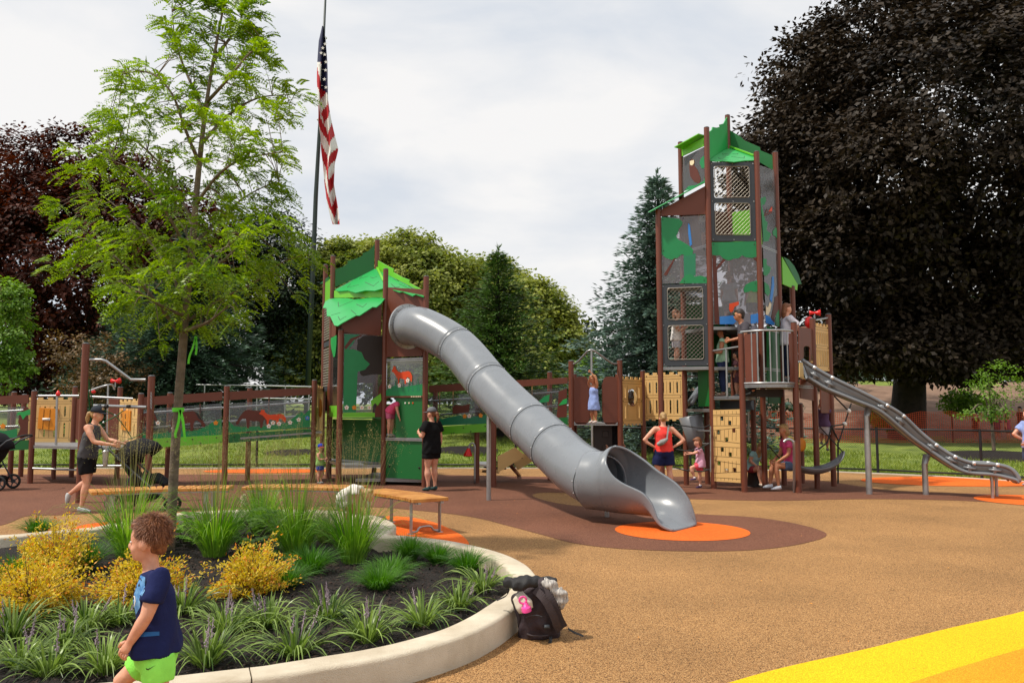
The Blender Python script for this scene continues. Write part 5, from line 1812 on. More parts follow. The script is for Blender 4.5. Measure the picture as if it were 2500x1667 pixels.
# crescent rocking bowl under the tower
bw = thing('hanging_bowl', gr(1985, 1170), 'grey crescent-shaped hanging bowl under the tall tower', 'swing seat')
b = MB()
cc = at(1985, 1105, 16.2)
n_ = 16
vs, fs = [], []
for i in range(n_ + 1):
    t = R_(200 + 150 * i / n_)
    wd = .05 + .22 * math.sin(pi * i / n_)
    c = V((cc.x + .62 * math.cos(t), cc.y, .86 + .55 * math.sin(t)))
    for k in range(7):
        s_ = k / 6 * 2 - 1
        vs.append(c + V((0, wd * s_, .12 * s_ * s_ * math.sin(pi * i / n_))))
for i in range(n_):
    for k in range(6):
        fs.append((i * 7 + k, i * 7 + k + 1, (i + 1) * 7 + k + 1, (i + 1) * 7 + k))
b.add(vs, fs)
o = b.build('bowl', 'slide_steel', bw, smooth=True)
so = o.modifiers.new('solid', 'SOLIDIFY')
so.thickness = .02
b = MB()
b.tube([cc + V((-.58, 0, -.2)), at(1874, 1085, 16.3)], .012, 6)
b.tube([cc + V((.60, 0, .0)), at(2000, 1040, 16.5)], .012, 6)
b.build('hanger_ropes', 'rope_dark', bw)['kind'] = 'stuff'

# rope ladder web on the far side
rw = thing('rope_web', gr(2040, 1165), 'black rope climbing web with white balls behind the open slide', 'rope net')
b = MB()
nodes = [(2035, 965, 17.2), (2072, 1003, 17.4), (2062, 1035, 17.3), (2048, 1078, 17.1), (2078, 985, 17.6), (2030, 1040, 17), (2000, 1095, 16.8), (2020, 1080, 16.9)]
for a_, c_ in ((0, 1), (1, 2), (2, 3), (1, 4), (2, 5), (5, 3), (7, 6), (5, 7)):
    b.tube([at(*nodes[a_]), at(*nodes[c_])], .016, 6)
b.build('ropes', 'rope_dark', rw)['kind'] = 'stuff'
for k in (1, 2):
    b = MB()
    b.ell(at(*nodes[k]), (.05, .05, .05), 10, 8)
    b.build('ball', 'print_white', rw, smooth=True)
b = MB()
b.tube([gr(2046, 1180), at(2046, 1078, gr(2046, 1180).y)], .02, 8)
b.build('anchor', 'rope_dark', rw)

# ================================================================ open slide
os_ = thing('open_slide', gr(2126, 1207), 'open grey trough slide with double side rails running down to the orange disc', 'slide')
ytab = lambda u: float(np.interp(u, [1955, 2126, 2263, 2424, 2500], [15.75, 15.25, 15.15, 14.6, 14.35]))
topn = [(150, 465), (232, 516), (345, 580), (520, 665), (695, 757), (800, 825), (905, 925), (1010, 1010), (1130, 1085), (1250, 1125), (1400, 1135), (1480, 1158), (1525, 1200), (1542, 1240)]
botn = [(190, 575), (232, 602), (310, 648), (480, 718), (640, 785), (760, 880), (860, 965), (960, 1035), (1080, 1118), (1200, 1180), (1370, 1197), (1460, 1215), (1520, 1232), (1542, 1250)]
def slp(lst, dy=0.0):
    out = []
    for (x, y) in lst:
        u, v = z7b(x, y)
        out.append(at(u, v, ytab(u)) + V((0, dy, 0)))
    return out
tn, bn = spline(slp(topn), 4), spline(slp(botn), 4)
WD = .52
fwd = V((.25, 1, 0)).normalized()
tf, bf = [p + fwd * WD for p in tn], [p + fwd * WD for p in bn]
b = MB()
vs, fs = [], []
n_ = len(tn)
for i in range(n_):
    row = [tn[i], tn[i].lerp(bn[i], .5) + fwd * .03, bn[i] + fwd * .03, bn[i].lerp(bf[i], .3) - Z * .03, bn[i].lerp(bf[i], .7) - Z * .03, bf[i] - fwd * .03, tf[i].lerp(bf[i], .5) - fwd * .03, tf[i]]
    vs.extend(row)
for i in range(n_ - 1):
    for k in range(7):
        fs.append((i * 8 + k, i * 8 + k + 1, (i + 1) * 8 + k + 1, (i + 1) * 8 + k))
b.add(vs, fs)
o = b.build('trough', 'slide_steel', os_, smooth=True)
so = o.modifiers.new('solid', 'SOLIDIFY')
so.thickness = .018
for nm, pts, r in (('side_rail', tn, .034), ('side_rail', tf, .034), ('lower_rail', bn, .034), ('lower_rail', bf, .034)):
    b = MB()
    b.tube(pts, r, 12)
    b.build(nm, 'slide_steel', os_, smooth=True)
# bright joint sleeves and brackets
for (x, y) in ((232, 518), (345, 580), (695, 757), (800, 825), (1010, 1010), (1130, 1085), (1250, 1125), (1400, 1135)):
    u, v = z7b(x, y)
    p = at(u, v, ytab(u))
    i = min(range(n_), key=lambda k: (tn[k] - p).length)
    d = (tn[min(i + 1, n_ - 1)] - tn[max(i - 1, 0)]).normalized()
    b = MB()
    b.tube([tn[i] - d * .03, tn[i] + d * .03], .037, 12)
    b.tube([tf[i] - d * .03, tf[i] + d * .03], .037, 12)
    o = b.build('rail_sleeve', 'bolt_metal', os_, smooth=True)
    small(o)
    pb = bn[i]
    b = MB()
    c = tn[i].lerp(pb, .55)
    b.loft([c - d * .10 - Z * .0, c, c + d * .10], [(.02, .02), (.045, .03), (.02, .02)], 8)
    b.loft([c - Z * .09, c, c + Z * .06], [(.05, .02), (.03, .03), (.05, .02)], 8)
    b.build('bracket', 'slide_steel', os_, smooth=True)
for (u, v, r) in ((2126, 1207, .055), (2263, 1208, .052)):
    p = gr(u, v)
    p.y = ytab(u) + .05
    i = min(range(n_), key=lambda k: abs(bn[k].x - p.x - .05))
    zt = bn[i].z - .16
    b = MB()
    b.tube([(p.x, p.y + .2, 0), (p.x, p.y + .2, zt)], r, 16)
    b.loft([V((p.x, p.y + .2, zt - .02)), V((p.x + .07, p.y + .24, zt + .16))], [(r, r), (r * 1.6, .03)], 12)
    b.build('support_post', 'steel_galv', os_, smooth=True, autosmooth=45)
for (u, v) in ((2424, 1217), (2434, 1212)):
    p = gr(u, v)
    b = MB()
    b.tube([(p.x, p.y, 0), (p.x, p.y, hgt(1160, p.y))], .028, 10)
    b.tube([(p.x, p.y, .32), (p.x, p.y, .36)], .036, 10)
    b.build('support_post', 'steel_galv', os_, smooth=True, autosmooth=45)
# ================================================================ trees
def leaves(P_, D, Nn, L, Wd, fold=0.0):
    """diamond leaves: base point, axis, normal, length, width -> verts, faces"""
    D = D / (np.linalg.norm(D, axis=1, keepdims=True) + 1e-9)
    S = np.cross(D, Nn)
    S = S / (np.linalg.norm(S, axis=1, keepdims=True) + 1e-9)
    L = np.broadcast_to(np.asarray(L, float), (len(P_),))[:, None]
    Wd = np.broadcast_to(np.asarray(Wd, float), (len(P_),))[:, None]
    v = np.stack([P_, P_ + D * L * .45 + S * Wd * .5, P_ + D * L, P_ + D * L * .45 - S * Wd * .5], 1).reshape(-1, 3)
    f = np.arange(4 * len(P_)).reshape(-1, 4)
    return v, f
def unit(n, r=nrg):
    a = r.normal(size=(n, 3))
    return a / np.linalg.norm(a, axis=1, keepdims=True)
def limb(b, pts, r0, r1, n=7):
    pts = spline(pts, 4) if len(pts) > 2 else [V(p) for p in pts]
    k = len(pts)
    b.tube(pts, [r0 + (r1 - r0) * i / (k - 1) for i in range(k)], n)
def lobed_tree(name, label, base, trunk_r, lobes, nclump, per, leaf, m, bark='bark_dark', clump_r=0.55, shell=0.75, flat=0.6, cat='tree', group=None, fork=0.45, kind_name=None):
    """broadleaf tree: lobes = [(centre, (rx, ry, rz))]; leaf clumps through the outer shell of each lobe"""
    t = thing(name, V(base), label, cat, group)
    cs = np.array([c for c, r in lobes])
    rs = np.array([r for c, r in lobes])
    vol = rs[:, 0] * rs[:, 1] + rs[:, 0] * rs[:, 2]
    pick = nrg.choice(len(lobes), nclump, p=vol / vol.sum())
    U = unit(nclump)
    rad = shell + (1 - shell) * nrg.random(nclump) ** .6 + nrg.normal(0, .04, nclump)
    C = cs[pick] + U * rs[pick] * rad[:, None]
    # drop clumps buried deep inside another lobe
    inside_ = np.zeros(nclump, bool)
    for c, r in zip(cs, rs):
        inside_ |= (((C - c) / r) ** 2).sum(1) < (shell * .62) ** 2
    C, U = C[~inside_], U[~inside_]
    n = len(C)
    size = clump_r * nrg.uniform(.6, 1.35, n)
    pid = np.repeat(np.arange(n), per)
    off = unit(n * per) * (nrg.random(n * per) ** .5)[:, None]
    P_ = C[pid] + off * size[pid][:, None] * np.array([1, 1, flat])
    Nn = U[pid] * .5 + np.array([0, 0, .8]) + unit(len(pid)) * .75
    Nn /= np.linalg.norm(Nn, axis=1, keepdims=True)
    D = off + U[pid] * .4 + unit(len(pid)) * .6 + np.array([0, 0, -.25])
    D = D - Nn * (D * Nn).sum(1, keepdims=True)
    v, f = leaves(P_, D, Nn, leaf * nrg.uniform(.7, 1.25, len(P_)), leaf * .62)
    cr = npobj('crown', v, f, m, t)
    # trunk and limbs
    b = MB()
    base = V(base)
    top = V(tuple(cs[np.argmax(rs[:, 0])]))
    fk = base.lerp(V((base.x * .7 + top.x * .3, base.y, top.z)), fork)
    b.tube(spline([base - Z * .2, base + Z * .25, base.lerp(fk, .5), fk], 4), [trunk_r * 1.5] + [trunk_r * (1.25 - .35 * i / 11) for i in range(12)], 14)
    for k in range(min(14, max(5, len(lobes) * 2))):
        c = V(tuple(C[nrg.integers(n)]))
        p1 = fk.lerp(c, .45) + V((0, 0, .5))
        limb(b, [fk - Z * (.3 * trunk_r), p1, c], trunk_r * .45, .03)
    b.build('trunk', bark, t, smooth=True)
    return t
def px_lobe(u, v, y, rx, rz=None, ry=None):
    c = at(u, v, y)
    k = y / FPX
    return (tuple(c), (rx * k, (ry if ry else rx) * k, (rz if rz else rx) * k))
def conifer(name, label, base, h, r, n_lev, m, droop=0.25, seed=1, dens=1.0, spray=0.2, cat='tree', bare=0.04, up=0.1, width=.05):
    t = thing(name, V(base), label, cat)
    g = np.random.default_rng(seed)
    base = V(base)
    b = MB()
    b.tube([base - Z * .2, base + Z * h * .5, base + Z * h], [r * .07, r * .04, .015], 10)
    P_, D, = [], []
    for i in range(n_lev):
        f = bare + (1 - bare) * (i / n_lev) ** .92
        z = base.z + h * f
        rl = r * (1 - f) ** .85 * g.uniform(.85, 1.12) + .12
        nb = max(4, int(13 * (1 - f * .55)))
        for k in range(nb):
            a = 2 * pi * (k + g.uniform(-.35, .35)) / nb + i * 1.1
            L = rl * g.uniform(.78, 1.15)
            dx, dy = math.cos(a), math.sin(a)
            nseg = max(3, int(L / .22 * dens))
            tip = None
            for s_ in range(nseg):
                q = (s_ + g.uniform(0, 1)) / nseg
                zz = z + up * L * q - droop * L * q * q + (.10 * L * max(0, q - .75))
                p = np.array([base.x + dx * L * q, base.y + dy * L * q, zz])
                wdt = (.10 + .32 * (1 - q)) * min(1.0, L)
                ns = int((7 + 12 * (1 - q)) * dens)
                side = g.uniform(-1, 1, ns)
                pp = p + np.stack([-dy * side * wdt, dx * side * wdt, g.normal(0, .05, ns) - .05 * np.abs(side)], -1)
                dd = np.stack([dx + -dy * side * .9, dy + dx * side * .9, g.normal(.05, .25, ns)], -1)
                P_.append(pp)
                D.append(dd)
            if L > .8 and i % 2 == 0:
                b.tube([V((base.x, base.y, z)), V((base.x + dx * L * .9, base.y + dy * L * .9, z + up * L * .9 - droop * L * .8))], [.03, .008], 4, False)
    # leader
    ns = 40
    zz = g.uniform(.93, 1.02, ns)
    P_.append(np.stack([base.x + g.normal(0, .02, ns), base.y + g.normal(0, .02, ns), base.z + h * zz], -1))
    D.append(np.stack([g.normal(0, .5, ns), g.normal(0, .5, ns), np.ones(ns)], -1))
    P_, D = np.concatenate(P_), np.concatenate(D)
    n = len(P_)
    Nn = unit(n, g) * .6 + np.array([0, 0, 1.0])
    D = D / np.linalg.norm(D, axis=1, keepdims=True)
    v, f = leaves(P_, D, Nn, spray * g.uniform(.6, 1.3, n), width * g.uniform(.8, 1.3, n))
    npobj('crown', v, f, m, t)
    b.build('trunk', 'bark_dark', t, smooth=True)
    return t

# copper beech behind the tall tower
bb = at(2215, 1060, 36.5)
lobes = [px_lobe(2340, 430, 37, 520, 440), px_lobe(1905, 400, 36, 140), px_lobe(1845, 430, 37, 75, 90), px_lobe(1985, 190, 36.5, 130), px_lobe(2130, 70, 37, 140), px_lobe(2340, -10, 37, 170), px_lobe(2480, 90, 37, 150),
         px_lobe(1900, 610, 35.5, 140), px_lobe(2010, 790, 35, 120, 90), px_lobe(2200, 790, 34, 150, 110), px_lobe(2420, 820, 34, 150, 110), px_lobe(2560, 800, 34, 160, 130), px_lobe(2450, 500, 33.5, 200), px_lobe(2150, 450, 32.5, 190), px_lobe(2080, 620, 33, 150), px_lobe(2080, 850, 34, 110, 55), px_lobe(2330, 870, 33, 150, 55), px_lobe(2200, 850, 32.5, 100, 45)]
lobed_tree('beech_tree', 'huge dark copper beech with a thick trunk behind the open slide', (bb.x, bb.y, gz(bb.x, bb.y)), .68, lobes, 3700, 58, .26, 'leaf_beech', clump_r=.85, shell=.5, fork=.3)
# red beech on the other side
lobes = [px_lobe(190, 690, 46, 330, 300), px_lobe(60, 460, 46, 140), px_lobe(190, 430, 46, 120), px_lobe(330, 500, 46, 130), px_lobe(440, 620, 46, 150), px_lobe(30, 650, 44, 150), px_lobe(250, 750, 43, 180), px_lobe(-60, 560, 45, 170)]
p = at(230, 1040, 47)
lobed_tree('beech_tree', 'dark red copper beech rising behind the young locust', (p.x, p.y, gz(p.x, p.y)), .7, lobes, 1700, 55, .275, 'leaf_beech_red', clump_r=.9, shell=.55)
# dark evergreen mass behind the flagpole
lobes = [px_lobe(680, 700, 50, 110, 190), px_lobe(620, 640, 50, 100, 120), px_lobe(730, 800, 50, 90, 160), px_lobe(560, 740, 50, 110, 190)]
p = at(670, 1000, 50)
lobed_tree('yew_tree', 'dark green conical evergreen between the locust and the flagpole', (p.x, p.y, gz(p.x, p.y)), .5, lobes, 900, 55, .22, 'leaf_yew', clump_r=.8)
# lindens
for lab, px, lob in (('rounded olive linden nearest the flagpole', 800, [px_lobe(830, 760, 52, 130, 170), px_lobe(880, 650, 52, 100, 70), px_lobe(780, 840, 51, 100, 120), px_lobe(730, 880, 50, 60, 80)]),
                     ('tallest olive linden rising behind the short tower', 1000, [px_lobe(1010, 730, 50, 160, 150), px_lobe(1000, 640, 50, 90, 75), px_lobe(1100, 700, 50, 90, 80), px_lobe(940, 680, 50, 90, 90), px_lobe(1010, 860, 49, 150, 110)]),
                     ('olive linden behind the middle fir', 1200, [px_lobe(1200, 760, 52, 120, 130), px_lobe(1150, 700, 52, 80, 70), px_lobe(1250, 720, 52, 60, 50), px_lobe(1180, 880, 51, 130, 100)]),
                     ('broad linden sloping down towards the blue spruce', 1320, [px_lobe(1300, 800, 49, 110, 115), px_lobe(1340, 850, 48, 90, 90), px_lobe(1270, 740, 49, 80, 60), px_lobe(1390, 900, 48, 60, 70), px_lobe(1250, 900, 47, 120, 80)])):
    p = at(px, 1000, lob[0][0][1])
    lobed_tree('linden_tree', lab, (p.x, p.y, gz(p.x, p.y)), .4, lob, 1150, 54, .265, 'leaf_linden', clump_r=.7, shell=.58, group='lindens beyond the lawn')
# small trees
p = at(22, 1050, 31)
lobed_tree('young_tree', 'bright green young tree at the end of the low deck', (p.x, p.y, gz(p.x, p.y)), .07, [px_lobe(25, 830, 31, 55, 100), px_lobe(30, 740, 31, 38, 70), px_lobe(20, 900, 31, 50, 50)], 170, 42, .14, 'leaf_bright', 'bark', clump_r=.32, shell=.3)
p = at(215, 1030, 33)
lobed_tree('crab_tree', 'small russet-leaved tree behind the tall brown post', (p.x, p.y, gz(p.x, p.y)), .09, [px_lobe(215, 880, 33, 105, 75), px_lobe(160, 840, 33, 50, 40), px_lobe(300, 890, 33, 80, 60), px_lobe(240, 940, 32, 120, 45)], 170, 30, .13, 'leaf_russet', 'bark', clump_r=.4, shell=.2)
p = at(1450, 1040, 33)
lobed_tree('young_tree', 'light green sapling behind the fire pole', (p.x, p.y, gz(p.x, p.y)), .06, [px_lobe(1450, 930, 33, 55, 55), px_lobe(1490, 960, 33, 40, 40), px_lobe(1415, 950, 33, 45, 45)], 220, 45, .15, 'leaf_bright', 'bark', clump_r=.32, shell=.3)
p = gr(2427, 1110, .1)
lobed_tree('young_tree', 'sparse green sapling in the mulch ring beside the chain-link fence', (p.x, p.y, gz(p.x, p.y)), .05, [px_lobe(2430, 975, 27, 70, 55), px_lobe(2380, 930, 27, 40, 35), px_lobe(2470, 935, 27, 40, 45), px_lobe(2430, 905, 27, 35, 25), px_lobe(2400, 1010, 27, 60, 20)], 75, 26, .09, 'leaf_bright', 'bark', clump_r=.25, shell=.15, fork=.55)
# low greenery on the bank
for (u, v, y, r, lab) in ((2350, 985, 40, 60, 'low green shrub on the bare bank beside the sapling'), (2170, 1020, 37, 55, 'small green weed patch at the foot of the beech trunk'), (2000, 920, 50, 110, 'green shrubs behind the castle panel of the tall tower'), (1760, 1000, 42, 200, 'dark shrub hedge seen under the tall tower'), (2120, 900, 55, 160, 'green shrubs on top of the bank'), (2420, 900, 56, 170, 'dark shrubs on top of the bank beneath the beech')):
    c = at(u, v, y)
    t = thing('shrub', (c.x, c.y, gz(c.x, c.y)), lab, 'shrub')
    k = y / FPX
    n = int(900 + r * 12)
    P_ = np.array(c) + unit(n) * (nrg.random(n) ** .4)[:, None] * np.array([r * k, r * k * .6, min(r, 70) * k * .55])
    Nn = unit(n) * .8 + np.array([0, 0, .9])
    v_, f_ = leaves(P_, unit(n), Nn, .2, .12)
    npobj('foliage', v_, f_, 'leaf_bright' if r < 70 else 'leaf_yew', t)
# closing belt of far woodland so no bare horizon shows between the trees
P_, N_ = [], 26000
bxx = nrg.uniform(-75, 75, N_)
byy = 66 + nrg.uniform(-3, 3, N_)
tz = 5.5 + 2.5 * np.sin(bxx * .21) + 1.5 * np.sin(bxx * .53 + 1)
bz_ = 2.3 + nrg.random(N_) * np.clip(tz, 2.5, 9)
v_, f_ = leaves(np.stack([bxx, byy, bz_], -1), unit(N_), unit(N_) * .7 + np.array([0, -.5, .7]), .55, .38)
tag(npobj('far_woodland', v_, f_, 'leaf_yew'), 'far dark woodland belt behind all the trees', 'woodland', kind='stuff')
# conifers
p = at(1615, 1060, 27)
p.z = gz(p.x, p.y)
conifer('blue_spruce', 'tall blue spruce beside the tall tower', p, hgt(428, 27) - p.z, 4.4, 40, 'needle_blue', .30, 3, 1.2, .22, bare=.03, width=.065)
p = at(1215, 1060, 31)
p.z = gz(p.x, p.y)
conifer('fir_tree', 'slim pointed green fir above the tube slide', p, hgt(612, 31) - p.z, 3.7, 32, 'needle_green', .16, 5, 1.0, .24, up=.28, bare=.05)
p = at(450, 1040, 36)
p.z = gz(p.x, p.y)
conifer('blue_spruce', 'broad dark blue spruce behind the locust trunk', p, hgt(560, 36) - p.z, 6.0, 34, 'needle_dark', .3, 8, 1.05, .3, bare=.03, width=.07)
p = at(330, 1040, 40)
p.z = gz(p.x, p.y)
conifer('blue_spruce', 'dark spruce behind the russet tree', p, hgt(690, 40) - p.z, 5.0, 28, 'needle_dark', .3, 9, 1.0, .3, bare=.03, width=.07)

# ================================================================ the young honey locust in the bed
LB = gr(414, 1347, .05)
LY = LB.y
def lt(u, v, dy=0.0):
    return at(u, v, LY + dy)
loc = thing('locust_tree', LB, 'young honey locust with feathery green leaves growing from the planter', 'tree')
trunk = [LB - Z * .1, LB + Z * .03] + [lt(*q) for q in ((421, 1220), (428, 1090), (437, 960), (446, 850), (453, 760), (463, 660), (473, 560), (480, 470), (492, 350), (506, 240), (526, 120), (545, 20), (560, -70))]
b = MB()
tr_r = [.068, .055, .050, .048, .046, .044, .042, .039, .036, .032, .027, .021, .016, .011, .006]
sp_ = spline(trunk, 4)
b.tube(sp_, [float(np.interp(i / 4, range(len(tr_r)), tr_r)) for i in range(len(sp_))], 14)
b.build('trunk', 'bark', loc, smooth=True)
br = [[(440, 815, 0), (380, 735, -.2), (310, 655, -.4), (250, 605, -.5), (180, 575, -.5), (125, 562, -.5)], [(448, 790, 0), (540, 730, .2), (620, 690, .3), (690, 640, .3), (770, 615, .3)],
      [(455, 740, 0), (400, 640, .3), (340, 560, .4), (290, 510, .5), (240, 470, .5)], [(460, 690, 0), (540, 640, -.4), (610, 580, -.6), (680, 540, -.6)],
      [(466, 640, 0), (430, 560, -.4), (380, 480, -.6), (330, 420, -.6), (270, 390, -.5)], [(470, 600, 0), (530, 540, .4), (600, 480, .5), (680, 440, .5)],
      [(474, 560, 0), (440, 480, .4), (390, 400, .5), (310, 330, .5), (240, 325, .4)], [(478, 500, 0), (530, 430, -.3), (590, 390, -.5), (690, 370, -.5)],
      [(486, 400, 0), (450, 310, -.3), (420, 230, -.4), (370, 180, -.4), (300, 178, -.3)], [(492, 350, 0), (560, 280, .3), (630, 240, .4), (720, 230, .3)],
      [(500, 280, 0), (460, 190, .3), (430, 110, .3), (420, 30, .2)], [(505, 250, 0), (560, 190, -.3), (610, 130, -.3), (650, 110, -.2)], [(520, 150, 0), (570, 80, .2), (600, 20, .2)],
      [(450, 770, 0), (400, 750, -.5), (350, 720, -.9), (300, 690, -1.1)], [(458, 700, 0), (480, 660, -.6), (520, 620, -1.0), (560, 600, -1.2)], [(470, 610, 0), (450, 560, .7), (420, 520, 1.0)],
      [(446, 810, 0), (500, 790, -.5), (530, 770, -.8), (560, 745, -.9)]]
b = MB()
bpts = []
for l in br:
    pts = spline([lt(*q) for q in l], 5)
    b.tube(pts, [.022 + (.004 - .022) * i / (len(pts) - 1) for i in range(len(pts))], 6)
    bpts += pts[3:]
bpa = np.array(bpts)
# silhouette of the crown, row by row
rows = [(-20, 410, 600), (60, 400, 640), (120, 370, 640), (180, 300, 680), (250, 290, 720), (310, 250, 700), (360, 240, 700), (430, 170, 690), (500, 130, 700), (560, 115, 690), (610, 140, 770), (660, 210, 770), (720, 260, 690), (770, 330, 620), (810, 400, 560)]
rv = [r[0] for r in rows]
fr_P, fr_D, twig = [], [], 0
g = np.random.default_rng(21)
ncl = 430
tries = 0
while twig < ncl and tries < 16000:
    tries += 1
    if g.random() < .45:
        bp = bpa[g.integers(len(bpa))]
        c = bp + g.normal(0, .16, 3)
    else:
        v_ = g.uniform(-20, 800)
        l_, r_ = np.interp(v_, rv, [r[1] for r in rows]), np.interp(v_, rv, [r[2] for r in rows])
        if v_ > 690 and g.random() < .6:
            continue
        u_ = g.uniform(l_, r_)
        hw = (r_ - l_) / 2 * LY / FPX
        cxn = (u_ - (l_ + r_) / 2) / ((r_ - l_) / 2)
        c = np.array(at(u_, v_, LY + g.normal(0, .42) * hw * math.sqrt(max(.1, 1 - cxn * cxn))))
    dist = np.linalg.norm(bpa - c, axis=1)
    k = int(np.argmin(dist))
    if dist[k] > .62:
        continue
    twig += 1
    src = bpa[k]
    if dist[k] > .04:
        mid_ = (src + c) / 2 + np.array([0, 0, .04])
        b.tube([V(src), V(mid_), V(c)], [.006, .004, .002], 4, False)
    out = c - np.array(lt(470, 560))
    out[2] *= .3
    out = out / (np.linalg.norm(out) + 1e-6)
    for q in range(g.integers(6, 10)):
        d = out * .7 + g.normal(0, .6, 3)
        d[2] = d[2] * .45 + .05
        d /= np.linalg.norm(d)
        fr_P.append(c + g.normal(0, .035, 3))
        fr_D.append(d)
b.build('branches', 'bark', loc, smooth=True)
fr_P, fr_D = np.array(fr_P), np.array(fr_D)
nf = len(fr_P)
NP = 9
LP_, LD_, LN_ = [], [], []
flen = g.uniform(.13, .23, nf)
side = np.cross(fr_D, np.array([0, 0, 1.0]))
side /= np.linalg.norm(side, axis=1, keepdims=True) + 1e-6
side = side + g.normal(0, .35, (nf, 3))
side /= np.linalg.norm(side, axis=1, keepdims=True)
for i in range(NP):
    t = (i + 1) / NP
    p = fr_P + fr_D * (flen * t)[:, None] - np.array([0, 0, 1.0]) * (flen * .45 * t * t)[:, None]
    for sg in (-1, 1):
        LP_.append(p)
        LD_.append(side * sg * .9 + fr_D * .45 - np.array([0, 0, .25]))
        nn = np.cross(fr_D, side) + g.normal(0, .25, (nf, 3))
        LN_.append(nn)
LP_, LD_, LN_ = np.concatenate(LP_), np.concatenate(LD_), np.concatenate(LN_)
v_, f_ = leaves(LP_, LD_, LN_, g.uniform(.034, .054, len(LP_)), g.uniform(.016, .023, len(LP_)))
npobj('crown', v_, f_, 'leaf_locust', loc)
# green marking ribbons tied round the trunk
mat('ribbon', '#5fd322', .5, var=.08)
tie = thing('ribbon', lt(442, 1003, -.08), 'bright green plastic ribbon tied round the locust trunk', 'ribbon')
b = MB()
c = lt(435, 1000)
b.loft([c + V((0, 0, .022)), c - V((0, 0, .022))], [(.061, .061)] * 2, 16, False)
b.build('band', 'ribbon', tie, smooth=True)
for l in ([(440, 1000), (436, 1030), (428, 1060), (430, 1068)], [(440, 1000), (447, 1030), (450, 1060), (453, 1077)]):
    b = MB()
    pts = spline([lt(u, v, -.075) for u, v in l], 4)
    for p, q in zip(pts, pts[1:]):
        b.bar(p, q, .003, .028, V((1, 0, .1)))
    b.build('tail', 'ribbon', tie)
tie = thing('ribbon', lt(478, 825, -.05), 'bright green ribbon hanging from a low locust twig', 'ribbon')
b = MB()
b.ell(lt(478, 824, -.05), (.018, .018, .018), 8, 6)
b.build('knot', 'ribbon', tie, smooth=True)
for l in ([(477, 826), (470, 850), (462, 872), (460, 888)], [(478, 826), (480, 845), (478, 866)]):
    b = MB()
    pts = spline([lt(u, v, -.05) for u, v in l], 4)
    for p, q in zip(pts, pts[1:]):
        b.bar(p, q, .003, .022, V((1, 0, .1)))
    b.build('tail', 'ribbon', tie)

# ================================================================ fences
ch = thing('chain_link_fence', (0, 22.45, 0), 'low black chain-link fence along the lawn', 'fence')
fpts = [V((x, y + .12, 0)) for x, y in EDGE[1:-2]]
def fz(x, y):
    return max(0.0, gz(x, y))
FH = 1.1
run = resample([V((x, np.interp(x, [p.x for p in fpts], [p.y for p in fpts]), 0)) for x in np.linspace(-14, 13.9, 120)], 2.35, False)
for p in run:
    b = MB()
    b.tube([p, p + Z * (FH + .04)], .032, 10)
    b.build('post', 'fence_black', ch, smooth=True, autosmooth=45)
for i, (p, q) in enumerate(zip(run, run[1:])):
    for z_ in (FH, .10):
        b = MB()
        b.tube([p + Z * z_, q + Z * z_], .021, 8)
        b.build('rail', 'fence_black', ch, smooth=True)
    b = MB()
    d = (q - p)
    L = d.length
    d.normalize()
    n = d.cross(Z)
    st_ = .058
    for sg in (1, -1):
        k = -int(FH / st_) - 1
        while k * st_ < L:
            s0, s1, z0, z1 = k * st_, k * st_ + FH, .06, FH
            lo, hi = max(0, s0), min(L, s1)
            if hi > lo:
                za, zb = z0 + (lo - s0) * (z1 - z0) / FH, z0 + (hi - s0) * (z1 - z0) / FH
                if sg < 0:
                    za, zb = z1 + z0 - za, z1 + z0 - zb
                b.tube([p + d * lo + Z * za + n * .003 * sg, p + d * hi + Z * zb + n * .003 * sg], .0022, 3, False)
            k += 1
    o = b.build('wire_mesh', 'fence_black', ch)
    o['kind'] = 'stuff'
on = thing('safety_net', (14, 34, gz(14, 34)), 'orange plastic safety net strung before the bare bank', 'fence')
nx0, nx1 = 8.3, 26.0
xs_ = np.arange(nx0, nx1, .085)
sag = lambda x: .05 * math.sin(x * 1.9) + .03 * math.sin(x * 5)
b = MB()
yn = 33.6
for x in xs_:
    b.box((x, yn + .05 * math.sin(x * 2), gz(x, yn) + .62 + sag(x) * .5), (.014, .004, 1.22 + sag(x)))
zk = .03
while zk < 1.25:
    pts = [V((x, yn + .05 * math.sin(x * 2) + .004, gz(x, yn) + zk + sag(x) * zk)) for x in np.arange(nx0, nx1, .6)]
    for p, q in zip(pts, pts[1:]):
        b.box((p + q) / 2, ((q - p).length + .003, .003, .014), (q - p).normalized(), V((0, 1, 0)))
    zk += .085
o = b.build('net', 'net_orange', on)
o['kind'] = 'stuff'
for x in (8.4, 11.2, 14.5, 18.0, 21.5):
    b = MB()
    b.tube([(x, yn + .06, gz(x, yn) - .1), (x, yn + .06, gz(x, yn) + 1.4)], .025, 8)
    b.build('stake', 'bark_dark', on)
# distant galvanised railing on the other side of the lawn
rl = thing('railing', at(620, 1010, 33), 'galvanised pipe railing far behind the ramp', 'railing')
for z_ in (0, -.5):
    pipe(rl, [at(480, 939, 33) + Z * z_, at(620, 941, 33) + Z * z_, at(760, 944, 33) + Z * z_], .03)
for u in (500, 562, 628, 697, 755):
    p = at(u, 941, 33)
    pipe(rl, [V((p.x, p.y, gz(p.x, p.y))), p], .03, name='post')
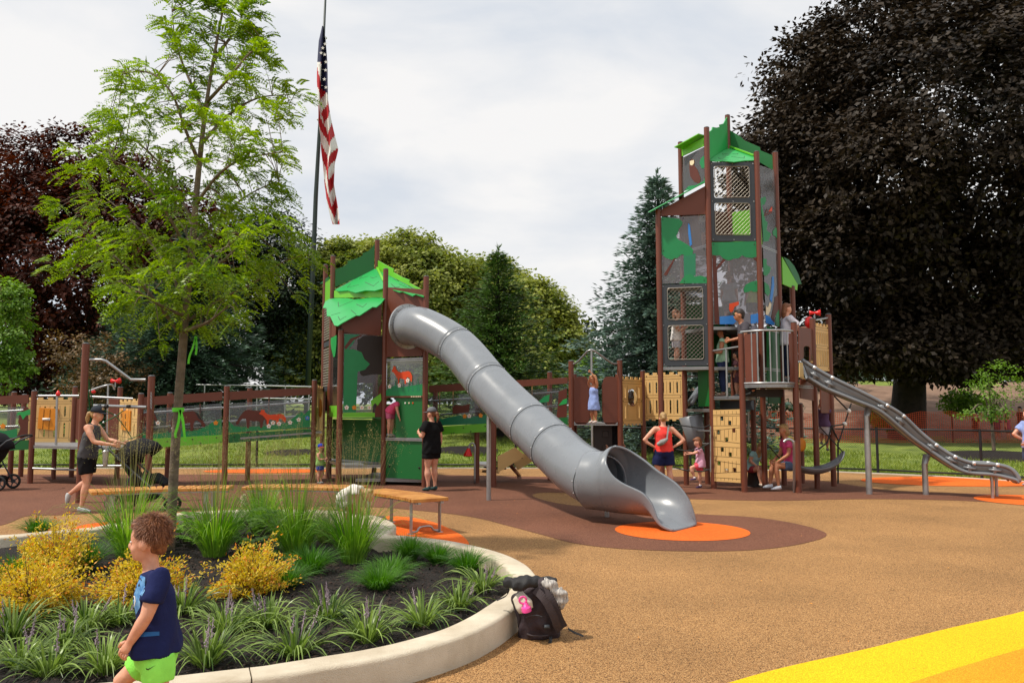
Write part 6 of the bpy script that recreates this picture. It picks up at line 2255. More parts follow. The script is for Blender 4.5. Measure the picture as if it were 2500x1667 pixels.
# flagpole
fl = thing('flagpole', (-8.6, 36, gz(-8.6, 36)), 'tall dark green steel flagpole behind the short tower', 'flagpole')
pz0, pz1, pz2 = at(765, 640, 36), at(781, 300, 36), at(797, -60, 36)
b = MB()
d = (pz2 - pz0).normalized()
g0 = pz0 - d * ((pz0.z - gz(pz0.x, 36)) / d.z)
b.tube([g0, pz0, at(771, 480, 36), pz1, pz2], [.125, .105, .10, .078, .045], 14)
mat('pole_green', '#1f2f2c', .45, var=.08)
b.build('pole', 'pole_green', fl, smooth=True)
for v_ in (92, 131, 172, 211, 253, 292):
    p = at(790.5 - (v_ - 92) * .045, v_, 36)
    b = MB()
    pts = [p + V((.13 * math.cos(t), .13 * math.sin(t), -.02)) for t in [i * pi / 6 for i in range(13)]]
    b.tube(pts, .022, 5)
    b.build('snap_ring', 'print_white', fl)
# limp flag: stripes run along the fly, which hangs straight down in folds
flag_mats = ['flag_red', 'flag_white', 'flag_blue']
mat('flag_red', '#b3141f', .7, var=.06)
mat('flag_white', '#e4e1de', .7, var=.04)
mat('flag_blue', '#1b1f46', .7, var=.06)
LE = [(64, 786, 790), (100, 778, 796), (150, 776, 798), (200, 774, 799), (245, 775, 802), (300, 776, 812), (335, 784, 818), (365, 786, 824), (400, 789, 816), (450, 791, 816), (490, 796, 824), (520, 804, 828), (548, 813, 829)]
lv = [q[0] for q in LE]
NSX, NT = 18, 110
vs = np.zeros((NT + 1, NSX + 1, 3))
for j in range(NT + 1):
    v_ = 64 + 484 * j / NT
    l_, r_ = np.interp(v_, lv, [q[1] for q in LE]), np.interp(v_, lv, [q[2] for q in LE])
    for i in range(NSX + 1):
        a = i / NSX
        zig = math.sin(a * 8.2 + v_ * .017)
        vs[j, i] = at(l_ + (r_ - l_) * (a + .06 * math.sin(a * 9 + v_ * .03)), v_, 35.72 + .22 * zig)
faces, mi = [], []
for j in range(NT):
    for i in range(NSX):
        a = j * (NSX + 1) + i
        faces.append((a, a + NSX + 1, a + NSX + 2, a + 1))
        v_, q = 64 + 484 * (j + .5) / NT, (i + .5) / NSX
        k_ = int((v_ + 46 * q) / 29) if q > .42 + .1 * math.sin(v_ * .02) else int((v_ * .55 + 60 - q * 70) / 25)
        blue = v_ < 232 - 26 * (1 - q) and (q > .34 or v_ < 150)
        mi.append(2 if blue else (0 if k_ % 2 == 0 else 1))
vs = vs.reshape(-1, 3)
us = thing('flag', at(795, 100, 36), 'limp red white and blue flag hanging from the flagpole', 'flag')
npobj('cloth', vs, np.array(faces), flag_mats, us, mi, smooth=True)
b = MB()
for (u_, v_) in ((794, 108), (793, 134), (796, 152), (795, 172), (792, 194), (796, 214), (784, 130), (781, 160), (788, 118)):
    c = at(u_, v_, 35.42)
    pts = [(.09 * (1 if q % 2 == 0 else .42) * math.sin(q * pi / 5), .09 * (1 if q % 2 == 0 else .42) * math.cos(q * pi / 5)) for q in range(10)]
    b.prism(pts[::-1], c, V((1, 0, 0)), Z, .01)
small(b.build('stars', 'flag_white', us))
# ================================================================ benches
_DG = None
def soft(mb, name, m, parent=None, voxel=.012, smooth=6, disp=0.0, dscale=.08, seed=0, mats=None, join=None, root=False):
    """melts overlapping volumes into one continuous skin"""
    me = mb.mesh(name + '_raw', m)
    tmp = bpy.data.objects.new('tmp', me)
    COL.objects.link(tmp)
    r = tmp.modifiers.new('r', 'REMESH')
    r.mode = 'VOXEL'
    r.voxel_size = voxel
    r.use_smooth_shade = True
    s = tmp.modifiers.new('s', 'SMOOTH')
    s.iterations = smooth
    s.factor = .5
    dg = bpy.context.evaluated_depsgraph_get()
    ev = tmp.evaluated_get(dg)
    out = bpy.data.meshes.new_from_object(ev)
    out.name = name
    bpy.data.objects.remove(tmp)
    bpy.data.meshes.remove(me)
    n = len(out.vertices)
    if disp and n:
        co = np.empty(n * 3, np.float32)
        no = np.empty(n * 3, np.float32)
        out.vertices.foreach_get('co', co)
        out.vertices.foreach_get('normal', no)
        co, no = co.reshape(-1, 3), no.reshape(-1, 3)
        d = np.array([mnoise.noise(V((float(p[0]) / dscale + seed, float(p[1]) / dscale, float(p[2]) / dscale * .7))) for p in co], np.float32)
        d = np.sign(d) * np.abs(d) ** .8
        co += no * (d * disp)[:, None]
        out.vertices.foreach_set('co', co.ravel())
    out.materials.clear()
    out.materials.append(MATS[m] if isinstance(m, str) else m)
    out.polygons.foreach_set('use_smooth', np.ones(len(out.polygons), bool))
    if join is not None:          # crisp extra pieces in the same mesh (fingers)
        bm = bmesh.new()
        bm.from_mesh(out)
        em = join.mesh('extra', m, True)
        bm.from_mesh(em)
        bm.to_mesh(out)
        bm.free()
        bpy.data.meshes.remove(em)
        out.polygons.foreach_set('use_smooth', np.ones(len(out.polygons), bool))
    out.update()
    o = bpy.data.objects.new(name, out)
    COL.objects.link(o)
    if parent is not None:
        par(o, parent)
    return o

def bench(pts, label, nsl, legs):
    pts = [V((p[0], p[1], 0)) for p in pts]
    path = resample(spline(pts, 12), .01, False)
    t = thing('bench', path[len(path) // 2], label, 'bench', 'curved slatted benches')
    n = len(path)
    zt = .455
    for k in range(nsl):
        i = int((k + .5) / nsl * (n - 1))
        d = (path[min(i + 3, n - 1)] - path[max(i - 3, 0)]).normalized()
        s_ = d.cross(Z)
        wd = (n * .01) / nsl
        b = MB()
        dz = rnd.uniform(-.002, .002)
        b.box(path[i] + Z * (zt - .022 + dz), (wd * .82, .50 + rnd.uniform(-.004, .004), .044), d, s_, Z)
        b.build('slat', 'bench_wood', t, bevel=.004, seg=1)
    for off in (-.16, .16):
        b = MB()
        pp = []
        for i in range(0, n, 8):
            d = (path[min(i + 3, n - 1)] - path[max(i - 3, 0)]).normalized()
            pp.append(path[i] + d.cross(Z) * off + Z * (zt - .058))
        for p, q in zip(pp, pp[1:]):
            b.bar(p, q, .04, .025)
        b.build('seat_rail', 'steel_galv', t)
    for f in legs:
        i = int(f * (n - 1))
        d = (path[min(i + 3, n - 1)] - path[max(i - 3, 0)]).normalized()
        s_ = d.cross(Z)
        for off in (-.2, .2):
            b = MB()
            b.box(path[i] + s_ * off + Z * (zt - .07) / 2, (.065, .016, zt - .07), d, s_, Z)
            b.box(path[i] + s_ * off + Z * .006, (.10, .07, .012), d, s_, Z)
            b.build('leg', 'steel_galv', t, bevel=.004, seg=1)
        b = MB()
        b.tube(spline([path[i] + s_ * -.2 + Z * .03, path[i] + s_ * -.12 + Z * .035, path[i] + s_ * -.07 + Z * .085, path[i] + s_ * .07 + Z * .085, path[i] + s_ * .12 + Z * .035, path[i] + s_ * .2 + Z * .03], 4), .014, 8)
        b.build('stretcher', 'steel_galv', t, smooth=True)
    return t
bench([(-1.02, 10.45), (-1.42, 11.05), (-1.98, 11.62)], 'short curved slatted bench standing over the orange patch', 20, (.10, .86))
bench([(-2.2, 12.0), (-3.0, 12.22), (-3.92, 12.2)], 'middle slatted bench of the row, behind the tall grasses', 22, (.14, .86))
bench([(-4.1, 12.1), (-5.0, 11.95), (-5.85, 11.45)], 'slatted bench partly hidden by the locust trunk', 22, (.16, .86))

# ================================================================ planting
def blades_np(base, n, lmin, lmax, w, rise, spread, r0, seed, seg=5, lean=(0, 0), droop=1.0):
    g = np.random.default_rng(seed)
    a = g.uniform(0, 2 * pi, n)
    L = g.uniform(lmin, lmax, n)
    sp = spread * g.uniform(.15, 1.1, n)
    rr = r0 * np.sqrt(g.random(n))
    b0 = np.stack([base[0] + rr * np.cos(a), base[1] + rr * np.sin(a), np.full(n, base[2])], -1)
    out = np.stack([np.cos(a) + lean[0], np.sin(a) + lean[1], np.zeros(n)], -1)
    ts = np.linspace(0, 1, seg + 1)
    sd = np.stack([-np.sin(a), np.cos(a), np.zeros(n)], -1)
    tw = g.normal(0, .5, n)
    sd = sd * np.cos(tw)[:, None] + np.array([0, 0, 1.0]) * np.sin(tw)[:, None] * .6
    vs = []
    for t in ts:
        c = b0 + out * (sp * L * (t ** 1.15))[:, None]
        c = c + np.array([0, 0, 1.0]) * (L * rise * (t - droop * .5 * sp * t * t * t))[:, None]
        wd = w * (1 - t) ** .6 * (.6 + .8 * min(1, t * 3)) * .5 + .0004
        vs.append(c - sd * wd)
        vs.append(c + sd * wd)
    vs = np.stack(vs, 1)
    m = 2 * (seg + 1)
    v = vs.reshape(-1, 3)
    k = (np.arange(n) * m)[:, None]
    f = np.concatenate([k + np.array([[2 * i, 2 * i + 1, 2 * i + 3, 2 * i + 2]]) for i in range(seg)])
    return v, f, vs[:, -1]
def spikes(base, n, h0, h1, sp, seed, parent):
    g = np.random.default_rng(seed)
    b = MB()
    for k in range(n):
        a = g.uniform(0, 2 * pi)
        h_ = g.uniform(h0, h1)
        l_ = g.uniform(0, sp)
        p0 = V((base[0] + .05 * math.cos(a), base[1] + .05 * math.sin(a), base[2]))
        p1 = V((base[0] + l_ * math.cos(a), base[1] + l_ * math.sin(a), base[2] + h_))
        b.tube([p0, p0.lerp(p1, .55) + Z * .02, p1], [.0025, .002, .0015], 4, False)
        for q in range(22):
            t = .58 + .42 * q / 21
            c = p0.lerp(p1, t) + V((g.normal(0, .005), g.normal(0, .005), 0))
            r = .006 * (1.1 - .75 * (t - .58) / .42)
            b.ell(c, (r, r, r * 1.1), 5, 3)
    return small(b.build('flower_spikes', 'spike_purple', parent))
LIRI = [(719, 1606, 'clump of variegated lilyturf nearest the kerb joint'), (896, 1570, 'lilyturf clump tight against the front kerb, second from the joint'), (1030, 1530, 'large flowering lilyturf clump with upright purple spikes behind the backpack side kerb'),
        (800, 1520, 'flowering lilyturf clump right behind the two by the front kerb'), (654, 1535, 'lilyturf clump below the golden shrub with several purple spikes'), (1120, 1488, 'lilyturf clump closest to the backpack along the kerb'), (1178, 1445, 'lilyturf clump beside the inner kerb opposite the backpack flap'),
        (505, 1630, 'lilyturf clump just behind the boy’s shorts'), (551, 1548, 'lilyturf clump halfway between the boy and the golden shrub'), (447, 1502, 'small lilyturf clump behind the boy’s back'), (253, 1645, 'lilyturf clump at the boy’s raised knee'),
        (155, 1590, 'lilyturf clump in front of the largest golden shrub'), (208, 1545, 'lilyturf clump tucked under the golden shrub by the boy’s arm'), (30, 1560, 'purple-spiked lilyturf clump at the picture’s edge, rear one'), (50, 1630, 'purple-spiked lilyturf clump at the picture’s edge, front one'), (290, 1530, 'lilyturf clump touching the boy’s hand'), (120, 1655, 'lilyturf clump on the kerb before the large golden shrub')]
for k, (u, v, lab) in enumerate(LIRI):
    p = gr(u, v, .06)
    t = thing('lilyturf', p, lab.replace('’', "'"), 'plant', 'lilyturf clumps along the front kerb')
    s_ = rnd.uniform(.78, 1.08)
    v_, f_, _ = blades_np(p, 125, .2 * s_, .47 * s_, .012, .8, 1.08, .05, 100 + k, 7, droop=1.55)
    npobj('leaves', v_, f_, 'blade_strap', t)
    spikes(p, rnd.randint(1, 3), .2, .3, .18, 200 + k, t)
FINE = [(1001, 1366, .42, 'fine green grass tuft against the far kerb below the short bench'), (1068, 1376, .34, 'small fine grass tuft next along the far kerb'), (1140, 1402, .40, 'fine grass tuft in the curve of the far kerb'), (759, 1404, .46, 'dark fine grass tuft beside the golden shrub'),
        (954, 1420, .40, 'fine grass mound in the open mulch, rear one'), (925, 1446, .40, 'fine grass mound in the open mulch, front one'), (208, 1395, .5, 'fine grass tuft behind the two golden shrubs'), (90, 1310, .42, 'fine grass tuft spilling over the kerb far from the boy'), (40, 1420, .4, 'fine grass tuft behind the largest golden shrub'), (700, 1440, .38, 'fine grass tuft leaning out of the golden shrub')]
for k, (u, v, L, lab) in enumerate(FINE):
    p = gr(u, v, .05)
    t = thing('grass_tuft', p, lab, 'grass', 'fine grass tufts in the bed')
    L *= .8
    v_, f_, _ = blades_np(p, 620, L * .6, L * 1.1, .0042, .9, .95, .06, 300 + k, 6, droop=1.1)
    npobj('leaves', v_, f_, 'blade_fine', t)
TALL = [(315, 1362, 1.0, 'tall green ornamental grass beside the locust trunk'), (524, 1358, .95, 'tall ornamental grass in front of the middle bench, nearest the locust'), (722, 1358, 1.0, 'tall ornamental grass between the hydrangeas and the kerb bend'), (862, 1372, .95, 'tall ornamental grass beside the white kerb bend'), (640, 1300, .8, 'tall grass at the back of the bed before the bench leg')]
for k, (u, v, L, lab) in enumerate(TALL):
    p = gr(u, v, .05)
    L *= 1.18
    t = thing('ornamental_grass', p, lab, 'grass', 'tall ornamental grasses in the bed')
    v_, f_, _ = blades_np(p, 300, L * .4, L * 1.0, .0075, 1.0, .66, .12, 400 + k, 7, droop=1.9)
    v2, f2, _ = blades_np(p, 130, L * .35, L * .7, .009, .9, .75, .10, 450 + k, 6, droop=1.3)
    npobj('leaves', np.concatenate([v_, v2]), np.concatenate([f_, f2 + len(v_)]), 'blade_tall', t)
    # airy seed heads
    g = np.random.default_rng(500 + k)
    ns = 60
    v3, f3, tips = blades_np(p, ns, L * 1.0, L * 1.35, .003, 1.0, .32, .08, 470 + k, 5, droop=.6)
    tp = tips.reshape(ns, 3)
    pid = np.repeat(np.arange(ns), 26)
    dd = g.normal(0, 1, (len(pid), 3))
    dd[:, 2] = np.abs(dd[:, 2])
    dd /= np.linalg.norm(dd, axis=1, keepdims=True)
    tt_ = g.random(len(pid))
    pp = tp[pid] - np.array([0, 0, .22]) * tt_[:, None] + dd * (.01 + .045 * tt_)[:, None]
    v4, f4 = leaves(pp, dd, unit(len(pid), g), .016, .004)
    npobj('seed_heads', np.concatenate([v3, v4]), np.concatenate([f3, f4 + len(v3)]), 'seed_tan', t)
# greyish seed-headed grass by the kerb bend
p = gr(795, 1322, .05)
t = thing('ornamental_grass', p, 'low arching grass with pinkish grey plumes before the middle bench', 'grass')
v_, f_, tips = blades_np(p, 320, .25, .5, .007, .9, .8, .08, 77, 6, droop=1.2)
npobj('leaves', v_, f_, 'blade_strap', t)
v3, f3, tips = blades_np(p, 60, .4, .62, .003, 1, .4, .1, 78, 5, droop=.7)
pid = np.repeat(np.arange(60), 30)
dd = unit(len(pid))
v4, f4 = leaves(tips[pid] - np.array([0, 0, .14]) * nrg.random(len(pid))[:, None] + dd * .012, dd, unit(len(pid)), .018, .005)
npobj('seed_heads', np.concatenate([v3, v4]), np.concatenate([f3, f4 + len(v3)]), 'seed_tan', t)

def shrub(p, rx, rz, label, seed, nt=120, per=46):
    """golden spirea: fine twigs, small pointed leaves, coppery shoot tips"""
    t = thing('golden_shrub', p, label, 'shrub', 'golden spirea shrubs in the bed')
    g = np.random.default_rng(seed)
    b = MB()
    P_, D, M_ = [], [], []
    for k in range(nt):
        a = g.uniform(0, 2 * pi)
        el = math.acos(g.uniform(.02, 1))
        rr = g.uniform(.45, 1.12)
        tip = np.array([rx * rr * math.sin(el) * math.cos(a), rx * rr * math.sin(el) * math.sin(a), .06 + rz * rr * math.cos(el)])
        if g.random() < .16:
            tip = tip * g.uniform(1.1, 1.4)
        mid_ = tip * .5 + np.array([0, 0, .05])
        b.tube([V(p), V(p) + V(mid_), V(p) + V(tip)], [.005, .003, .001], 4, False)
        n = per
        q = g.random(n) ** .55 * .75 + .25
        c = np.array(p)[None] + mid_ * (2 * q * (1 - q))[:, None] + tip * (q * q)[:, None] + g.normal(0, .02, (n, 3))
        P_.append(c)
        D.append(tip / np.linalg.norm(tip) * .8 + g.normal(0, .7, (n, 3)))
        M_.append((q > .975) | (g.random(n) < .03))
    P_, D, M_ = np.concatenate(P_), np.concatenate(D), np.concatenate(M_)
    v_, f_ = leaves(P_, D, unit(len(P_), g) * .8 + np.array([0, 0, .6]), g.uniform(.02, .038, len(P_)), g.uniform(.010, .017, len(P_)))
    npobj('foliage', v_, f_, ['leaf_gold', 'leaf_coppery'], t, M_.astype(int))
    b.build('twigs', 'bark', t)
shrub(gr(70, 1500, .05), .44, .40, 'largest golden shrub, cut by the picture edge', 1, 190)
shrub(gr(132, 1410, .05), .38, .48, 'golden shrub with a tall pointed shoot behind the largest one', 2, 150)
shrub(gr(345, 1478, .05), .38, .36, 'golden shrub behind the boy', 3, 160)
shrub(gr(612, 1462, .05), .35, .38, 'golden shrub standing alone between grass and lilyturf', 4, 160)
def oak(p, label, seed, n=110, r=.34, h=.38):
    t = thing('hydrangea', p, label, 'shrub')
    g = random.Random(seed)
    b = MB()
    shp = [(0, 0), (.18, .12), (.42, .10), (.34, .26), (.56, .40), (.34, .48), (.36, .72), (.16, .68), (0, 1.0), (-.16, .68), (-.36, .72), (-.34, .48), (-.56, .40), (-.34, .26), (-.42, .10), (-.18, .12)]
    for k in range(n):
        a = g.uniform(0, 2 * pi)
        rr = r * math.sqrt(g.random())
        z_ = h * (1 - (rr / r) ** 2 * .7) * g.uniform(.5, 1.05)
        c = V((p.x + rr * math.cos(a), p.y + rr * math.sin(a), p.z + z_))
        d = V((math.cos(a + g.uniform(-.8, .8)), math.sin(a + g.uniform(-.8, .8)), g.uniform(-.5, .15))).normalized()
        up = (V((g.uniform(-.4, .4), g.uniform(-.4, .4), 1)) - d * d.z).normalized()
        sd = d.cross(up).normalized()
        nn = sd.cross(d)
        L = g.uniform(.09, .15)
        ctr_ = c + d * L * .45 + nn * .008
        vs = [c + d * (y * L) + sd * (x * L) - nn * (abs(x) * L * .18) for x, y in shp] + [ctr_]
        m_ = len(shp)
        b.add(vs, [(i, (i + 1) % m_, m_) for i in range(m_)])
    b.build('foliage', 'leaf_oak', t)
    b = MB()
    for k in range(9):
        a = g.uniform(0, 2 * pi)
        b.tube([p, p + V((r * .6 * math.cos(a), r * .6 * math.sin(a), h * .8))], [.006, .003], 4, False)
    b.build('stems', 'bark', t)
    return t
oak(gr(452, 1330, .05), 'lobed-leaved hydrangea beside the locust trunk', 5, 120)
oak(gr(628, 1318, .05), 'lobed-leaved hydrangea between two tall grasses', 6, 130, .40)
oak(gr(648, 1352, .05), 'small hydrangea seedling in front of the other hydrangeas', 7, 40, .2, .22)
def panicle(p, label, seed):
    t = thing('flower_panicle', p, label, 'flower')
    g = np.random.default_rng(seed)
    n = 160
    q = g.random(n)
    dd = unit(n, g)
    P_ = np.array(p) + np.array([0, 0, .10]) * q[:, None] + dd * (.035 * (1 - q * .7))[:, None]
    mat('bloom', '#cfc3a0', .7, col2='#e6dec6', vscale=20) if 'bloom' not in MATS else None
    v_, f_ = leaves(P_, dd, unit(n, g), .02, .018)
    npobj('blossom', v_, f_, 'bloom', t)
panicle(gr(592, 1300, .05) + Z * .36, 'cream flower head on top of the hydrangea', 9)
panicle(gr(752, 1340, .05) + Z * .1, 'small cream flower low in front of the tall grass', 10)

# ================================================================ backpack on the kerb
mat('pack_fabric', '#2a2024', .75, col2='#3b2d33', vscale=9, bump=.25, bscale=60)
mat('pack_dark', '#19181a', .7, var=.15, vscale=12, bump=.2, bscale=80)
mat('pack_strap', '#3a3032', .8, var=.12, vscale=20, bump=.2, bscale=200)
mat('pouch_cream', '#c9bfae', .8, var=.08)
mat('bottle_pink', '#f04a9b', .35, var=.05)
BP = gr(1318, 1556)
by_ = BP.y
def bp(x, y, dy=0.0):
    return at(1200 + x * .1403, 1380 + y * .1403, by_ + dy)
pk = thing('backpack', BP, 'dark brown backpack leaning against the planter kerb', 'backpack')
b = MB()
secs = [(bp(840, 1235, .05), .135, .085), (bp(835, 1150, .04), .150, .115), (bp(830, 950, .03), .150, .125), (bp(780, 700, .03), .150, .12), (bp(700, 480, .03), .145, .105), (bp(640, 370, .03), .13, .08)]
b.loft([s_[0] for s_ in secs], [(s_[1], s_[2]) for s_ in secs], 24, True, V((1, 0, .25)))
soft(b, 'pack_body', 'pack_fabric', pk, .008, 6, .02, .06, 3)
b = MB()
b.tube(spline([bp(600, 900, -.125), bp(680, 870, -.14), bp(800, 865, -.145), bp(880, 890, -.14)], 4), .003, 6)
b.build('zip', 'joint_dark', pk)
b = MB()
b.tube(spline([bp(620, 1190, -.07), bp(700, 1215, -.10), bp(840, 1225, -.11), bp(980, 1215, -.09)], 4), .006, 6)
b.build('piping', 'pack_strap', pk)
b = MB()
b.loft([bp(235, 300, -.05), bp(400, 330, -.10), bp(560, 320, -.11), bp(800, 300, -.08)], [(.02, .025), (.04, .042), (.036, .04), (.025, .03)], 14)
b.loft([bp(240, 250, .1), bp(560, 230, .12), bp(1130, 245, .1)], [(.05, .014), (.07, .018), (.05, .012)], 14, True, V((0, 1, 0)))
soft(b, 'top_flap', 'pack_dark', pk, .007, 4, .016, .05, 5)
for k, l in enumerate(([(760, 420, -.10), (900, 560, -.135), (1000, 720, -.14), (1090, 900, -.13), (1150, 1060, -.10), (1190, 1120, -.06)], [(900, 400, -.06), (1040, 560, -.09), (1130, 740, -.09), (1200, 920, -.07), (1270, 1060, -.04)])):
    b = MB()
    pts = spline([bp(*q) for q in l], 5)
    for p, q in zip(pts, pts[1:]):
        b.bar(p, q, .052 if k == 0 else .04, .014, V((0, -1, .25)))
    b.build('shoulder_strap', 'pack_strap', pk)
for l in ([(1330, 1090, -.05), (1420, 1150, -.05), (1600, 1225, -.05)], [(1030, 1230, -.09), (1030, 1290, -.11), (1010, 1355, -.13)], [(300, 420, -.05), (260, 520, -.03), (100, 600, 0)]):
    b = MB()
    pts = spline([bp(*q) for q in l], 4)
    for p, q in zip(pts, pts[1:]):
        b.bar(p, q, .022, .003, V((0, -.3, 1)))
    b.build('webbing_tail', 'pack_dark', pk)
b = MB()
b.loft([bp(960, 1030, -.10), bp(965, 1090, -.11)], [(.02, .012), (.022, .014)], 10)
b.build('buckle', 'joint_dark', pk, smooth=True)
b = MB()
b.loft([bp(520, 440, -.06), bp(500, 560, -.09), bp(570, 690, -.115), bp(610, 785, -.115)], [(.012, .01), (.055, .03), (.062, .032), (.055, .022)], 14)
soft(b, 'side_pocket', 'pouch_cream', pk, .007, 5, .004, .04, 2)
bt = thing('water_bottle', bp(600, 740, -.15), 'pink sports bottle top sticking out of the backpack pocket', 'bottle')
b = MB()
b.loft([bp(612, 790, -.145), bp(606, 755, -.145), bp(600, 720, -.145), bp(597, 700, -.145), bp(590, 640, -.145)], [(.058, .034), (.058, .034), (.055, .032), (.030, .022), (.016, .014)], 18)
b.build('lid', 'bottle_pink', bt, smooth=True, autosmooth=40)
b = MB()
pts = [bp(545 + 62 * math.cos(t), 600 + 60 * math.sin(t), -.15) for t in [i * pi / 8 for i in range(17)]]
b.tube(pts, .007, 8)
b.build('carry_loop', 'bottle_pink', bt, smooth=True)
# striped towel stuffed under the flap
tw_ = thing('striped_towel', bp(1180, 600, 0), 'grey and cream striped cloth stuffed into the backpack', 'towel')
m = bpy.data.materials.new('towel_stripe')
m.use_nodes = True
nt = m.node_tree
bs = nt.nodes['Principled BSDF']
bs.inputs['Roughness'].default_value = .9
wv = nt.nodes.new('ShaderNodeTexWave')
wv.inputs['Scale'].default_value = 34
wv.inputs['Distortion'].default_value = 3
wv.bands_direction = 'X'
tcn = nt.nodes.new('ShaderNodeTexCoord')
rp_ = nt.nodes.new('ShaderNodeValToRGB')
rp_.color_ramp.elements[0].position = .4
rp_.color_ramp.elements[0].color = (*rgb('#5b5a5e'), 1)
rp_.color_ramp.elements[1].position = .6
rp_.color_ramp.elements[1].color = (*rgb('#d3ccc2'), 1)
nt.links.new(tcn.outputs['Object'], wv.inputs['Vector'])
nt.links.new(wv.outputs['Fac'], rp_.inputs['Fac'])
nt.links.new(rp_.outputs['Color'], bs.inputs['Base Color'])
MATS['towel_stripe'] = m
b = MB()
b.loft([bp(900, 250, -.02), bp(1000, 330, -.03), bp(1080, 470, -.02), bp(1130, 620, -.02), bp(1170, 700, -.02)], [(.03, .025), (.05, .04), (.05, .045), (.045, .04), (.02, .02)], 12)
b.loft([bp(1170, 400, -.02), bp(1215, 500, -.03), bp(1220, 620, -.03), bp(1200, 740, -.02)], [(.03, .025), (.055, .045), (.055, .045), (.02, .02)], 12)
soft(b, 'cloth', 'towel_stripe', tw_, .007, 4, .016, .035, 7)

# stray leaves and crumbs on the rubber surface
n = 260
px_ = nrg.uniform(-4, 9, n)
py_ = nrg.uniform(4.5, 20, n)
ok = np.array([not in_poly(x, y, kc[::6]) for x, y in zip(px_, py_)])
px_, py_ = px_[ok], py_[ok]
n = len(px_)
d_ = np.stack([np.cos(px_ * 9), np.sin(px_ * 9), nrg.uniform(0, .2, n)], -1)
v_, f_ = leaves(np.stack([px_, py_, np.full(n, .013)], -1), d_, np.stack([nrg.normal(0, .2, n), nrg.normal(0, .2, n), np.ones(n)], -1), nrg.uniform(.012, .035, n), nrg.uniform(.006, .014, n))
tag(npobj('leaf_litter', v_, f_, 'leaf_coppery'), 'stray dry leaves scattered over the rubber surface', 'leaves', kind='stuff')
# ================================================================ people
mat('skin_fair', '#cf9378', .5, col2='#e0a98e', vscale=22, spec=.35, sss=.12)
mat('skin_tan', '#b07455', .5, col2='#c48866', vscale=22, spec=.35, sss=.12)
mat('hair_brown', '#552b18', .5, col2='#96603a', vscale=60, bump=.3, bscale=220)
mat('hair_dark', '#1a1210', .5, col2='#33231c', vscale=60, bump=.3, bscale=220)
mat('hair_blond', '#8a6a40', .5, col2='#c09c66', vscale=60, bump=.3, bscale=220)
mat('eye_dark', '#20140e', .25, var=0)
mat('eye_white', '#d9d4cf', .3, var=0)
mat('lips', '#b0625a', .45, var=0)
_cl = {}
def cloth(hexc, bump=.15):
    if hexc in _cl:
        return _cl[hexc]
    n = 'cloth_' + hexc.strip('#')
    mat(n, hexc, .85, var=.13, vscale=9, bump=bump, bscale=130, spec=.2)
    _cl[hexc] = n
    return n
STAND = dict(pel=(0, 0, .50), waist=(0, 0, .60), chest=(0, 0, .73), neck=(0, 0, .845), head=(.012, 0, .932),
             shL=(0, .105, .80), shR=(0, -.105, .80), elL=(-.01, .135, .63), elR=(-.01, -.135, .63), wrL=(.03, .14, .485), wrR=(.03, -.14, .485),
             hiL=(0, .052, .50), hiR=(0, -.052, .50), knL=(.01, .056, .275), knR=(.01, -.056, .275), anL=(-.005, .058, .045), anR=(-.005, -.058, .045))
KID = dict(STAND, pel=(0, 0, .455), waist=(0, 0, .55), chest=(0, 0, .67), neck=(0, 0, .785), head=(.012, 0, .895),
           shL=(0, .105, .745), shR=(0, -.105, .745), elL=(-.01, .13, .59), elR=(-.01, -.13, .59), wrL=(.03, .135, .455), wrR=(.03, -.135, .455),
           hiL=(0, .052, .455), hiR=(0, -.052, .455), knL=(.01, .056, .255), knR=(.01, -.056, .255))
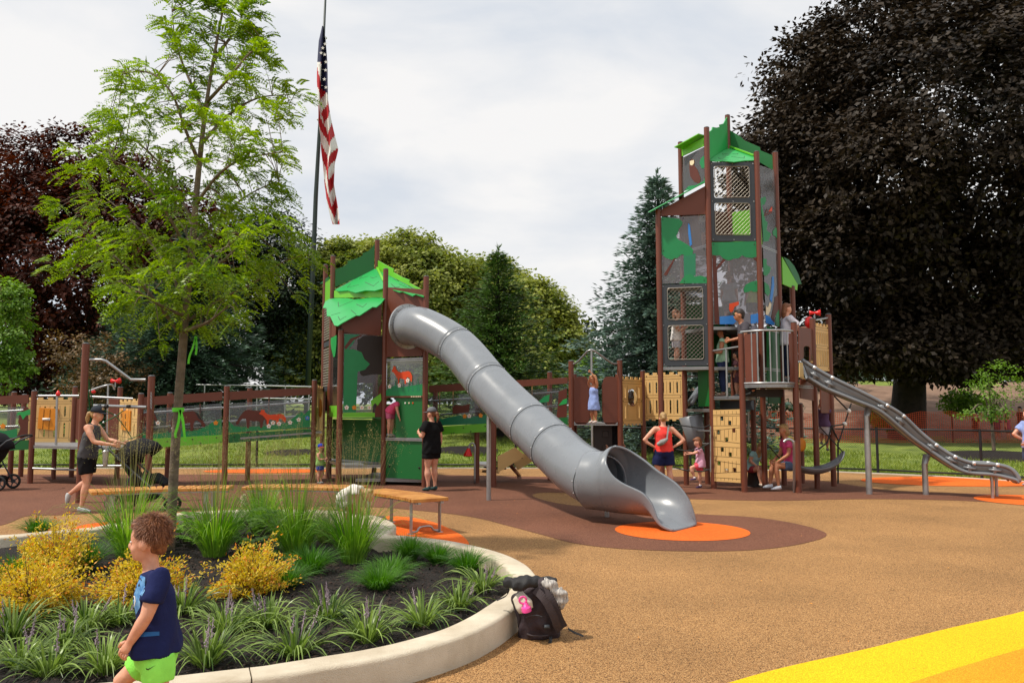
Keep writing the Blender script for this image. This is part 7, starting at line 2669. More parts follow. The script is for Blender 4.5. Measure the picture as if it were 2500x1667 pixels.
def person(label, foot, yaw, H, pose=None, kid=False, skin='skin_fair', z0=0.0, voxel=.019, head_yaw=0.0, head_pitch=0.0, girth=1.0,
           shirt=None, shorts=None, dress=None, shoes='#8d8f90', socks=None, hair=('hair_brown', 'short'), cap=None, seed=1, shirt_disp=.010, brim=None, fingers=True, feet=True):
    J = dict(KID if kid else STAND)
    if pose:
        J.update(pose)
    Fv, Sv = V((math.cos(yaw), math.sin(yaw), 0)), V((-math.sin(yaw), math.cos(yaw), 0))
    O = V((foot[0], foot[1], z0))
    W_ = lambda q: O + Fv * (q[0] * H) + Sv * (q[1] * H) + Z * (q[2] * H)
    j = {k: W_(q) for k, q in J.items() if isinstance(q, tuple)}
    hs = (1.32 if H < 1.2 else 1.2) if kid else 1.0
    g_ = girth * (1.12 if kid else 1.0)
    b = MB()
    # trunk
    up = (j['neck'] - j['chest']).normalized()
    tor = [j['pel'] - (j['waist'] - j['pel']).normalized() * (.055 * H), j['pel'], j['pel'].lerp(j['waist'], .6), j['waist'].lerp(j['chest'], .35), j['chest'], j['chest'].lerp(j['neck'], .55), j['neck'] - up * (.012 * H)]
    tr = [(.062, .055), (.088 * g_, .062 * g_), (.078 * g_, .055 * g_), (.080 * g_, .056 * g_), (.088 * g_, .060 * g_), (.070, .046), (.034, .034)]
    b.loft(tor, [(a * H, c * H) for a, c in tr], 18, True, Sv)
    hd = j['head']
    rotH = Matrix.Rotation(yaw + head_yaw, 3, 'Z') @ Matrix.Rotation(head_pitch, 3, 'Y')
    hv = lambda f, s, z: hd + rotH @ V((f * H * hs, s * H * hs, z * H * hs))
    b.loft([j['neck'] - up * (.03 * H), j['neck'].lerp(hd, .5), hd], [(.034 * H, .034 * H), (.030 * H * (1.1 if kid else 1), .032 * H), (.034 * H, .036 * H)], 12)
    b.ell(hv(-.004, 0, .008), (.056 * H * hs, .044 * H * hs, .058 * H * hs), 18, 14, rotH)
    b.ell(hv(.014, 0, -.030), (.038 * H * hs, .034 * H * hs, .036 * H * hs), 14, 10, rotH)
    b.ell(hv(.051, 0, -.015), (.016 * H * hs, .011 * H * hs, .014 * H * hs), 8, 6, rotH)
    b.ell(hv(.040, 0, -.052), (.012 * H * hs, .014 * H * hs, .010 * H * hs), 8, 6, rotH)
    for s_ in (-1, 1):
        b.ell(hv(-.004, s_ * .049, -.010), (.015 * H * hs, .009 * H * hs, .020 * H * hs), 8, 8, rotH)
        b.ell(hv(.030, s_ * .022, -.022), (.018 * H * hs, .014 * H * hs, .016 * H * hs), 8, 6, rotH)
    fing = MB()
    kr = 1.12 if kid else 1.0
    for sd in 'LR':
        sg = 1 if sd == 'L' else -1
        sh, el, wr = j['sh' + sd], j['el' + sd], j['wr' + sd]
        b.loft([j['chest'].lerp(j['neck'], .45), sh, sh.lerp(el, .35), el, el.lerp(wr, .3), wr], [(.045 * H, .045 * H), (.036 * H * g_, .036 * H), (.031 * H * g_ * kr, .031 * H * kr), (.0235 * H * kr,) * 2, (.0245 * H * kr,) * 2, (.016 * H * kr,) * 2], 12)
        d = (wr - el).normalized()
        hl = .05 * H * (1.08 if kid else 1)
        hnd = j.get('hd' + sd)
        if hnd is not None:
            d = (hnd - wr).normalized()
        inn_ = (-Sv * sg - d * (-Sv * sg).dot(d)).normalized()
        if ('pn' + sd) in J:
            q = J['pn' + sd]
            inn_ = (Fv * q[0] + Sv * q[1] + Z * q[2])
            inn_ = (inn_ - d * inn_.dot(d)).normalized()
        wd = d.cross(inn_)
        b.loft([wr - d * .01 * H, wr + d * hl * .3, wr + d * hl * .75, wr + d * hl], [(.015 * H, .013 * H), (.021 * H, .0125 * H), (.023 * H, .012 * H), (.021 * H, .010 * H)], 10, True, wd)
        if fingers:
            curl = J.get('curl' + sd, .5)
            for k, (o_, L_) in enumerate(((-.016, .036), (-.0055, .041), (.0055, .039), (.016, .031))):
                p = wr + d * hl * .92 + wd * o_ * H
                r = .0062 * H * (1.05 if kid else 1)
                dd = d.copy()
                pts, rr = [p - d * .006 * H], [r]
                for s3 in range(3):
                    ang = curl * (.55 + .35 * s3)
                    dd = (d * math.cos(ang) + inn_ * math.sin(ang)).normalized()
                    p = p + dd * (L_ * H * (.42, .32, .26)[s3])
                    pts.append(p)
                    rr.append(r * (.95, .88, .7)[s3])
                fing.tube(pts, rr, 8)
            side_ = -wd if (d.cross(inn_)).dot(Fv) < 0 else wd
            p = wr + d * hl * .25 + side_ * .016 * H
            t1 = (d * .75 + side_ * .65 + inn_ * .2).normalized()
            t2 = (d * .95 + side_ * .2 + inn_ * .35).normalized()
            fing.tube([p, p + t1 * .024 * H, p + t1 * .024 * H + t2 * .022 * H], [.0085 * H, .0075 * H, .0055 * H], 8)
        hi, kn, an = j['hi' + sd], j['kn' + sd], j['an' + sd]
        b.loft([hi + (hi - kn).normalized() * .03 * H, hi.lerp(kn, .15), hi.lerp(kn, .6), kn, kn.lerp(an, .3), kn.lerp(an, .7), an], [(.043 * H * g_,) * 2, (.048 * H * g_,) * 2, (.042 * H * g_,) * 2, (.033 * H * kr,) * 2, (.036 * H * g_ * kr,) * 2, (.024 * H * kr,) * 2, (.019 * H * kr,) * 2], 14)
        toe = j.get('to' + sd)
        if toe is None:
            toe = an + Fv * .085 * H - Z * .028 * H
        if feet:
            b.loft([an - (toe - an).normalized() * .02 * H - Z * .012 * H, an.lerp(toe, .5) - Z * .006 * H, toe], [(.020 * H, .018 * H), (.024 * H, .018 * H), (.020 * H, .010 * H)], 10, True, Sv)
    body = soft(b, 'person', skin, None, voxel, 5, join=fing)
    tag(body, label, 'person')
    # eyes and mouth
    for s_ in (-1, 1):
        b = MB()
        b.ell(hv(.0435, s_ * .019, .0), (.0045 * H * hs, .007 * H * hs, .004 * H * hs), 8, 6, rotH, 0)
        b.ell(hv(.0462, s_ * .019, .0), (.003 * H * hs, .004 * H * hs, .004 * H * hs), 6, 5, rotH, 1)
        par(b.build('eye', ['eye_white', 'eye_dark'], None, True), body)
    b = MB()
    b.ell(hv(.047, 0, -.036), (.007 * H * hs, .015 * H * hs, .0035 * H * hs), 8, 5, rotH)
    par(b.build('mouth', 'lips', None, True), body)
    # hair
    if hair:
        hm, style = hair
        b = MB()
        b.ell(hv(-.014, 0, .024), (.0555 * H * hs, .0475 * H * hs, .0545 * H * hs), 18, 12, rotH)
        b.ell(hv(-.030, 0, -.004), (.034 * H * hs, .040 * H * hs, .045 * H * hs), 14, 10, rotH)
        b.ell(hv(.024, 0, .050), (.030 * H * hs, .037 * H * hs, .018 * H * hs), 12, 8, rotH)
        if style == 'long':
            b.loft([hv(-.04, 0, .0), hv(-.052, 0, -.06), hv(-.05, 0, -.14)], [(.045 * H * hs, .03 * H), (.05 * H * hs, .03 * H), (.03 * H, .015 * H)], 12, True, Sv)
        if style == 'bob':
            b.loft([hv(-.02, 0, .0), hv(-.03, 0, -.05), hv(-.03, 0, -.075)], [(.056 * H * hs, .045 * H), (.054 * H * hs, .040 * H), (.045 * H, .03 * H)], 12, True, Sv)
        if style == 'pony':
            b.loft([hv(-.055, 0, .012), hv(-.085, 0, .0), hv(-.095, 0, -.05), hv(-.085, .004, -.115)], [(.014 * H, .014 * H), (.022 * H, .022 * H), (.020 * H, .022 * H), (.006 * H, .006 * H)], 10)
        if style == 'bun':
            b.ell(hv(-.062, 0, .0), (.022 * H, .024 * H, .022 * H), 10, 8, rotH)
        o = soft(b, 'hair', hm, None, min(voxel, .013), 3, .006 * hs, .03 * H, seed)
        par(o, body)
    if cap:
        b = MB()
        rr = [(.0, .060, .052), (.02, .060, .053), (.042, .052, .046), (.058, .034, .030), (.066, .010, .010)]
        b.loft([hv(-.008, 0, .018 + z_) for z_, _, _ in rr], [(c * H * hs * 1.04, a * H * hs * 1.04) for _, a, c in rr], 20, True, rotH @ V((0, 1, 0)))
        o = b.build('cap', cloth(cap), None, True)
        par(o, body)
        b = MB()
        pts = []
        vs, fs = [], []
        for i in range(11):
            t = -1.15 + 2.3 * i / 10
            r_in, r_out = .054, .054 + .062 * math.cos(t * .9) ** 1.0
            vs.append(hv(r_in * math.cos(t), r_in * math.sin(t) * .9, .024))
            vs.append(hv(r_out * math.cos(t), r_in * math.sin(t) * 1.0, .016))
        for i in range(10):
            fs.append((2 * i, 2 * i + 1, 2 * i + 3, 2 * i + 2))
        b.add(vs, fs)
        o2 = b.build('brim', cloth(brim or cap), None, True)
        so_ = o2.modifiers.new('s', 'SOLIDIFY')
        so_.thickness = .004
        sub(o2, o)
    # clothes
    if shirt:
        col, sleeve, hem = shirt[:3]
        lo = shirt[3] if len(shirt) > 3 else 1.0
        b = MB()
        hemp = j['pel'].lerp(j['waist'], hem) if hem >= 0 else j['pel'] + (j['pel'] - j['waist']).normalized() * (-hem * .1 * H)
        tor = [hemp, j['pel'].lerp(j['waist'], max(hem, .0) * .4 + .6), j['waist'].lerp(j['chest'], .35), j['chest'], j['chest'].lerp(j['neck'], .5), j['chest'].lerp(j['neck'], .86)]
        e = .012 * lo
        hw = 1.24 if kid else 1.08
        tr = [(.092 * g_ * hw + e, .068 * g_ * hw + e), (.088 * g_ * hw + e, .063 * g_ * hw + e), (.083 * g_ + e, .060 * g_ + e), (.090 * g_ + e * .6, .063 * g_ + e * .6), (.078 + e * .4, .052 + e * .4), (.050 if sleeve > 0 else .04, .042)]
        b.loft(tor, [(a * H, c * H) for a, c in tr], 20, True, Sv)
        for sd in 'LR':
            sh, el = j['sh' + sd], j['el' + sd]
            c0 = j['chest'].lerp(j['neck'], .45)
            if sleeve > 0:
                b.loft([c0, sh + Z * .002 * H, sh.lerp(el, sleeve * .6), sh.lerp(el, sleeve)], [(.05 * H, .05 * H), (.043 * H * g_, .043 * H * g_), (.041 * H * g_ * lo, .041 * H * g_ * lo), (.042 * H * g_ * lo,) * 2], 14)
            else:
                b.loft([c0, c0.lerp(sh, .62)], [(.048 * H, .05 * H), (.036 * H, .044 * H)], 12)
        o = soft(b, 'shirt', cloth(col), None, voxel * .9, 4, shirt_disp * (H / 1.6), .07, seed)
        par(o, body)
    if shorts:
        col, ln = shorts[:2]
        fl_ = shorts[2] if len(shorts) > 2 else 1.0
        b = MB()
        b.loft([j['pel'] - (j['waist'] - j['pel']).normalized() * .05 * H, j['pel'], j['pel'].lerp(j['waist'], .8)], [(.092 * g_ * H, .068 * g_ * H), (.106 * g_ * H, .080 * g_ * H), (.094 * g_ * H, .072 * g_ * H)], 18, True, Sv)
        for sd in 'LR':
            hi, kn, an = j['hi' + sd], j['kn' + sd], j['an' + sd]
            a1 = hi.lerp(kn, min(ln, 1)) if ln <= 1 else kn
            pts, rad = [hi + (hi - kn).normalized() * .01 * H, hi.lerp(a1, .4), a1], [.056 * g_, .058 * g_ * (1 + (fl_ - 1) * .5), (.054 * g_ * fl_) if ln <= 1 else .042 * g_]
            if ln > 1:
                pts += [kn.lerp(an, .35 * (ln - 1) / .9 + .1), kn.lerp(an, min(1, ln - 1))]
                rad += [.043 * g_, .032]
            b.loft(pts, [(r * H, r * H) for r in rad], 16)
        o = soft(b, 'shorts' if ln <= 1 else 'trousers', cloth(col), None, voxel * .9, 3, .007 * (H / 1.6), .06, seed + 3)
        par(o, body)
    if dress:
        col, hemz, flare = dress
        b = MB()
        bot = j['pel'] + (j['pel'] - j['waist']).normalized() * (hemz * H)
        b.loft([bot, bot.lerp(j['waist'], .5), j['waist'], j['chest'], j['chest'].lerp(j['neck'], .6)], [(flare * H, flare * .9 * H), ((flare * .55 + .05) * H, (flare * .5 + .04) * H), (.104 * H, .082 * H), (.112 * H, .084 * H), (.08 * H, .06 * H)], 20, True, Sv)
        o = soft(b, 'dress', cloth(col), None, voxel * .9, 4, .012 * (H / 1.2), .06, seed)
        par(o, body)
    if shoes and feet:
        for sd in 'LR':
            an = j['an' + sd]
            toe = j.get('to' + sd)
            if toe is None:
                toe = an + Fv * .085 * H - Z * .028 * H
            b = MB()
            ax = (toe - an).normalized()
            b.loft([an - ax * .03 * H - Z * .014 * H, an - Z * .012 * H, an.lerp(toe, .55) - Z * .006 * H, toe + ax * .012 * H], [(.022 * H, .024 * H), (.027 * H, .028 * H), (.028 * H, .020 * H), (.018 * H, .010 * H)], 12, True, Sv)
            o = soft(b, 'shoe', cloth(shoes), None, voxel * .7, 3)
            par(o, body)
            if socks:
                b = MB()
                b.loft([an - Z * .01 * H, an.lerp(j['kn' + sd], .14)], [(.023 * H,) * 2] * 2, 12)
                par(b.build('sock', cloth(socks), None, True), body)
    return body, j, Fv, Sv, hv, rotH
# ---- the boy in front of the bed
BD = 3.72
b0 = at(376, 1250, BD)
boyH = 1.085
sc_ = FPX / BD
def bf(u, v, s):       # photo position -> pose fractions, facing the picture's edge
    p = at(u, v, BD - s * boyH)
    return (-(p.x - b0.x) / boyH, s, p.z / boyH)
pose = dict(pel=bf(381, 1595, 0), waist=bf(383, 1540, 0), chest=bf(378, 1455, 0), neck=bf(368, 1383, 0), head=bf(362, 1318, 0),
            shL=bf(388, 1412, .095), shR=bf(374, 1410, -.095), elL=bf(358, 1503, .125), wrL=bf(318, 1566, .12), elR=bf(395, 1500, -.12), wrR=bf(375, 1570, -.13),
            hiL=bf(387, 1600, .05), hiR=bf(372, 1600, -.05), knL=bf(385, 1705, .05), anL=bf(400, 1835, .05), knR=bf(298, 1660, -.05), anR=bf(325, 1790, -.05), curlL=.75, pnL=(-.3, -1, 0))
for k_ in ('anL', 'anR'):
    q = pose[k_]
    pose[k_] = (q[0], q[1], .045 if k_ == 'anL' else .09)
boy, jb, Fb, Sb, hvb, rotb = person('small boy in navy T-shirt and lime green shorts walking past the bed', (b0.x, BD), pi, boyH, pose, True, 'skin_fair', 0, .0085, head_yaw=.0, head_pitch=.06,
    shirt=('#1b2350', .62, .08, 1.0), shorts=('#98f562', .56, 1.15), shoes='#5c5f66', hair=('hair_brown', 'short'), seed=4, shirt_disp=.016, girth=.92)
# real strands over the hair cap
g = np.random.default_rng(5)
n = 4200
th, ph = g.uniform(0, 2 * pi, n), np.arccos(g.uniform(-.45, 1, n))
loc_ = np.stack([np.sin(ph) * np.cos(th), np.sin(ph) * np.sin(th), np.cos(ph)], -1)
keep = ~((loc_[:, 0] > .5) & (loc_[:, 2] < .4)) & ~((loc_[:, 2] < -.1) & (loc_[:, 0] > -.1))
loc_ = loc_[keep]
hsb = 1.32
rad = np.array([.0565, .049, .056]) * boyH * hsb
Rm = np.array(rotb)
ctr_ = np.array(hvb(-.014, 0, .025))
P_ = ctr_ + (loc_ * rad) @ Rm.T
crownp = np.array([-.35, .1, .95])
flow = loc_ - crownp
flow = flow - loc_ * (flow * loc_).sum(1, keepdims=True)
flow /= np.linalg.norm(flow, axis=1, keepdims=True) + 1e-6
flow = flow + g.normal(0, .33, flow.shape) + loc_ * .3
D_ = flow @ Rm.T
D_ /= np.linalg.norm(D_, axis=1, keepdims=True)
v_, f_ = leaves(P_ - D_ * .012, D_, loc_ @ Rm.T, g.uniform(.025, .06, len(P_)), .003)
par(npobj('hair_strands', v_, f_, 'hair_brown'), boy)['kind'] = 'stuff'
# shirt print and shorts mark
def patch(name, px, y, m, parent, th=.006, face=V((0, -1, 0))):
    pts = [at(u, v, y) for u, v in px]
    b = MB()
    n_ = len(pts)
    b.add(pts + [p + V((0, th, 0)) for p in pts], [tuple(range(n_)), tuple(reversed(range(n_, 2 * n_)))] + [(i, (i + 1) % n_, n_ + (i + 1) % n_, n_ + i) for i in range(n_)])
    return par(b.build(name, m), parent)
def snap(name, polys, m, parent, target, lift=.002):
    """print laid on the cloth: points are dropped onto the garment along the view depth"""
    dg = bpy.context.evaluated_depsgraph_get()
    me = target.data
    from mathutils.bvhtree import BVHTree
    bvh = BVHTree.FromPolygons([target.matrix_world @ v.co for v in me.vertices] if False else [v.co for v in me.vertices], [p.vertices for p in me.polygons])
    b = MB()
    c = V((0, 0, CAM_H))
    for poly in polys:
        tri = tessellate_polygon([[V((u, v, 0)) for u, v in poly]])
        # subdivide for a close fit
        T = [[V((*poly[i], 0)) for i in t] for t in tri]
        for _ in range(3):
            N2 = []
            for a, bb_, cc in T:
                ab, bc, ca = (a + bb_) / 2, (bb_ + cc) / 2, (cc + a) / 2
                N2 += [[a, ab, ca], [ab, bb_, bc], [ca, bc, cc], [ab, bc, ca]]
            T = N2
        for t in T:
            vs = []
            for q in t:
                d = ray(q.x, q.y).normalized()
                h = bvh.ray_cast(c, d)
                if h[0] is None:
                    vs = None
                    break
                vs.append(h[0] - d * lift)
            if vs:
                b.add(vs, [(0, 1, 2)])
    return par(b.build(name, m), parent)
kids = {o.name.split('.')[0]: o for o in boy.children}
mat('print_sky', '#2a6db0', .8, col2='#7fb4dd', vscale=30)
mat('print_navyblue', '#1c5f9f', .8, var=.1)
def zb(x, y):
    return (250 + x * .27852, 1230 + y * .27870)
try:
    snap('chest_print', [[zb(*q) for q in ((262, 760), (330, 620), (375, 640), (370, 760), (330, 830), (330, 900), (270, 1010), (256, 920))]], 'print_sky', boy, kids['shirt'])
    snap('chest_mark', [[zb(*q) for q in ((310, 715), (322, 690), (330, 720), (326, 725), (321, 708), (315, 722))], [zb(*q) for q in ((318, 655), (330, 640), (345, 668), (338, 672), (330, 655))]], 'eye_dark', boy, kids['shirt'], .004)
    snap('chest_mark', [[zb(*q) for q in ((262, 795), (285, 805), (290, 850), (280, 895), (274, 893), (282, 850), (278, 815), (262, 805))]], 'print_white', boy, kids['shirt'], .004)
    snap('hem_stripe', [[zb(*q) for q in ((330, 1120), (500, 1115), (500, 1150), (310, 1165))]], 'print_navyblue', boy, kids['shirt'])
    snap('swoosh', [[zb(*q) for q in ((380, 1432), (384, 1448), (400, 1452), (470, 1408), (400, 1442), (390, 1440))]], 'eye_dark', boy, kids['shorts'], .003)
except Exception as e:
    print('snap', e)

def ppl(label, u, v, yaw, H, y=None, **k):
    p = gr(u, v) if y is None else V((at(u, v, y).x, y, 0))
    return person(label, p, yaw, H, **k)
# ---- woman pushing the stroller
sw, js, *_ = ppl('woman in grey tank top and dark cap pushing a black stroller', 207, 1250, 0, 1.62, shirt=('#4a4a4e', 0, .05, .8), shorts=('#16161a', .62, 1.1), shoes='#b9bcbd', hair=('hair_blond', 'pony'), cap='#2c3038', head_pitch=.12, seed=8, girth=1.06,
    pose=dict(pel=(0, 0, .50), waist=(.01, 0, .60), chest=(.035, 0, .73), neck=(.06, 0, .845), head=(.085, 0, .925), shL=(.04, .10, .80), shR=(.04, -.10, .80), elL=(.13, .12, .68), elR=(.12, -.12, .665), wrL=(.29, .10, .645), wrR=(.28, -.10, .64),
              knR=(.03, -.05, .275), anR=(-.01, -.055, .045), knL=(-.01, .05, .29), anL=(-.19, .05, .16), toL=(-.20, .05, .075), curlL=1.1, curlR=1.1))
# ---- woman in black by the tower
ppl('woman in black T-shirt, black shorts and grey cap standing by the tower', 1053, 1198, R_(140), 1.61, shirt=('#0f0f11', .55, -.6, 1.15), shorts=('#131316', .5, 1.15), shoes='#2f4646', hair=('hair_brown', 'pony'), cap='#6b6e73', head_yaw=.25, girth=1.22, seed=9,
    pose=dict(elL=(.03, .14, .64), wrL=(.12, .10, .70), elR=(-.01, -.15, .63), wrR=(.02, -.15, .49), curlL=1.0))
# ---- toddler in a two-tone cap
td = ppl('toddler in blue and red cap, green vest and blue shorts holding a post', 781, 1160, R_(-25), .85, y=17.75, kid=True, shirt=('#8fc06a', 0, -.1, 1.1), shorts=('#2149b8', .6, 1.15), shoes='#8a8a8a', hair=('hair_brown', 'short'), cap='#1f3fbe', brim='#d2202c', seed=10, head_yaw=-2.6 + 2.2,
    pose=dict(elR=(.07, -.11, .60), wrR=(.17, -.06, .63), elL=(.05, .12, .6), wrL=(.15, .08, .6)))
# ---- child leaning inside the small tower
ppl('child in pink top leaning out through the gap in the green panels', 952, 1066, R_(-20), 1.1, y=17.45, kid=True, z0=W45.z(1066) + .0, shirt=('#e2557f', .4, 0), shorts=('#c8698b', .6), seed=11, fingers=False,
    pose=dict(waist=(.04, 0, .54), chest=(.16, 0, .60), neck=(.27, 0, .63), head=(.36, 0, .63), shL=(.18, .1, .62), shR=(.18, -.1, .62), elL=(.22, .12, .48), elR=(.22, -.12, .48), wrL=(.26, .1, .34), wrR=(.26, -.1, .34)))
# ---- woman in red with hands on her hips
rw_, jr, Fr, Sr, hvr, _ = ppl('woman in red racerback top and navy shorts with hands on hips, seen from behind', 1622, 1205, R_(88), 1.52, shirt=('#e8433c', 0, .1, .7), shorts=('#1a2046', .66, 1.25), shoes='#e9b0a0', hair=('hair_blond', 'bun'), seed=12, girth=1.18,
    pose=dict(elL=(-.04, .25, .655), elR=(-.04, -.25, .655), wrL=(-.03, .115, .575), wrR=(-.03, -.115, .575), knL=(.01, .085, .275), anL=(0, .115, .045), knR=(.01, -.07, .275), anR=(0, -.09, .045), pnL=(0, -1, 0), pnR=(0, 1, 0)))
wbg = thing('waist_bag', jr['waist'], 'small grey crossbody bag on the back of the woman in red', 'bag')
b = MB()
c = jr['waist'] + V((-.03, -.17, .06))
b.loft([c + V((-.12, 0, -.05)), c + V((-.04, -.02, -.01)), c + V((.08, 0, .06))], [(.05, .03), (.095, .055), (.04, .025)], 12)
soft(b, 'pouch', cloth('#8b8c8a'), wbg, .009, 4, .006, .05)
b = MB()
pts = spline([c + V((.06, .0, .05)), jr['chest'] + V((.06, -.12, .05)), jr['neck'] + V((.09, -.06, -.01)), jr['neck'] + V((.10, .02, .0))], 5)
for p, q in zip(pts, pts[1:]):
    b.bar(p, q, .03, .006, V((0, -1, .2)))
b.build('strap', cloth('#8b8c8a'), wbg)
# ---- girl in pink climbing the rope rungs
ppl('girl in striped pink shirt and coral shorts stepping onto the rope rungs', 1711, 1192, R_(178), 1.04, kid=True, shirt=('#dba6c0', .55, -.5, 1.25), shorts=('#ff5f72', .62, 1.15), shoes='#4b3a66', socks='#e8e4e4', hair=('hair_brown', 'bob'), seed=13, head_pitch=.35,
    pose=dict(head=(.05, 0, .885), shL=(.02, .1, .745), elL=(.12, .12, .68), wrL=(.26, .09, .66), shR=(.02, -.1, .745), elR=(.10, -.12, .66), wrR=(.22, -.10, .69), knL=(.19, .05, .40), anL=(.12, .05, .20), curlL=1.3, curlR=1.3))
# ---- girl at the fire pole
ppl('small girl in a blue dress holding the fire pole', 1450, 1031, R_(215), .98, y=16.55, z0=zd, kid=True, dress=('#8fa3d8', .2, .14), shoes='#d8c9c2', hair=('hair_blond', 'bob'), skin='skin_tan', seed=14,
    pose=dict(elL=(.03, .12, .90), wrL=(.10, .045, 1.03), elR=(.06, -.10, .80), wrR=(.12, .02, .92), curlL=1.3, curlR=1.3))
# ---- adult behind the middle deck
ppl('adult in black shirt standing behind the middle deck post', 1497, 1180, R_(-60), 1.72, y=17.9, shirt=('#121215', .5, -.2, 1.1), shorts=('#3a3d45', .8, 1.1), hair=('hair_dark', 'short'), seed=15, girth=1.15)
# ---- man on the balcony
mn, jm, Fm, Sm, *_ = ppl('man in grey T-shirt and sunglasses leaning on the balcony post', 1835, 940, R_(178), 1.74, y=16.25, z0=zm, skin='skin_tan', shirt=('#4c484e', .6, -.1, 1.05), shorts=('#2a2c33', 1.9), shoes='#333333', hair=('hair_dark', 'short'), seed=16, head_yaw=-.15, girth=1.1,
    pose=dict(waist=(.03, 0, .60), chest=(.07, 0, .73), neck=(.10, 0, .845), head=(.125, 0, .925), shL=(.08, .11, .80), shR=(.08, -.11, .80), elL=(.10, .14, .66), wrL=(.24, .08, .635), curlL=.9))
hm_ = _[0]
gl = thing('sunglasses', hm_(.05, 0, 0), 'dark sunglasses worn by the man on the balcony', 'sunglasses')
b = MB()
for s_ in (-1, 1):
    b.ell(hm_(.052, s_ * .02, .002), (.012, .022, .018), 8, 6)
b.tube([hm_(.05, -.04, .003), hm_(.056, 0, .004), hm_(.05, .04, .003)], .004, 5)
b.tube([hm_(.05, .042, .003), hm_(-.01, .05, .004)], .003, 5)
b.build('lenses', 'eye_dark', gl)
bk_ = thing('backpack', jm['chest'], 'small grey backpack with a teal cup worn by the man on the balcony', 'backpack')
b = MB()
c = jm['chest'] - Fm * .19 - Z * .06
b.loft([c - Z * .22, c - Z * .1, c + Z * .08, c + Z * .2], [(.12, .06), (.14, .09), (.13, .085), (.07, .04)], 14, True, Sm)
soft(b, 'pack_body', cloth('#55525a'), bk_, .012, 5, .01, .06)
b = MB()
b.loft([c - Z * .2 + Sm * .12, c - Z * .06 + Sm * .12], [(.04, .04), (.045, .045)], 12)
b.build('cup', cloth('#6fd0c4'), bk_, smooth=True, autosmooth=40)
# ---- woman in mint
ppl('woman in mint sleeveless top and jeans behind the lower rail', 1766, 965, R_(165), 1.42, y=16.85, z0=zm, skin='skin_tan', shirt=('#a9d2b4', .12, -.1, 1.15), shorts=('#2f3a5e', 1.9), shoes='#b08878', hair=('hair_dark', 'bun'), seed=17, girth=1.15, head_yaw=.1,
    pose=dict(elL=(.02, .15, .62), wrL=(.14, .09, .645), elR=(.0, -.14, .62), wrR=(.13, -.08, .65), curlL=1.2))
# ---- child half hidden behind her
ppl('child in a dusky pink shirt crouching behind the woman in mint', 1800, 965, R_(150), .95, y=16.85, z0=zm, kid=True, shirt=('#8a5f66', .5, -.3, 1.2), shorts=('#6a4a52', .8), hair=('hair_dark', 'short'), seed=18, fingers=False)
# ---- woman in white by the house front
ppl('woman in loose white T-shirt reaching for the red talk horn', 1925, 935, R_(5), 1.62, y=16.95, z0=zh + .1, shirt=('#d9d3dc', .75, -.4, 1.35), shorts=('#2b3550', 1.9), hair=('hair_brown', 'long'), seed=19,
    pose=dict(elR=(.09, -.15, .66), wrR=(.22, -.10, .68), elL=(.08, .15, .66), wrL=(.2, .1, .67)))
# ---- children inside the tall tower
zc1, zc2 = W23_.z(893), W34_.z(795)
ppl('child in white top and speckled skirt behind the wire mesh window', 1652, 880, R_(-20), 1.22, y=17.05, z0=zc1, kid=True, shirt=('#e3dfdc', .4, -.1), dress=None, shorts=('#b8b4bd', .7, 1.25), hair=('hair_brown', 'bob'), seed=20, fingers=False,
    pose=dict(elR=(.08, -.12, .6), wrR=(.17, -.06, .66)))
ppl('child in pale T-shirt behind the clear panel with the pond print', 1782, 800, R_(60), 1.2, y=17.0, z0=zc2, kid=True, shirt=('#b9c6cf', .5, 0, 1.1), shorts=('#34343e', .8), hair=('hair_brown', 'short'), seed=21, fingers=False)
ppl('child in lime yellow T-shirt behind the clear panel with the pond print', 1838, 800, R_(110), 1.15, y=17.1, z0=zc2, kid=True, shirt=('#b5d92a', .5, 0, 1.1), shorts=('#3a3a44', .8), hair=('hair_dark', 'short'), seed=22, fingers=False)
ppl('child in grey top at the upper wire mesh window', 1722, 590, R_(30), 1.15, y=17.1, z0=W34_.z(592), kid=True, shirt=('#c9c6cc', .5, 0, 1.1), shorts=('#34343e', .8), hair=('hair_brown', 'short'), seed=23, fingers=False)
# ---- seated figures under the tall tower
SIT = dict(pel=(0, 0, .30), waist=(.02, 0, .40), chest=(.05, 0, .53), neck=(.08, 0, .645), head=(.10, 0, .735), shL=(.06, .10, .60), shR=(.06, -.10, .60), elL=(.10, .13, .44), elR=(.10, -.13, .44), wrL=(.21, .08, .36), wrR=(.21, -.08, .36),
           hiL=(0, .052, .30), hiR=(0, -.052, .30), knL=(.23, .06, .30), knR=(.23, -.06, .30), anL=(.26, .06, .07), anR=(.26, -.06, .07))
ppl('woman in pink T-shirt and denim shorts sitting on the grey bowl', 1936, 1180, R_(183), 1.6, y=16.15, pose=dict(SIT, knL=(.23, .06, .31), anL=(.20, .06, .06)), shirt=('#d24f7f', .5, -.1, 1.1), shorts=('#55647e', .55, 1.05), shoes='#d7dde6', hair=('hair_blond', 'bob'), skin='skin_tan', seed=24, head_pitch=.2)
st_ = thing('stool', gr(1835, 1176), 'dark low stool under the tall tower', 'stool')
p = V((at(1835, 1100, 17.0).x + .08, 17.05, 0))
b = MB()
b.loft([p + Z * .0, p + Z * .02, p + Z * .30, p + Z * .36], [(.20, .20), (.17, .17), (.15, .15), (.19, .19)], 18)
b.build('seat', 'print_mane', st_, smooth=True, autosmooth=40)
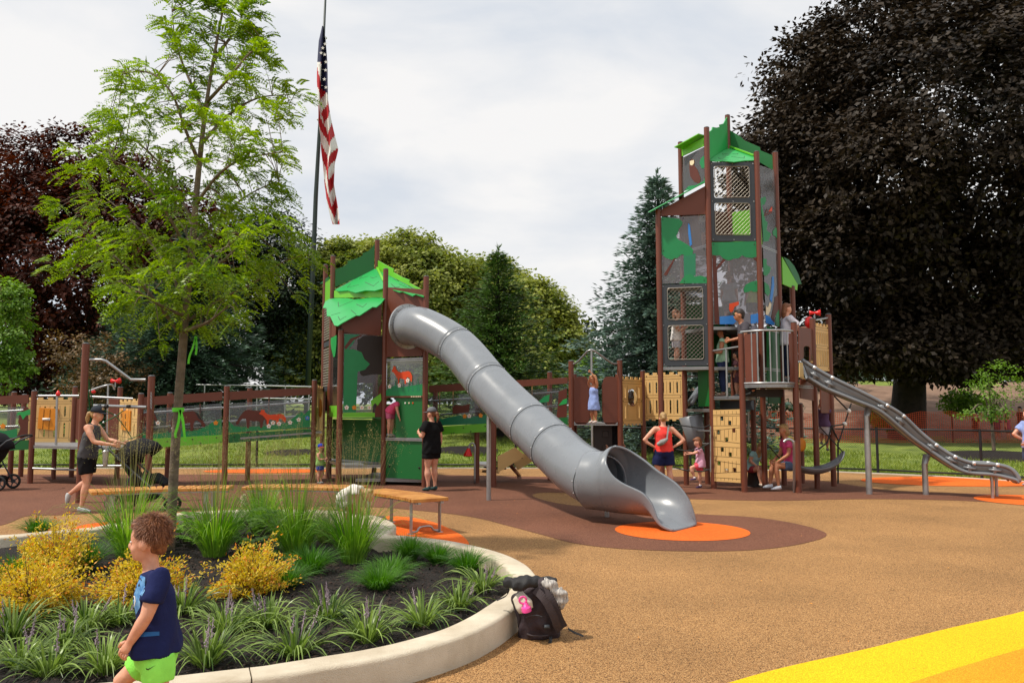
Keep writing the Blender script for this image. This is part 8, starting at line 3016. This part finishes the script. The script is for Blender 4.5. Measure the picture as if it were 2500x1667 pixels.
ppl('girl with long hair in pale blue top hunched on the low stool', 1835, 1176, R_(-60), 1.22, y=17.0, kid=True, pose=dict(SIT, chest=(.10, 0, .50), neck=(.17, 0, .59), head=(.24, 0, .66), shL=(.13, .1, .56), shR=(.13, -.1, .56)), shirt=('#9cc9cc', .4, -.1), shorts=('#9a3c46', .6), hair=('hair_blond', 'long'), seed=25, shoes='#c8b7a8')
# ---- child on the rope web
ppl('child climbing the rope web beyond the tall tower', 2012, 1085, R_(60), 1.1, y=17.1, z0=.72, kid=True, shirt=('#5a4460', .4, 0), shorts=('#c9c6cf', .75, 1.1), shoes='#6a6a72', hair=('hair_dark', 'short'), skin='skin_tan', seed=26, fingers=False, pose=dict(knL=(.12, .05, .34), anL=(.02, .05, .16), elR=(.1, -.1, .8), wrR=(.16, -.05, .95), elL=(.1, .1, .8), wrL=(.16, .05, .95)))
# ---- person leaving the picture
ppl('person in tie-dyed T-shirt cut off by the picture edge', 2520, 1190, R_(185), 1.6, y=17.2, shirt=('#8f9fd0', .6, -.1, 1.1), shorts=('#3b4660', .8), hair=('hair_brown', 'short'), seed=27, pose=dict(elL=(-.0, .17, .62), wrL=(.1, .1, .56), elR=(.15, -.1, .66), wrR=(.05, -.06, .6)))
# ---- group behind the orange net
for k, (u, H, lab, c1_, c2_) in enumerate(((2385, 1.25, 'child in dark top behind the orange net, standing apart', '#5b3436', '#6b5a58'), (2436, 1.15, 'child in purple behind the orange net beside the sapling', '#5c4468', '#4c4c60'), (2462, 1.15, 'child in pink behind the orange net next to the one in purple', '#a0506a', '#5a5a68'), (2494, 1.45, 'dark-haired adult behind the orange net at the picture edge', '#6a3c3a', '#4a3a3a'))):
    yk = 35.0 + .3 * (k % 2)
    ppl(lab, u, 1080, R_((200, 240, 300, 180)[k]), H, y=yk, z0=gz(at(u, 1080, yk).x, yk), kid=H < 1.3, shirt=(c1_, .5, -.1), shorts=(c2_, .8), hair=('hair_dark', 'short'), seed=30 + k, fingers=False, voxel=.022)
# ---- child stooping behind the tall grasses
ppl('child in white patterned shirt stooping behind the kerb bend', 848, 1260, R_(-15), .98, y=11.1, kid=True, shirt=('#e4ddd2', .4, .1, 1.25), shorts=('#d8cfc4', .7, 1.2), hair=('hair_blond', 'short'), skin='skin_tan', seed=40, shoes='#8a8a8a',
    pose=dict(pel=(-.08, 0, .36), hiL=(-.08, .05, .36), hiR=(-.08, -.05, .36), waist=(-.02, 0, .45), chest=(.10, 0, .52), neck=(.22, 0, .50), head=(.31, 0, .44), shL=(.15, .1, .52), shR=(.15, -.1, .52), elL=(.2, .12, .36), elR=(.2, -.12, .36), wrL=(.25, .1, .22), wrR=(.25, -.1, .22), knL=(.08, .07, .26), knR=(.08, -.07, .26)))

# ================================================================ strollers
def stroller(label, org, yaw, s=1.0, lite=False):
    Fv, Sv = V((math.cos(yaw), math.sin(yaw), 0)), V((-math.sin(yaw), math.cos(yaw), 0))
    P3 = lambda f, l, z: V((org[0], org[1], 0)) + Fv * f * s + Sv * l * s + Z * z * s
    t = thing('stroller', V((org[0], org[1], 0)), label, 'stroller')
    for l in (-.24, .24):
        b = MB()
        b.tube([P3(-.62, l, 1.0), P3(-.40, l, .92), P3(-.02, l, .58), P3(.30, l, .30), P3(.48, l, .16)], .016, 8)
        b.tube([P3(-.05, l, .60), P3(-.30, l, .16)], .015, 8)
        b.build('frame_bar', 'joint_dark', t, smooth=True)
    b = MB()
    b.tube([P3(-.62, -.24, 1.0), P3(-.66, -.12, 1.02), P3(-.66, .12, 1.02), P3(-.62, .24, 1.0)], .02, 10)
    b.build('push_handle', 'rubber_dark', t, smooth=True)
    for (f, l, r) in ((-.30, -.27, .15), (-.30, .27, .15), (.46, -.10, .11), (.46, .10, .11)):
        c = P3(f, l, r / s)
        b = MB()
        n_ = 20
        pts = [c + Fv * ((r - .025) * math.cos(q)) + Z * ((r - .025) * math.sin(q)) for q in [i * 2 * pi / n_ for i in range(n_ + 1)]]
        b.tube(pts, .024, 8)
        w = b.build('wheel', 'rubber_dark', t, smooth=True)
        b = MB()
        b.loft([c - Sv * .018, c + Sv * .018], [(r * .28,) * 2] * 2, 12)
        for q in range(5):
            a = q * 2 * pi / 5
            b.bar(c, c + Fv * ((r - .03) * math.cos(a)) + Z * ((r - .03) * math.sin(a)), .016, .02, Sv)
        sub(b.build('rim', 'joint_dark'), w)
    b = MB()
    b.loft([P3(-.12, 0, .42), P3(.0, 0, .46), P3(.22, 0, .50), P3(.38, 0, .40)], [(.22 * s, .05), (.23 * s, .09), (.22 * s, .08), (.18 * s, .04)], 14, True, Sv)
    b.loft([P3(-.05, 0, .46), P3(-.20, 0, .70), P3(-.26, 0, .92)], [(.22 * s, .05), (.23 * s, .07), (.2 * s, .05)], 14, True, Sv)
    soft(b, 'seat', cloth('#1a1a1d'), t, .016, 4, .014, .09, 3)
    # hood: ribbed half dome
    b = MB()
    vs, fs = [], []
    for i in range(9):
        a = R_(165 - 120 * i / 8)
        for k in range(9):
            q = R_(-80 + 160 * k / 8)
            r = .43 * (1 + .03 * (i % 2))
            vs.append(P3(-.02 + r * math.cos(a) * math.cos(q) * .95, .25 * math.sin(q), .66 + r * math.sin(a) * (.35 + .65 * math.cos(q))))
    for i in range(8):
        for k in range(8):
            fs.append((i * 9 + k, i * 9 + k + 1, (i + 1) * 9 + k + 1, (i + 1) * 9 + k))
    b.add(vs, fs)
    o = b.build('hood', cloth('#1c1c20'), t, smooth=True)
    so_ = o.modifiers.new('s', 'SOLIDIFY')
    so_.thickness = .01
    b = MB()
    b.loft([P3(-.25, 0, .22), P3(.05, 0, .20), P3(.25, 0, .24)], [(.2 * s, .06), (.22 * s, .09), (.18 * s, .05)], 12, True, Sv)
    soft(b, 'basket', cloth('#151517'), t, .018, 3, .012, .08, 5)
    return t, P3
so1 = gr(345, 1247)
stl, PS = stroller('black hooded stroller pushed by the woman in the cap', (so1.x, so1.y), R_(4), 1.02)
cup = thing('travel_cup', PS(-.45, -.28, .72), 'silver travel cup with straw hanging on the stroller', 'cup')
b = MB()
b.loft([PS(-.44, -.30, .70), PS(-.44, -.30, .74), PS(-.44, -.30, .92), PS(-.44, -.30, .94)], [(.032, .032), (.036, .036), (.046, .046), (.03, .03)], 14)
b.build('tumbler', 'steel_galv', cup, smooth=True, autosmooth=40)
b = MB()
b.tube([PS(-.44, -.30, .93), PS(-.43, -.30, 1.05)], .005, 6)
b.build('straw', 'print_white', cup)
so2 = gr(-28, 1196)
stroller('second dark stroller half outside the picture', (so2.x, so2.y), R_(185), 1.05)
# red talk horn on a bent pipe near the lawn
tk = thing('talk_tube', gr(1163, 1178) + V((-.12, .05, 0)), 'red talk horn on a bent grey pipe behind the tube slide', 'talk tube')
p = gr(1159, 1180)
b = MB()
b.tube(spline([p, p + Z * .55, p + Z * .78, p + V((-.05, 0, .86)), p + V((-.11, 0, .82)), p + V((-.13, 0, .74))], 5), .022, 10)
b.build('pipe', 'steel_galv', tk, smooth=True)
b = MB()
b.loft([p + V((-.13, 0, .75)), p + V((-.14, 0, .70)), p + V((-.15, 0, .60)), p + V((-.15, 0, .58))], [(.03, .03), (.05, .05), (.10, .10), (.095, .095)], 16)
b.build('talk_horn', 'red_plastic', tk, smooth=True)
